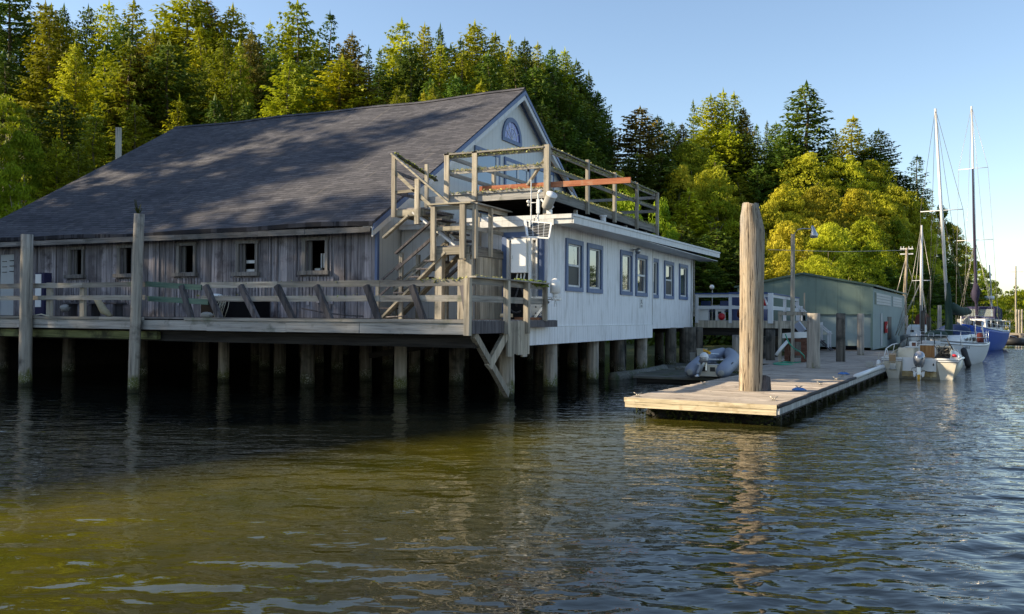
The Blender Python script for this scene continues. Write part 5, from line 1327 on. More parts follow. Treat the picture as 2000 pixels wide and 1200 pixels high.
# big mooring piles standing through the float
def big_pile():
    x, y, z0, z1 = -3.99, 22.27, -1.0, 4.98; rs2 = random.Random(12); n = 40; k = 46; V = []; F = []
    prof = [1 + rs2.uniform(-.025, .02) for _ in range(n)]
    for i in range(k + 1):
        u = i / k; z = z0 + (z1 - z0) * u; r = (.262 + .035 * u) * (1 + rs2.uniform(-.008, .008))
        if z < .9: r *= 1.02
        cx, cy = x + .085 * u + .012 * math.sin(5 * u), y
        for j in range(n):
            t = 2 * math.pi * j / n; rr = r * prof[j] * (1 + rs2.uniform(-.006, .006))
            if z < 1.1 and (2 < (j + 33) % n < 8): rr *= .84 + .1 * rs2.random()     # rotten gap at the foot
            zz = z
            px, py = cx + rr * math.cos(t), cy + rr * math.sin(t)
            if u > .86:     # chamfered, splintered head
                e = (u - .86) / .14; cut = .55 if math.cos(t) > .2 else (.34 if math.cos(t) < -.3 else .12)
                px = cx + rr * math.cos(t) * (1 - cut * max(0, e - (.25 if math.cos(t) > 0 else .62)) / .7)
                if i == k: zz += rs2.uniform(-.06, .06)
            V.append((px, py, zz))
    for i in range(k):
        for j in range(n): F.append((i*n+j, i*n+(j+1) % n, (i+1)*n+(j+1) % n, (i+1)*n+j))
    F.append(tuple(k * n + j for j in range(n)))
    mb = MB(True).add(V, F, .5); o = mb.build('mooring_pile', M['big_pile'])
    tag(o, 'tallest thick sunlit pile standing through the near end of the float', 'pile')
big_pile()
tag(MB().prism([(-3.66, 22.2, .46), (-3.6, 22.5, .46), (-3.62, 22.45, .78), (-3.7, 22.3, .84)], (.1, .02, 0)).build('wooden_wedge', M['dark_post']), 'dark wedge of wood leaning at the right foot of the tallest pile', 'wood block')
pile(-3.78, 33.75, 2.42, .235, 'thick dark-stained short pile on the float, nearest of the three', mat='pile', z0=-.8, name='mooring_pile', seed=5)
pile(-3.36, 39.6, 2.46, .2, 'greenish short pile on the float, middle of the three', mat='pile_dark', z0=-.8, name='mooring_pile', seed=8)
pile(-3.1, 47.55, 2.5, .175, 'short pile with peeling bark on the float, farthest of the three', mat='pile', z0=-.8, name='mooring_pile', seed=9)
pile(-6.45, 33.6, 1.6, .2, 'short split piling just right of the tallest pile under the patio deck', mat='pile', z0=-.8, seed=10)
pile(-1.87, 80, 2.6, .3, 'thick grey pile at the end of the green shed', mat='pile', name='mooring_pile')
pile(-.4, 62, 2.8, .13, 'dark slim pile left of the small middle mast', mat='pile_dark', name='mooring_pile')
pile(-.04, 62.3, 2.4, .13, 'dark brown pile right of the small middle mast', mat='pile_dark', name='mooring_pile')
pile(.59, 66, 3.2, .14, 'grey pile beside the green sail cover', mat='pile', name='mooring_pile')
pile(1.6, 92, 3.4, .16, 'pale pile in front of the bushes between the two sailboats', mat='pile', name='mooring_pile')
for x, lb in ((11.5, 'left'), (11.83, 'middle'), (12.2, 'right')): pile(x, 150, 3.85 + .1 * math.sin(x * 9), .15, lb + ' of the three pale piles on the far shore at the right edge', mat='pile', name='mooring_pile')
tag(MB().box(10.2, 17, 149.0, 151, -.1, .4).build('far_float', M['dock_wood']), 'pale low float at the foot of the three far piles', 'float')
tag(MB().box(9.4, 10.3, 131, 132.5, -.1, .35).build('far_float', M['brown_wood']), 'tiny brown float left of the pale far one', 'float')

# low float under the inflatable, log and boxes
lf = thing('low_float', 'low wet wooden float in the shade beside the dock, carrying the inflatable', 'float', (-8, 33, 0))
mb = MB(); y = 29.9
while y < 39.5:
    a = -9.3 - (y - 29.9) * .15; mb.box(a, -6.15 if y < 31 else -6.3, y, y + .18, .13, .2 + U(-.01, .01)); y += .19
mb.build('planks', M['ramp_wood'], lf)
MB().box(-9.2, -6.4, 30.0, 30.3, -.2, .125).box(-10.3, -6.4, 38.9, 39.3, -.2, .125).build('float_log', M['under'], lf)
tag(MB(True).tube([(-10.2, 30.4, .05), (-9.7, 32.5, .12), (-9.6, 35, .2)], [.22, .2, .16], 10, jit=.08).build('driftwood_log', M['ramp_wood']), 'mossy dark log floating left of the low float', 'log')
tag(MB(True).tube([(-8.9, 34.2, .26), (-8.0, 35.6, .3), (-7.9, 37, .3)], [.07, .06, .04], 8, jit=.15).build('driftwood_branch', M['ramp_wood']), 'grey branch lying on the low float', 'branch')
bx = thing('plastic_crate', 'pale square box with a dark mark standing on the low float', 'box', (-8.9, 38.6, .2))
MB().box(-9.1, -8.75, 38.4, 38.8, .32, .86).box(-9.12, -8.73, 38.38, 38.82, .862, .9).build('body', M['cream'], bx); MB().box(-9.03, -8.83, 38.38, 38.398, .46, .5).box(-9.03, -9.0, 38.38, 38.398, .5, .62).build('mark', M['stripe'], bx)
tag(MB().box(-9.42, -9.18, 38.5, 38.8, .2, .68).box(-9.44, -9.16, 38.48, 38.82, .684, .72).build('plastic_crate', M['concrete']), 'smaller grey box left of the pale square one', 'box')
MB_ = None

# ------------------------------------------------------------------ inflatable boat with outboard
ib = thing('inflatable_boat', 'grey inflatable dinghy with open stern and small outboard motor, left of the tallest pile', 'inflatable boat', (-6.66, 29.4, .2))
ib.scale = (.92, .95, .9)
def ip(x, y, z): return Vector((x, y, z + y * .17))
def itube(sx):
    P = [(-.1, .12), (0, .2), (.12, .25), (.5, .27), (1.5, .27), (2.4, .26), (2.9, .25), (3.3, .24)]
    pts = []; rr = []
    for y, r in P:
        k = max(0, (y - 1.9) / 1.5); pts.append(ip(sx * (.56 - .5 * k ** 1.6), y, .27)); rr.append(r)
    return MB(True).tube(pts, rr, 18, .5)
L(itube(-1), 'side_tube', 'pvc', ib); L(itube(1), 'side_tube', 'pvc', ib)
L(MB(True).ell(ip(-.56, -.12, .27), .12, .05, .12, 12, 6).ell(ip(.56, -.12, .27), .12, .05, .12, 12, 6), 'tube_cap', 'concrete', ib)
L(MB().box(-.32, .34, .28, .33, .1, .52), 'transom', 'cream', ib)
L(MB().box(-.26, -.03, .262, .279, .28, .44).box(.08, .26, .262, .279, .28, .44), 'transom_pad', 'black', ib)
L(MB().box(-.38, .38, .26, .35, .522, .545), 'transom_cap', 'white_gloss', ib)
L(MB().box(-.35, .35, .34, 2.6, .16, .2), 'floor_board', 'black', ib)
L(MB().bar(ip(-.4, 1.25, .47), ip(.4, 1.25, .47), .25, .04), 'seat', 'white_gloss', ib)
L(MB(True).ell(ip(.1, .75, .3), .24, .3, .18, 12, 8), 'fuel_tank', 'black', ib)
L(MB(True).tube([ip(.0, .9, .55) + Vector((.17 * math.cos(t * .6), 0, .14 * math.sin(t * .6))) for t in range(11)], .014, 5).tube([ip(.25, 1.0, .5), ip(.32, 1.0, .62), ip(.4, 1.1, .5)], .014, 5), 'fuel_line', 'pvc', ib)
for s_ in (-1, 1): L(MB(True).tube([ip(s_ * .74, .5, .42), ip(s_ * .78, .8, .46), ip(s_ * .74, 1.1, .42)], .02, 5), 'grab_handle', 'pvc_dark', ib)
ob = thing('outboard_motor', 'small grey outboard motor tilted on the stern of the inflatable', 'outboard motor', (-6.76, 29.55, .2))
L(MB(True).ell((0, .0, .72), .15, .2, .17, 14, 9, M=Matrix.Rotation(-.25, 3, 'X')), 'cowling', 'white_gloss', ob)
L(MB().box(-.13, .13, -.2, .16, .56, .62).box(-.12, .12, -.205, -.19, .64, .66).box(-.12, .12, -.2, -.185, .7, .72), 'cowling_band', 'stripe', ob)
L(MB().bar((-.02, -.02, .6), (-.12, -.3, .18), .09, .13).bar((.06, .1, .56), (.06, .08, .28), .05, .07), 'shaft', 'alu', ob)
L(MB(True).ell((-.13, -.34, .14), .05, .13, .06, 10, 6).ell((-.13, -.46, .12), .09, .012, .03, 8, 5), 'propeller', 'alu', ob)
L(MB(True).tube([(-.1, .1, .75), (-.04, .1, .9), (.1, .05, .88), (.14, .0, .66)], .012, 5), 'carry_handle', 'black', ob)
pdl = thing('paddle', 'yellow paddle blade sticking out of the inflatable', 'paddle', hy(1390, 688, 30.9))
p = pdl.location
MB().prism([hy(1373, 682, 30.9), hy(1379, 684, 30.9), hy(1389, 689, 30.9), hy(1387, 693, 30.9), hy(1378, 690, 30.9), hy(1374, 687, 30.9)], (0, .03, .01)).build('blade', M['yellow'], pdl)
MB().cyl(hy(1388, 691, 30.92), hy(1404, 692, 31.3), .016, .016, 6).build('shaft', M['alu'], pdl)

# ------------------------------------------------------------------ motorboat, seen from its stern
mbt = thing('motorboat', 'cream twin-sponson motorboat with grimy stern and windscreen moored at the float, stern towards us', 'motorboat', (-.34, 36.75, 0), rz=-R(6))
mbt.scale = (.88, .88, .88)
def sec(y, w, wb, zt, zc, zk): return [(-w, y, zt), (-w * .99, y, zc + .3), (-wb, y, zc), (-wb * .5, y, zk), (wb * .5, y, zk), (wb, y, zc), (w * .99, y, zc + .3), (w, y, zt)]
secs = [sec(.12, 1.44, 1.28, .78, .1, -.1), sec(2, 1.44, 1.25, .8, .1, -.15), sec(3.6, 1.38, 1.1, .85, .14, -.1), sec(5.0, 1.05, .7, .92, .3, .0), sec(5.9, .5, .25, 1.0, .6, .3), sec(6.3, .08, .05, 1.04, .9, .8)]
L(MB(True).loft(secs), 'hull', 'cream', mbt)
for s_, w0, w1, b0, b1 in ((-1, 1.44, .7, 1.2, .84), (1, 1.42, .66, 1.22, .82)):
    P0 = [(s_ * w0, -.05, .76), (s_ * w1, -.05, .76), (s_ * b1, -.02, -.15), (s_ * b0, -.02, -.15)]
    P1 = [(x, .6, z) for x, _, z in P0]
    L(MB().loft([P0, P1] if s_ < 0 else [P0[::-1], P1[::-1]], cap1=False), 'sponson', 'cream', mbt)
    L(MB().box(s_ * w1, s_ * 1.5, -.07, .12, .83, .9).box(s_ * w1, s_ * 1.5, -.07, .12, .76, .8), 'rub_rail', 'white_gloss', mbt)
    L(MB().box(s_ * w1, s_ * 1.505, -.06, .11, .805, .825).box(s_ * w1, s_ * 1.49, -.055, .1, .73, .757), 'rail_stripe', 'stripe', mbt)
L(MB().box(-.68, -.18, .1, .14, .32, .9).box(.18, .63, .1, .14, .32, .88).box(-.18, .18, .1, .14, .32, .72), 'transom', 'white_gloss', mbt)
L(MB().box(-.69, .65, .02, .12, .1, .3).box(-.69, .65, .0, .1, .3, .33).box(-.45, -.4, -.01, .02, .08, .26).box(.42, .47, -.02, .02, .05, .26), 'transom_ledge', 'cream_grime', mbt)
L(MB(True).ell((.52, .09, .62), .03, .01, .06, 10, 6), 'drain_port', 'black', mbt)
for s_ in (-1, 1):
    L(MB(True).loft([[(s_ * 1.45, y, z + .05), (s_ * 1.5, y, z), (s_ * 1.45, y, z - .06), (s_ * 1.41, y, z)] for y, z in ((.1, .82), (3, .84))]), 'side_rub_rail', 'white_gloss', mbt)
    L(MB().prism([(s_ * 1.46, .1, .88), (s_ * 1.22, .1, .92), (s_ * 1.1, .6, 1.15), (s_ * 1.02, 2.6, 1.28), (s_ * 1.36, 2.6, .92)], (s_ * .02, .02, 0)).loft([[(s_ * 1.46, .1, .9), (s_ * 1.15, .1, .93), (s_ * 1.14, .1, .5)], [(s_ * 1.42, 2.7, .92), (s_ * 1.05, 2.7, 1.25), (s_ * 1.05, 2.7, .5)]]), 'side_deck', 'cream', mbt)
L(MB().box(-1.1, 1.1, .3, 2.9, .3, .35), 'cockpit_floor', 'cream_grime', mbt)
L(MB().loft([[(-1.05, 2.8, 1.24), (-1.05, 2.8, .35), (1.05, 2.8, .35), (1.05, 2.8, 1.24)], [(-1.0, 3.6, 1.3), (-1.1, 3.6, .8), (1.1, 3.6, .8), (1.0, 3.6, 1.3)], [(-.3, 5.7, 1.08), (-.4, 5.7, .98), (.4, 5.7, .98), (.3, 5.7, 1.08)]]), 'fore_cabin', 'cream', mbt)
L(MB().box(-.3, .3, 2.74, 2.79, .45, 1.36), 'cabin_door', 'brown_door', mbt)
L(MB().box(-.36, -.31, 2.7, 2.79, .5, 1.42).box(.31, .36, 2.7, 2.79, .5, 1.42).box(-.36, .36, 2.7, 2.79, 1.37, 1.41), 'door_frame', 'white_gloss', mbt)
st_ = MB().box(-1.0, -.38, 1.2, 1.45, .5, 1.28).box(-1.0, -.38, .9, 1.2, .5, .86); L(st_, 'seat', 'cream', mbt)
L(MB().box(.42, .98, 2.3, 2.75, 1.02, 1.36).box(.42, .98, 2.1, 2.75, .74, .8), 'console', 'cream', mbt)
L(MB().box(.47, .93, 2.27, 2.298, 1.08, 1.3).box(.45, .95, 2.2, 2.5, .81, 1.0), 'dashboard', 'black', mbt)
L(MB(True).tube([(.78 + .15 * math.cos(t * .63), 2.1, 1.12 + .15 * math.sin(t * .63)) for t in range(11)], .014, 5).bar((.66, 2.1, 1.1), (.9, 2.1, 1.1), .02, .02), 'steering_wheel', 'black', mbt)
L(MB().box(.55, 1.0, 1.3, 1.6, .4, .92), 'driver_seat', 'black', mbt)
mbx = thing('screen_unit', 'white box with a dark screen on the left dashboard of the cream motorboat', 'screen', (0, 0, 0))
mbx.location = mbt.location + Vector((-.26, 2.24, 1.13)); 
L(MB().box(-.14, .14, -.1, .1, 0, .22), 'case', 'white_box', mbx); L(MB().box(-.04, .1, -.112, -.101, .04, .18), 'display', 'brown_wood', mbx)
# windscreen: three raked panes in a dark frame
W0 = [(-1.12, 1.9, 1.22), (-.9, 3.0, 1.32), (-.28, 3.15, 1.34), (.28, 3.15, 1.34), (.9, 3.0, 1.32), (1.12, 1.9, 1.22)]
W1 = [(-.98, 1.7, 1.5), (-.8, 2.6, 1.74), (-.26, 2.72, 1.76), (.26, 2.72, 1.76), (.8, 2.6, 1.74), (.98, 1.7, 1.5)]
mbf = MB(True)
for a, b_ in zip(W0, W1): mbf.tube([a, b_], .022, 6)
mbf.tube(W1, .022, 6).tube(W0, .018, 6)
ws = L(mbf, 'windscreen', 'black', mbt)
g = MB()
for i in range(5): g.add([W0[i], W0[i + 1], W1[i + 1], W1[i]], [(0, 1, 2, 3)])
L(g, 'pane', 'clear', ws)
L(MB(True).tube([(-.8, 2.6, 1.76), (-.78, 2.55, 1.83), (.78, 2.55, 1.83), (.8, 2.6, 1.76)], .012, 6).tube([(.05, 2.7, 1.76), (.05, 2.9, 1.92), (.25, 2.9, 1.92), (.25, 2.7, 1.76)], .01, 5), 'grab_rail', 'alu', mbt)
L(MB(True).tube([(-1.45, .3, .9), (-1.4, .5, 1.25), (-1.22, 1.0, 1.42), (-1.1, 1.6, 1.45)], .02, 6).tube([(-1.38, .5, 1.25), (-1.32, .6, .95)], .016, 6).tube([(-1.15, 1.2, 1.44), (-1.25, 1.3, 1.0)], .016, 6), 'hand_rail', 'white_gloss', mbt)
L(MB(True).tube([(1.2, 1.2, 1.2), (1.35, 1.0, 1.25), (1.45, .6, 1.1), (1.46, .4, .9)], .014, 6), 'hand_rail', 'alu', mbt)
L(MB().bar((-1.06, -.12, .84), (-1.06, .05, .9), .26, .36), 'kicker_board', 'tan', mbt)
L(MB().box(-1.14, -.94, -.1, -.02, .42, .64).box(-1.16, -1.13, -.12, .0, .4, .68).box(-.95, -.92, -.12, .0, .4, .68).box(-1.18, -.9, -.12, -.02, .38, .42), 'kicker_bracket', 'metal', mbt)
L(MB(True).ell((1.28, .5, 1.0), .11, .11, .075, 12, 8), 'red_float', 'red', mbt)
clut = MB()
rs3 = random.Random(31)
for k in range(16): clut.bar((rs3.uniform(.35, 1.0), rs3.uniform(1, 2.6), rs3.uniform(.7, 1.1)), (rs3.uniform(.35, 1.0), rs3.uniform(1, 2.6), rs3.uniform(.8, 1.45)), .02, .03)
L(clut, 'gear', 'rig_dark', mbt)
L(MB().box(.36, .6, 1.0, 1.6, .4, .75), 'red_bag', 'red', mbt)
om = thing('outboard_motor', 'large silver outboard motor on the stern of the cream motorboat', 'outboard motor', mbt.location + Vector((-.01, -.26, 0)), rz=-R(6))
om.scale = (.88, .88, .88)
cw = []
for z, rx, ry, yo in ((.5, .1, .14, .05), (.56, .17, .26, .03), (.68, .215, .32, .0), (.82, .235, .35, -.02), (.96, .235, .34, -.02), (1.08, .2, .3, 0), (1.16, .13, .22, .02), (1.2, .04, .08, .04)):
    cw.append([(rx * math.cos(t * math.pi / 9), yo + ry * math.sin(t * math.pi / 9), z) for t in range(18)])
L(MB(True).loft(cw), 'cowling', 'ob_grey', om)
L(MB().box(-.02, .03, -.345, -.33, .96, 1.0).bar((.12, -.33, .84), (.18, -.28, .92), .02, .05), 'badge', 'stripe', om)
L(MB().bar((0, -.02, .52), (0, -.05, .0), .15, .22).box(-.22, .0, -.15, .1, .28, .32).box(-.06, .06, -.12, .25, .36, .5), 'leg', 'alu', om)
L(MB().prism([(-.22, -.2, .36), (-.08, -.2, .3), (-.14, -.2, .1), (-.2, -.2, .14)], (0, .25, 0)).prism([(.22, -.2, .36), (.08, -.2, .3), (.14, -.2, .1), (.2, -.2, .14)][::-1], (0, .25, 0)), 'plate', 'white_gloss', om)
L(MB().box(-.05, .05, -.24, -.1, -.05, .22), 'gear_case', 'yellow', om)
L(MB(True).tube([(-.1, -.1, .5), (-.26, -.15, .48), (-.3, -.15, .36), (-.16, -.12, .32)], .014, 6).tube([(.1, 0, .4), (.3, .15, .33), (.5, .3, .32)], .016, 6), 'cable', 'rubber', om)
def fender(p, h, r, label, mat='white_gloss', tilt=0.0, group=None):
    t = thing('boat_fender', label, 'fender', p, group, rz=0)
    t.rotation_euler = (0, tilt, 0)
    k = []
    L(MB(True).tube([(0, 0, 0), (0, 0, .04), (0, 0, .1), (0, 0, h - .1), (0, 0, h - .03), (0, 0, h)], [r * .4, r * .8, r, r, r * .75, r * .3], 12, .5), 'body', mat, t)
    L(MB(True).tube([(0, 0, h), (.0, .02, h + .12), (.03, .05, h + .28)], .012, 5), 'lanyard', 'rope', t)
fender(mbt.location + Vector((-1.42, -.06, .14)), .55, .08, 'long white fender hanging between the float and the cream motorboat')
tag(MB(True).tube([dl(-.3, 16.6, .48), dl(.1, 16.9, .62), Vector((-1.55, 36.9, .82))], .014, 5).tube([dl(-.35, 16.4, .48), Vector((-1.35, 36.7, .62)), Vector((-1.1, 36.65, .66))], .012, 5).build('mooring_line', M['rope']), 'pale rope tying the cream motorboat to the float', 'rope')

# ------------------------------------------------------------------ sailboats
def hullsec(y, w, zt, zw, zk, n=7):
    P = []
    for k in range(n + 1):
        a = math.pi / 2 * k / n; P.append((-w * math.cos(a) ** .55, y, zt + (zk - zt) * (math.sin(a) ** 1.5)))
    return P + [(-x, yy, z) for x, yy, z in P[::-1][1:]]
def rig(parent, mast_base, mast_top, hull_pts, spreads, matm='mast', r=.07, wire='rig', wr=.012):
    mb_, mt_ = Vector(mast_base), Vector(mast_top)
    m_ = L(MB(True).tube([mb_, mb_.lerp(mt_, .5), mt_], [r, r * .95, r * .7], 10), 'mast', matm, parent)
    for u, w_ in spreads:
        c = mb_.lerp(mt_, u); L(MB(True).tube([c - Vector((w_, 0, 0)), c + Vector((w_, 0, 0))], .025, 5), 'spreader', 'white_gloss', parent)
    g = MB(True); prev = None
    for side in (-1, 1):
        pts = [mt_] + [mb_.lerp(mt_, u) + Vector((side * w_, 0, 0)) for u, w_ in sorted(spreads, reverse=True)] + [Vector((side * hull_pts[2], mb_.y - .1, hull_pts[3]))]
        g.tube(pts, wr, 4)
        if spreads: g.tube([mb_.lerp(mt_, sorted(spreads)[0][0]), Vector((side * hull_pts[2] * .95, mb_.y - .5, hull_pts[3]))], wr, 4).tube([mb_.lerp(mt_, sorted(spreads)[0][0]), Vector((side * hull_pts[2] * .95, mb_.y + .6, hull_pts[3]))], wr, 4)
    g.tube([mt_, Vector((0, hull_pts[0], hull_pts[3] + .1))], wr, 4).tube([mt_, Vector((0, hull_pts[1], hull_pts[3] + .1))], wr, 4)
    L(g, 'rigging', wire, parent)
s1 = thing('sailboat', 'white sailboat with green sail cover and black fender, behind the cream motorboat', 'sailboat', (1.05, 51.2, 0), rz=-R(13))
secs = [hullsec(-5.3, .05, 1.25, 0, .9), hullsec(-4.6, .45, 1.22, 0, .2), hullsec(-3, 1.0, 1.14, 0, -.2), hullsec(-1, 1.32, 1.06, 0, -.4), hullsec(1.2, 1.35, 1.02, 0, -.4), hullsec(3.0, 1.2, 1.02, 0, -.3), hullsec(4.0, 1.02, 1.05, 0, -.12), hullsec(4.25, .95, 1.05, 0, .1)]
hl = L(MB(True).loft(secs, closed=True), 'hull', 'white_hull', s1)
g = MB(True)
for s_ in (-1, 1):
    g.tube([(s_ * (w + .012), y, z - .12) for y, w, z in ((-4.6, .45, 1.22), (-3, 1.0, 1.14), (-1, 1.32, 1.06), (1.2, 1.35, 1.02), (3, 1.15, 1.02), (4.1, .92, 1.05))], .014, 4)
    g.tube([(s_ * (w + .005), y, z + .01) for y, w, z in ((-4.6, .45, 1.22), (-3, 1.0, 1.14), (-1, 1.32, 1.06), (1.2, 1.35, 1.02), (3, 1.15, 1.02), (4.1, .92, 1.05))], .025, 4)
L(g, 'hull_stripe', 'stripe', hl)
g = MB()
for y, h_, d_ in ((-2.9, .1, .06), (-2.62, .12, 0), (-2.46, .12, 0), (-2.2, .12, .05)): g.bar((1.1 + (y + 3) * .13, y, .83), (1.1 + (y + 3) * .13, y + d_, .83 + h_), .03, .045)
L(g, 'lettering', 'stripe', hl)
L(MB(True).loft([[(-.5, -2.6, 1.1), (-.42, -2.6, 1.32), (.42, -2.6, 1.32), (.5, -2.6, 1.1)], [(-.85, -1.0, 1.05), (-.75, -1.0, 1.45), (.75, -1.0, 1.45), (.85, -1.0, 1.05)], [(-.9, 1.4, 1.0), (-.8, 1.4, 1.5), (.8, 1.4, 1.5), (.9, 1.4, 1.0)]]), 'cabin', 'white_gloss', s1)
for y in (-.9, -.1): L(MB(True).ell((.87, y, 1.26), .02, .2, .09, 12, 6), 'porthole', 'black', s1)
L(MB().box(.86, .9, .6, 1.0, 1.14, 1.34), 'window', 'glass_dark', s1)
L(MB(True).ell((-.1, .9, 1.65), .8, .7, .35, 14, 8), 'spray_hood', 'tarp_blue', s1)
L(MB(True).ell((.1, .2, 1.5), .6, .9, .18, 14, 8, jit=.1), 'tarpaulin', 'tarp_blue', s1)
L(MB(True).tube([(0, -.75, 2.9), (0.02, -.2, 2.85), (0.04, .6, 2.72), (.06, 1.6, 2.66), (.1, 2.6, 2.7), (.12, 3.5, 2.66)], [.2, .26, .27, .24, .22, .12], 12, jit=.1), 'sail_cover', 'green_cover', s1)
L(MB(True).tube([(-.02, -.8, 1.3), (.0, -.75, 2.2), (-.05, -.72, 3.3), (-.08, -.74, 4.1)], [.2, .17, .16, .11], 12, jit=.12), 'mast_cover', 'green_cover', s1)
L(MB(True).ell((-.2, -2.4, 1.5), .5, 1.0, .2, 12, 8, jit=.12), 'folded_sail', 'green_cover', s1)
rig(s1, (0, -.75, 1.4), (-.62, -.9, 13.0), (-5.0, 4.0, 1.28, 1.05), ((.55, 1.0),), 'mast', .085, 'rig_dark', .01)
g = MB(True)
for s_ in (-1, 1):
    for zz in (1.35, 1.6): g.tube([(s_ * w, y, z + zz - 1.05) for y, w, z in ((-4.8, .3, 1.22), (-3, 1.0, 1.14), (-1, 1.3, 1.06), (1.2, 1.33, 1.02), (3, 1.13, 1.02), (4.0, .85, 1.05))], .01, 4)
    for y, w in ((-4.5, .45), (-3, 1.0), (-1, 1.3), (1.2, 1.33), (3, 1.13), (4.0, .85)): g.tube([(s_ * w, y, 1.0), (s_ * w, y, 1.66)], .014, 5)
L(g, 'lifeline', 'alu', s1)
L(MB(True).ell((.7, 3.2, 1.25), .25, .4, .28, 10, 8, jit=.2), 'red_bag', 'clay', s1)
L(MB().bar((.95, 3.0, 1.0), (.75, 3.3, 2.1), .05, .05).bar((.3, 4.0, 1.0), (.3, 4.1, 2.0), .05, .05).bar((.9, 3.9, 1.1), (.6, 4.1, 1.8), .04, .04), 'stern_frame', 'alu', s1)
L(MB(True).cyl((.0, 2.0, 1.1), (.0, 2.0, 2.5), .03, .03, 6).ell((0, 2.0, 1.6), .2, .2, .25, 10, 8), 'instrument_pole', 'white_gloss', s1)
fender((s1.location.x + 1.42 * math.cos(R(-13)) + 3.3 * math.sin(R(-13)), s1.location.y + 1.42 * math.sin(R(-13)) - 3.3 * math.cos(R(-13)), -.02), .95, .14, 'black fender leaning against the side of the white sailboat', 'rubber', tilt=-.28)
s2 = thing('blue_boat', 'blue-hulled cabin sailboat with dark canopy at the far end of the moored row', 'sailboat', (3.35, 75.5, 0), rz=-R(13))
s2.scale = (.9, .9, 1)
secs = [hullsec(-6.2, .05, 1.95, 0, 1.4), hullsec(-5.2, .7, 1.82, 0, .3), hullsec(-3, 1.4, 1.6, 0, -.3), hullsec(0, 1.75, 1.42, 0, -.4), hullsec(3, 1.75, 1.38, 0, -.4), hullsec(5.2, 1.45, 1.42, 0, -.1), hullsec(5.9, 1.2, 1.45, 0, .2)]
hl = L(MB(True).loft(secs), 'hull', 'blue_hull', s2)
g = MB(True)
for s_ in (-1, 1): g.tube([(s_ * w, y, z + .02) for y, w, z in ((-5.2, .7, 1.82), (-3, 1.4, 1.6), (0, 1.75, 1.42), (3, 1.75, 1.38), (5.2, 1.45, 1.42), (5.9, 1.2, 1.45))], .04, 5)
L(g, 'gunwale', 'white_gloss', hl)
L(MB().loft([[(-.9, -2.2, 1.45), (-.8, -2.0, 2.3), (.8, -2.0, 2.3), (.9, -2.2, 1.45)], [(-1.35, 2.6, 1.35), (-1.2, 2.6, 2.45), (1.2, 2.6, 2.45), (1.35, 2.6, 1.35)], [(-1.2, 4.0, 1.35), (-1.0, 3.6, 2.4), (1.0, 3.6, 2.4), (1.2, 4.0, 1.35)]]), 'cabin', 'white_gloss', s2)
for y in (-1.5, -.2, 1.1, 2.3): L(MB().prism([(1.02 + .09 * (y + 1.5), y, 1.72), (1.02 + .09 * (y + 1.5), y + .85, 1.72), (.96 + .09 * (y + 1.5), y + .85, 2.2), (.96 + .09 * (y + 1.5), y, 2.2)], (.06, 0, 0)), 'window', 'glass_dark', s2)
for x in (-.55, .1): L(MB().box(x, x + .5, -2.2, -2.06, 1.75, 2.2), 'window', 'glass_dark', s2)
cn = L(MB(True).loft([[(-1.25, -.5, 3.0), (-1.0, -.5, 3.2), (1.0, -.5, 3.2), (1.25, -.5, 3.0)], [(-1.3, 2.2, 3.05), (-1.05, 2.2, 3.28), (1.05, 2.2, 3.28), (1.3, 2.2, 3.05)]]), 'canopy', 'navy', s2)
g = MB()
for s_ in (-1, 1):
    for y in (-.5, .8, 2.1): g.bar((s_ * 1.27, y, 3.05), (s_ * 1.3, y + .15, 2.4), .06, .22)
for x in (-1.2, 0, 1.2): g.bar((x, -.5, 3.1), (x, -.7, 2.35), .12, .06).bar((x, 2.2, 3.1), (x, 2.4, 2.35), .12, .06)
g.box(-1.3, 1.3, -.75, -.68, 2.3, 2.5).box(1.25, 1.31, -.6, 2.3, 2.3, 2.48)
L(g, 'canopy_frame', 'navy', cn)
g = MB(); g.add([(1.28, -.4, 2.4), (1.28, 2.2, 2.4), (1.27, 2.2, 3.05), (1.27, -.4, 3.05)], [(0, 1, 2, 3)]).add([(-1.2, -.66, 2.4), (1.2, -.66, 2.4), (1.2, -.5, 3.05), (-1.2, -.5, 3.05)], [(0, 1, 2, 3)])
L(g, 'clear_panel', 'clear', cn)
rig(s2, (0, -.75, 1.5), (-.45, -.75, 18.2), (-6.0, 5.6, 1.6, 1.6), ((.4, 1.35), (.72, 1.1)), 'mast', .1, 'rig', .014)
L(MB(True).tube([(0.0, -.9, 1.8), (-.08, -.9, 4.5), (-.25, -.9, 9.5), (-.35, -.9, 13.5)], [.1, .13, .09, .05], 9, jit=.12), 'furled_sail', 'dark_mast', s2)
L(MB(True).ell((-.1, -.95, 4.2), .33, .28, .75, 10, 8, jit=.2), 'sail_bundle', 'dark_mast', s2)
g = MB(True)
for zz in (.4, .75): g.tube([(w, y, z + zz) for y, w, z in ((-5.2, .7, 1.82), (-3, 1.4, 1.6), (0, 1.75, 1.42), (3, 1.75, 1.38), (5.2, 1.45, 1.42), (5.8, .9, 1.45), (5.9, -.9, 1.45), (5.2, -1.4, 1.45))], .016, 4)
for y, w, z in ((-5.2, .7, 1.82), (-4, 1.1, 1.7), (-3, 1.4, 1.6), (-1.5, 1.6, 1.5), (0, 1.75, 1.42), (1.5, 1.75, 1.4), (3, 1.75, 1.38), (4.2, 1.6, 1.4), (5.2, 1.45, 1.42), (5.8, .9, 1.45)): g.tube([(w, y, z), (w, y, z + .76)], .018, 4)
L(g, 'lifeline', 'alu', s2)
L(MB().bar((.3, -5.4, 1.9), (.0, -5.6, 2.3), .3, .5).box(-.7, -.2, -4.8, -4.2, 1.8, 2.3), 'deck_gear', 'concrete', s2)
dg = thing('dinghy', 'black rubber dinghy floating beside the stern of the blue boat', 'dinghy', (6.35, 87.2, 0))
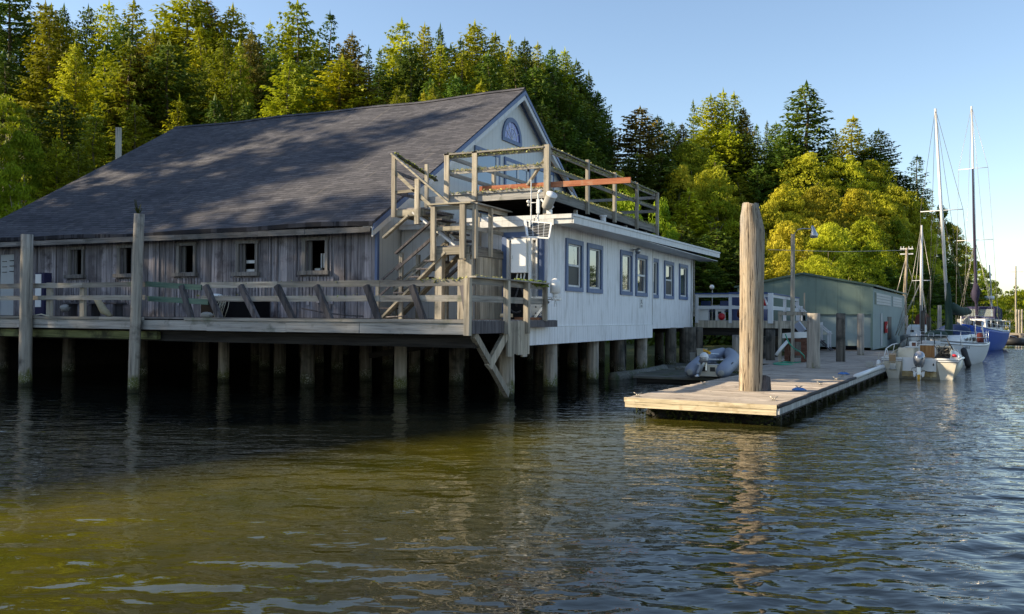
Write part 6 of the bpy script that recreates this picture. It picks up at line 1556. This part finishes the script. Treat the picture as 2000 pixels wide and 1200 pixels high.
L(MB(True).tube([(-.75, 1.0, .42), (-.8, -.6, .4), (-.35, -1.5, .46), (.35, -1.5, .46), (.8, -.6, .4), (.75, 1.0, .42)], .33, 12), 'side_tube', 'rubber', dg)
L(MB().box(-.6, .6, .8, .9, .1, .6).box(-.6, .6, -1.2, .9, .1, .15), 'transom', 'rubber', dg); L(MB(True).tube([(-.5, -.9, .75), (-.2, -.9, .95), (.3, -.6, .8)], .04, 6), 'oar', 'pvc', dg)
s3 = thing('small_sailboat', 'bright white sailboat with slim mast between the shed and the green sail cover', 'sailboat', (-.75, 64.5, 0), rz=-R(6))
secs = [hullsec(-3.2, .05, 1.35, 0, 1.0), hullsec(-2.4, .5, 1.3, 0, .2), hullsec(-.5, 1.0, 1.15, 0, -.2), hullsec(1.5, 1.05, 1.1, 0, -.2), hullsec(3.0, .8, 1.1, 0, .1)]
L(MB(True).loft(secs), 'hull', 'white_gloss', s3)
L(MB().loft([[(-.5, -1.6, 1.2), (-.4, -1.5, 1.75), (.4, -1.5, 1.75), (.5, -1.6, 1.2)], [(-.7, 1.2, 1.1), (-.6, 1.2, 1.9), (.6, 1.2, 1.9), (.7, 1.2, 1.1)]]), 'cabin', 'white_gloss', s3)
L(MB(True).ell((-.1, -1.62, 1.5), .12, .02, .07, 8, 6), 'porthole', 'black', s3)
rig(s3, (.5, -2.2, 1.2), (.5, -2.2, 8.2), (-3.1, 2.8, 1.0, 1.2), ((.5, .55),), 'mast', .1, 'rig', .014)
tag(MB().prism([(-1.0, 70, 1.9), (0, 70, 1.9), (0.1, 70, 2.4), (-.4, 70, 2.9), (-.9, 70, 2.5)], (0, 1.4, 0)).build('small_shack', M['clay']), 'small reddish shack roof behind the bright white sailboat', 'shack')
rb = thing('radar_mast', 'thin white mast with a flat white base above the bushes, right of the dark mast', 'mast', (6.4, 120, .5))
L(MB(True).cyl((0.2, 0, 0), (0.2, 0, 4.2), .12, .1, 8).cyl((.2, 0, 4.6), (0.0, 0, 8.3), .09, .06, 8), 'mast', 'mast', rb); L(MB(True).cyl((.0, 0, 4.2), (.0, 0, 4.6), .55, .5, 16), 'radar_dome', 'white_gloss', rb)

# ------------------------------------------------------------------ green shed
sh = thing('green_shed', 'green boarded boat shed with low gable at the far end of the dock', 'shed', (-2.9, 54.3, 0), rz=-R(3.8))
def szt(x): return 4.82 - .19 * abs(x + 3.82)
mb = MB()
N = 16; xs = [-7.64 + 7.64 * k / N for k in range(N + 1)]
for a, b_ in zip(xs, xs[1:]):
    lo = 2.55 if b_ > -3.6 else .3
    mb.prism([(a, 0, lo), (b_, 0, lo), (b_, 0, szt(b_)), (a, 0, szt(a))], (0, .12, 0), .5)
L(mb, 'front_wall', 'shed_green', sh)
L(MB().box(-3.7, -.02, .14, .26, .62, 2.6), 'recessed_wall', 'shed_side', sh)
L(MB().box(-3.6, -.01, -.02, -.001, 2.5, 2.58).box(-.12, .0, -.03, -.001, .6, 4.05), 'trim', 'shed_green', sh)
L(MB().box(-.14, -.02, .27, 18.5, .5, 4.0).box(-7.6, -7.5, .14, 18.5, .3, 4.0).box(-7.4, -.2, 18.2, 18.5, .3, 4.0), 'side_wall', 'shed_side', sh)
mb = MB()
for s_ in (-1, 1):
    e = -3.82 + s_ * 4.0; r_ = -3.82
    mb.prism([(r_, -.15, szt(r_) + .002), (e, -.15, szt(e) + .002), (e, -.15, szt(e) + .1), (r_, -.15, szt(r_) + .12)][::s_], (0, 18.9, 0), .5)
L(mb, 'roof', 'shed_roof', sh)
for a, b_ in ((1.5, 8.8), (10.2, 16.0)):
    g = MB()
    for k in range(4): g.box(-.02, .02, a, b_, 3.1 + k * .17, 3.25 + k * .17)
    L(g, 'louvre_vent', 'shed_door', sh)
L(MB().box(-.02, .01, .9, 1.5, 3.1, 3.78), 'vent_shutter', 'shed_roof', sh)
L(MB().box(-.018, .03, 3.6, 4.3, .62, 2.6), 'door', 'shed_door', sh)
L(MB().box(-.018, .02, 7.4, 9.3, .95, 2.4), 'window', 'black', sh)
fx = thing('extinguisher_box', 'red fire extinguisher box on the side wall of the green shed', 'fire extinguisher', sh.location + Vector((.45, 5.8, 1.75)))
L(MB().box(-.06, .08, -.5, .5, -.35, .35), 'box', 'red', fx); L(MB().box(.081, .09, -.2, .2, -.05, .2).box(.05, .085, -.514, -.501, -.1, .1), 'emblem', 'white_gloss', fx)
tag(MB().bar(sh.location + Vector((-.7, -.3, .62)), sh.location + Vector((-1.6, -.3, .62)), .25, .2).build('opening_shade', M['void']), 'dark bar standing in for the shaded low opening at the shed front', 'timber')  # black bar put in for the shade inside the low opening
for i, (X, Yt, Yb) in enumerate(((1571, 572, 612),)):
    tag(MB().bar(hy(X, Yb, 53.5), hy(X, Yt, 53.5), .07, .07).build('wooden_pole', M['post']), 'short thin pole in front of the shed gable', 'pole')

# ------------------------------------------------------------------ patio deck with white rail and its furniture
pt = thing('patio_deck', 'raised patio deck with white post-and-board rail between white wing and green shed', 'deck', (-8, 45, 2.1))
mb = MB(); y = 42.05
while y < 52.5: mb.box(-10.0, -5.65, y, y + .135, 2.08, 2.12); y += .14
mb.build('deck_boards', M['dock_grey'], pt)
MB().box(-10.05, -5.6, 41.98, 42.04, 1.78, 2.11).box(-5.66, -5.6, 42.05, 52.5, 1.78, 2.11).build('fascia', M['post'], pt)
MB().box(-10.05, -5.7, 42.2, 42.4, 1.42, 1.77).box(-10.0, -5.7, 45.5, 45.7, 1.42, 1.77).box(-10.0, -5.7, 42.5, 52, 1.78, 2.07).build('under_beam', M['under'], pt)
for x in (-9.96, -8.4): MB().box(x - .06, x + .08, 41.92, 41.978, 2.0, 3.36).build('post', M['white_rail'], pt)
MB().box(-6.68, -6.46, 41.86, 42.04, 2.0, 3.38).build('post', M['white_rail'], pt)
for y in (46.6, 51.4): MB().box(-6.68, -6.54, y - .07, y + .07, 2.12, 3.37).build('post', M['white_rail'], pt)
MB().box(-10.0, -6.69, 41.981, 42.02, 3.2, 3.34).box(-10.0, -6.69, 41.981, 42.02, 2.65, 2.8).build('front_rail', M['white_rail'], pt)
MB().box(-6.6, -6.56, 42.05, 51.4, 3.2, 3.34).box(-6.6, -6.56, 42.05, 51.4, 2.62, 2.8).build('side_rail', M['white_rail'], pt)
MB().box(-10.05, -6.5, 41.9, 42.06, 3.345, 3.4).box(-6.66, -6.5, 42.07, 51.5, 3.345, 3.4).build('cap_rail', M['blue_rail'], pt)
ps = thing('patio_stairs', 'short flight of steps with white rails down from the patio to the dock', 'staircase', (-5.9, 52.2, .45))
mb = MB()
for k in range(7): mb.box(-6.6 + k * .25, -6.3 + k * .25, 51.9, 52.9, 1.95 - k * .24, 1.99 - k * .24)
mb.build('tread', M['dark_post'], ps)
for y in (51.85, 52.95): MB().bar((-6.7, y, 2.0), (-4.9, y, .5), .05, .24, up=(0, 1, 0)).build('stringer', M['dark_post'], ps)
for y in (51.8, 53.0):
    MB().bar((-6.95, y, 3.15), (-4.95, y, 1.4), .06, .08, up=(0, 1, 0)).build('hand_rail', M['white_rail'], ps)
    for x, z in ((-6.6, 1.9), (-5.5, 1.0), (-5.05, .5)): MB().box(x - .04, x + .05, y + .05, y + .12, z, z + 1.05).build('post', M['white_rail'], ps)
MB().bar((-6.6, 51.8, 2.9), (-6.95, 51.8, 2.1), .05, .06, up=(0, 1, 0)).bar((-5.5, 51.8, 1.95), (-5.75, 51.8, 1.3), .05, .06, up=(0, 1, 0)).build('brace', M['white_rail'], ps)
# furniture
tb = thing('patio_table', 'white patio table behind the rail', 'table', (-8.95, 43.3, 2.12))
MB().box(-9.5, -8.5, 43.0, 43.7, 2.8, 2.84).build('tabletop', M['white_gloss'], tb)
for x in (-9.4, -8.6):
    for y in (43.1, 43.6): MB().cyl((x, y, 2.12), (x, y, 2.8), .02, .02, 6).build('leg', M['chair'], tb)
MB(True).ell((-8.9, 43.3, 2.87), .35, .25, .04, 12, 6).build('tray', M['black'], tb)
def patio_chair(x, y, rz_, label):
    c = thing('patio_chair', label, 'chair', (x, y, 2.12), 'patio chairs behind the white rail', rz=rz_)
    L(MB().box(-.24, .24, -.24, .24, .42, .46), 'seat', 'chair', c); L(MB().box(-.24, .24, .2, .24, .52, .92), 'backrest', 'chair', c)
    for a in (-.22, .22):
        for b_ in (-.22, .22): L(MB().cyl((a, b_, 0), (a, b_, .42 if b_ < 0 else .9), .015, .015, 6), 'leg', 'chair', c)
        L(MB().box(a - .02, a + .02, -.22, .22, .62, .65), 'armrest', 'chair', c)
patio_chair(-9.6, 42.7, 2.9, 'dark patio chair nearest to the white wall'); patio_chair(-8.75, 42.65, 3.3, 'dark patio chair in the middle of the patio table'); patio_chair(-7.6, 43.2, 2.4, 'dark patio chair close to the tallest pile')
for x, w_, lb in ((-9.75, .26, 'white cooler box under the chair nearest the wall'), (-8.95, .2, 'white bin with a dark panel beside the red ball')):
    c = thing('cooler_box', lb, 'box', (x, 42.5, 2.12)); L(MB().box(-w_, w_, -.2, .2, 0, .5), 'body', 'white_box', c); L(MB().box(-w_ - .02, w_ + .02, -.22, .22, .501, .55), 'lid', 'white_box', c)
    if w_ < .25: L(MB().box(-.08, .08, -.212, -.201, .28, .42), 'panel', 'black', c)
tag(MB(True).ell((-8.85, 42.25, 2.3), .17, .17, .17, 14, 10).build('ball', M['red']), 'red ball lying behind the patio rail', 'ball')
tag(MB(True).ell((-7.95, 42.8, 2.45), .3, .25, .33, 10, 8, jit=.1).build('flower_pot', M['clay']), 'dark red pot with withered plant left of the middle white post', 'pot')
tag(MB(True).ell((-7.5, 42.9, 2.4), .35, .25, .28, 10, 8, jit=.15).build('black_bag', M['pvc_dark']), 'black bag on the patio between the white post and the tallest pile', 'bag')
tag(MB().box(-8.15, -7.4, 43.6, 43.7, 2.75, 3.2).box(-8.2, -7.35, 43.4, 43.8, 2.6, 2.66).build('pink_cushion', M['pink']), 'faded pink cushioned seat behind the patio rail', 'cushion')
um = thing('closed_parasol', 'folded red and white parasol leaning on the patio just right of the tallest pile', 'parasol', (-6.9, 42.6, 2.12))
L(MB().bar((.35, 0, .0), (-.35, 0, 1.7), .04, .04), 'pole', 'rig_dark', um); L(MB(True).tube([(.12, 0, .55), (0, 0, .85), (-.2, 0, 1.35), (-.32, 0, 1.65)], [.1, .08, .07, .02], 8), 'canopy', 'white_gloss', um); L(MB(True).tube([(.03, -.06, .62), (-.08, -.08, .95), (-.24, -.07, 1.4)], [.06, .06, .04], 6), 'stripe', 'red', um)
pl = thing('globe_lamp', 'round white globe lamp on a stick above the patio rail', 'lamp', (-10.1, 46, 2.12))
L(MB().cyl((-.02, 0, 0), (-.02, 0, 1.55), .02, .02, 6), 'pole', 'metal', pl); L(MB(True).ell((-.04, 0, 1.7), .12, .12, .12, 14, 10), 'globe', 'white_gloss', pl)
tag(MB().box(-10.6, -8.4, 52.5, 52.6, 2.12, 3.75).build('blue_screen', M['tarp_blue']), 'low dark blue tarpaulin screen at the back of the patio', 'screen')
# work bench with hose and two posts
wb = thing('wash_table', 'work table with a thick white top on brown legs behind the green hose', 'table', (-5, 38.2, .45))
MB().prism([(-5.48, 38.0, 1.42), (-4.3, 38.0, 1.46), (-4.3, 38.0, 1.68), (-4.85, 38.0, 1.68), (-5.48, 38.0, 1.62)], (0, .7, 0)).build('tabletop', M['white_gloss'], wb)
for x in (-5.4, -4.75):
    for y in (38.05, 38.6): MB().box(x, x + .16, y, y + .1, .45, 1.42).build('leg', M['brown_wood'], wb)
MB().box(-5.23, -4.76, 38.02, 38.06, .72, .86).box(-5.4, -4.3, 38.0, 38.05, 1.28, 1.4).build('cross_rail', M['brown_wood'], wb)
for x, zt, lb in ((-5.55, 2.52, 'tall slim post left of the green hose, carrying the cross rail'), (-5.05, 2.5, 'slim post behind the white-topped work table')): tag(MB().box(x - .06, x + .06, 37.8, 37.92, .45, zt).build('wooden_post', M['post']), lb, 'post')
tag(MB().box(-5.62, -4.4, 37.74, 37.79, 2.36, 2.5).build('cross_rail', M['post']), 'horizontal board joining the slim posts above the work table', 'board')
tag(MB(True).tube([hy(1516, 694, 37.5), hy(1526, 680, 37.6), hy(1538, 667, 37.8)], .07, 8).build('plastic_pipe', M['white_gloss']), 'pale pipe slanting down left of the work table', 'pipe')
g = MB(True); pts = [hy(1534, 653, 37.6), hy(1540, 668, 37.5), hy(1550, 680, 37.3), hy(1562, 687, 37.1), hy(1571, 697, 36.9)] + [hz(x, y, .47) for x, y in ((1569, 704), (1560, 708), (1548, 708.5), (1535, 707), (1520, 709.5), (1510, 711), (1522, 712.8), (1545, 712), (1548, 709.5), (1530, 708.6), (1512, 710), (1520, 712), (1540, 711))]
sm = []
for i in range(len(pts) - 1):
    p0, p1, p2, p3 = pts[max(i - 1, 0)], pts[i], pts[i + 1], pts[min(i + 2, len(pts) - 1)]
    for k in range(6):
        t = k / 6; sm.append(.5 * ((2 * p1) + (p2 - p0) * t + (2 * p0 - 5 * p1 + 4 * p2 - p3) * t * t + (3 * p1 - p0 - 3 * p2 + p3) * t ** 3))
g.tube(sm, .025, 6); tag(g.build('garden_hose', M['hose_green']), 'green hose hanging from the work table and coiled on the dock', 'hose')
tag(MB(True).cyl(hz(1527, 709, .46), hz(1527, 709, .46) + Vector((0, 0, .14)), .03, .03, 8).ell(hz(1527, 709, .46) + Vector((.05, 0, .13)), .06, .03, .03, 8, 6).build('water_tap', M['brass']), 'small pale tap at the coiled green hose', 'tap')
pile(-6.15, 39.2, 1.75, .2, 'dark square-looking post under the patio corner left of the work table', mat='pile_dark')
tag(MB().bar(hy(1556, 632, 40), hy(1569, 648, 40), .5, .28).build('folded_cover', M['pvc']), 'grey blue folded cover behind the tall post by the work table', 'cover')

# ------------------------------------------------------------------ lamp post and utility poles
lp = thing('lamp_post', 'wooden lamp post with curved arm and grey lamp head beside the big pile', 'street lamp', (-6.28, 47, .4))
L(MB().tube([(0, 0, 0), (0, 0, 6.1)], [.12, .1], 10, .5, jit=.05), 'pole', 'post', lp)
L(MB(True).tube([(.05, 0, 5.85), (.1, 0, 6.15), (.25, 0, 6.33), (.5, 0, 6.37), (.9, 0, 6.33)], .025, 7), 'arm', 'metal', lp)
L(MB(True).tube([(.93, 0, 6.5), (.96, 0, 6.36), (1.0, 0, 6.2), (1.02, 0, 6.02), (1.03, 0, 5.88)], [.05, .09, .12, .2, .17], 12), 'lamp_head', 'metal', lp)
up_ = thing('utility_pole', 'sunlit utility pole with two white cross arms beside the shed', 'utility pole', (-1.85, 80, .3))
L(MB(True).tube([(0, 0, 0), (.0, 0, 4), (.15, 0, 7.8)], [.17, .15, .1], 10), 'pole', 'big_pile', up_)
for z in (7.72, 7.3): L(MB().box(-.36, .62, -.05, .05, z - .05, z + .05), 'cross_arm', 'white_trim', up_)
g = MB()
for x in (-.3, -.1, .3, .55): g.cyl((x, 0, 7.78), (x, 0, 7.92), .03, .03, 6)
L(g, 'insulator', 'white_gloss', up_); L(MB(True).tube([(.05, 0, 6.9), (-.75, -.5, 3.5)], .03, 5).tube([(.1, 0, 6.9), (.9, 0, 4.0)], .012, 4), 'stay_wire', 'rig', up_)
u2 = thing('utility_pole', 'small distant utility pole above the bushes at the right edge', 'utility pole', (11.41, 150, 2))
L(MB().cyl((0, 0, 0), (0, 0, 8.2), .12, .09, 8), 'pole', 'post', u2); L(MB().box(-1.0, 1.0, -.06, .06, 7.3, 7.42), 'cross_arm', 'white_trim', u2)
tag(MB(True).tube([Vector((-1.7, 80, 7.9)), at(1640, 492, 70), at(1500, 488, 62)], .02, 4).build('power_line', M['rig']), 'power line running left from the cross-armed pole', 'cable')
tag(MB(True).tube([at(230, 560, 46), at(231, 400, 46), at(231.5, 250, 46)], [.17, .16, .15], 12, jit=.05).build('old_pole', M['post']), 'old grey pole standing behind the left end of the barn roof', 'pole')

# ------------------------------------------------------------------ equipment on the deck corner and the wing
cb = thing('electric_cabinet', 'white sunlit electric cabinet in front of the dark doorway', 'cabinet', (-10.5, 23.1, 3.4))
MB().box(-10.74, -10.29, 22.95, 23.2, 3.46, 4.4).build('case', M['white_box'], cb); MB().box(-10.72, -10.7, 22.93, 22.948, 3.85, 3.95).build('latch', M['metal'], cb)
MB(True).tube([(-10.6, 23.1, 3.46), (-10.66, 23.1, 3.2)], .022, 6).tube([(-10.5, 23.1, 3.46), (-10.5, 23.1, 3.15)], .022, 6).tube([(-10.38, 23.1, 3.46), (-10.42, 23.1, 3.2)], .022, 6).build('conduit', M['white_gloss'], cb)
MB().box(-10.25, -10.2, 23.05, 23.15, 2.1, 4.95).build('support_post', M['white_trim'], cb)
sp_ = thing('solar_panel', 'small tilted solar panel with white frame over the white cabinet', 'solar panel', (-10, 22.9, 4.6))
p0, p1, p2, p3 = Vector((-10.45, 23.25, 4.95)), Vector((-9.63, 23.25, 4.85)), Vector((-9.5, 22.75, 4.38)), Vector((-10.15, 22.75, 4.44))
nn = (p1 - p0).cross(p3 - p0).normalized()
if nn.z > 0: nn = -nn
fm = MB().prism([p0, p1, p2, p3], nn * .03)
fr_ = fm.build('backing', M['white_gloss'], sp_)
cl = MB()
def bil(u, v): return (p0 * (1 - u) + p1 * u) * (1 - v) + (p3 * (1 - u) + p2 * u) * v
for i in range(4):
    for j in range(9):
        e = .012; u0_, u1_, v0_, v1_ = .04 + .92 * i / 4 + e, .04 + .92 * (i + 1) / 4 - e, .05 + .9 * j / 9 + e, .05 + .9 * (j + 1) / 9 - e
        cl.add([bil(u0_, v0_) - nn * .006, bil(u1_, v0_) - nn * .006, bil(u1_, v1_) - nn * .006, bil(u0_, v1_) - nn * .006], [(0, 1, 2, 3)])
cl.build('cells', M['glass_dark'], sp_)
MB().bar(p0, p1, .03, .03).bar(p1, p2, .03, .03).bar(p2, p3, .03, .04).bar(p3, p0, .06, .09).build('frame', M['white_gloss'], sp_)
MB().bar((-10.1, 23.25, 4.85), (-10.1, 23.42, 4.95), .05, .05).build('bracket', M['metal'], sp_)
an = thing('whip_antenna', 'thin white whip antenna rising from the wing roof edge', 'antenna', (-10.29, 23.3, 4.85))
MB().cyl((-10.29, 23.3, 4.85), (-10.29, 23.3, 6.12), .02, .016, 8).build('rod', M['white_gloss'], an)
w2 = thing('instrument_mast', 'white post with a small dome arm and camera on the wing roof edge', 'mast', (-10.07, 23.3, 4.85))
MB().cyl((-10.07, 23.3, 4.85), (-10.07, 23.3, 5.72), .025, .025, 8).box(-10.11, -10.03, 23.26, 23.34, 5.15, 5.55).build('post', M['white_gloss'], w2)
MB(True).tube([(-10.05, 23.3, 5.74), (-9.98, 23.28, 5.79)], .05, 10).build('camera', M['white_gloss'], w2)
MB(True).tube([(-10.05, 23.3, 5.46), (-10.36, 23.3, 5.46)], .014, 6).ell((-10.38, 23.3, 5.5), .05, .05, .05, 10, 8).ell((-10.37, 23.3, 5.4), .035, .035, .035, 8, 6).build('sensor_arm', M['white_gloss'], w2)
MB(True).tube([(-10.18, 23.3, 4.9), (-10.18, 23.28, 5.0), (-10.1, 23.24, 5.07)], .02, 6).build('nozzle', M['metal'], w2)
hn = thing('loudspeaker', 'grey-white horn loudspeaker tilted on a fork mount at the wing roof corner', 'loudspeaker', (-9.8, 23.35, 5.15))
ax0, ax1 = Vector((-9.82, 23.3, 5.3)), Vector((-9.58, 23.12, 5.62))
MB(True).tube([ax0, ax0.lerp(ax1, .15), ax1], [.13, .15, .155], 18).build('horn', M['concrete'], hn)
dd = (ax1 - ax0).normalized(); MB(True).tube([ax1 + dd * .002, ax1 + dd * .03], [.16, .16], 18).build('lid', M['white_gloss'], hn)
MB().bar((-9.98, 23.3, 5.55), (-9.72, 23.3, 5.24), .04, .05).bar((-9.72, 23.3, 5.24), (-9.6, 23.3, 5.33), .04, .05).box(-9.8, -9.66, 23.26, 23.36, 5.12, 5.24).build('fork_mount', M['white_gloss'], hn)
dm = thing('dome_buoy_light', 'white domed cylinder on a bracket at the right end of the mossy rail', 'beacon', (-9.55, 23.35, 2.75))
MB(True).tube([(-9.55, 23.35, 2.88), (-9.55, 23.35, 2.9), (-9.55, 23.35, 3.16), (-9.55, 23.35, 3.24), (-9.55, 23.35, 3.29), (-9.55, 23.35, 3.31)], [.12, .145, .145, .125, .07, .02], 18).build('dome', M['white_box'], dm)
MB(True).tube([(-9.55, 23.35, 2.76), (-9.55, 23.35, 2.88)], [.07, .08], 12).box(-9.62, -9.45, 23.2, 23.5, 2.68, 2.755).build('base', M['white_gloss'], dm)
MB().bar((-9.75, 23.3, 2.71), (-9.35, 23.3, 2.71), .06, .03).bar((-10.3, 23.28, 2.77), (-9.35, 23.28, 2.77), .03, .014).bar((-10.15, 23.28, 2.18), (-9.72, 23.28, 2.66), .06, .07).build('bracket', M['alu'], dm)
MB().cyl((-9.55, 23.35, 2.68), (-9.58, 23.35, 2.5), .008, .008, 5).cyl((-9.53, 23.35, 2.68), (-9.5, 23.35, 2.5), .008, .008, 5).build('cable_ends', M['metal'], dm)
hs = MB(True); c0 = Vector((-10.55, 22.9, 2.75))
hs.tube([c0 + Vector((.3 * math.cos(t), 0, .42 * math.sin(t))) for t in [R(a) for a in range(60, 310, 14)]], .028, 7).tube([c0 + Vector((.1, .03, .4)), c0 + Vector((-.05, .03, .0)), c0 + Vector((.0, .03, -.25))], .028, 7).tube([c0 + Vector((.12, .03, .4)), c0 + Vector((.2, .03, .1)), c0 + Vector((.35, .03, 0))], .024, 7)
tag(hs.build('cable_coil', M['rubber']), 'thick black cable loop hanging behind the deck rail corner', 'cable')
mp = thing('mounting_plate', 'perforated metal plate with bolts behind the bracket of the white dome', 'metal plate', (-10.1, 23.6, 2.2))
MB().box(-10.5, -10.0, 23.6, 23.62, 2.25, 2.8).build('plate', M['metal'], mp)
for k in range(9): MB().cyl((-10.45 + .2 * (k % 3), 23.599, 2.32 + .18 * (k // 3)), (-10.45 + .2 * (k % 3), 23.585, 2.32 + .18 * (k // 3)), .025, .025, 8).build('bolt', M['black'], mp)
tag(MB().box(-10.6, -9.85, 22.9, 23.5, 2.13, 2.2).build('rusty_tray', M['rust']), 'rusty flat tray on the deck behind the rail corner', 'tray')
tag(MB().box(-10.9, -10.6, 22.6, 22.8, 2.2, 2.3).build('timber_offcut', M['dock_edge']), 'pale timber offcut lying on the deck corner', 'timber')
tag(MB(True).ell((-10.75, 23.5, 3.15), .35, .3, .17, 14, 8).build('covered_grill', M['pvc_dark']), 'dark rounded cover behind the rail under the white cabinet', 'cover')
# clutter on the long deck
bx = thing('display_case', 'tall dark case with a narrow white front leaning at the grey wall', 'case', (-28.7, 21.5, 2.13))
a = hy(70, 536, 21.4); b_ = hy(81, 600, 21.4)
MB().box(a.x, b_.x - .02, 21.38, 21.4, b_.z, a.z).build('front_panel', M['white_box'], bx); MB().box(a.x - .03, b_.x + .12, 21.402, 21.7, 2.13, a.z + .05).build('body', M['navy'], bx)
bn = thing('wooden_bench', 'dark wooden bench cluttered with gear against the grey wall', 'bench', (-25.6, 21.7, 2.13))
MB().box(-27.2, -24.6, 21.5, 21.95, 2.55, 2.6).build('seat', M['dark_post'], bn)
for x in (-27.0, -25.9, -24.8): MB().box(x, x + .08, 21.55, 21.9, 2.13, 2.55).build('leg', M['dark_post'], bn)
tag(MB(True).tube([(-25.3, 21.3, 2.75), (-24.9, 21.3, 2.3), (-24.6, 21.3, 2.15)], [.09, .12, .06], 8, jit=.2).build('burlap_sack', M['pale_bark']), 'pale slumped sack leaning on the bench', 'sack')
tag(MB(True).ell((-26.8, 21.3, 2.4), .2, .15, .12, 9, 7, jit=.3).build('crumpled_bag', M['concrete']), 'crumpled grey bag at the left end of the bench', 'bag')
nt_ = MB(True)
for k in range(9):
    x = -19.3 + U(-.25, .25); nt_.tube([(x, 20.6, 2.14), (x + U(-.1, .15), 20.6, 2.45), (x + U(.1, .35), 20.6, 2.8)], .012, 4)
tag(nt_.build('rope_bundle', M['rope']), 'pale ropes hanging behind the green rail boards', 'rope')
tag(MB(True).ell((-19.5, 20.7, 2.78), .22, .2, .07, 12, 6).build('white_basin', M['white_box']), 'upturned white basin behind the green rail boards', 'basin')
tag(MB().box(-20.1, -18.2, 20.7, 21.6, 2.13, 2.66).build('work_bench', M['void']), 'dark low bench behind the green rail boards', 'bench')
tag(MB(True).ell((-18.6, 19.4, 2.2), .2, .15, .09, 10, 6, jit=.15).build('stone', M['concrete']), 'pale stone on the deck edge by the broken rail', 'stone')
tag(MB(True).tube([(-17.0, 21.6, 2.42), (-16.2, 21.6, 2.3), (-15.4, 21.6, 2.22), (-14.8, 21.6, 2.2)], .02, 5).tube([(-13.9, 21.4, 2.18), (-13.2, 21.4, 2.21)], .02, 5).build('bent_pole', M['dark_post']), 'thin bent pole lying along the foot of the grey wall', 'pole')
tag(MB(True).tube([(-24.9, 18.65, 2.14), (-24.5, 18.66, 2.19), (-24.2, 18.7, 2.13)], .02, 5).build('driftwood_stick', M['rope']), 'small pale stick on the deck edge by the thick left piling', 'stick')
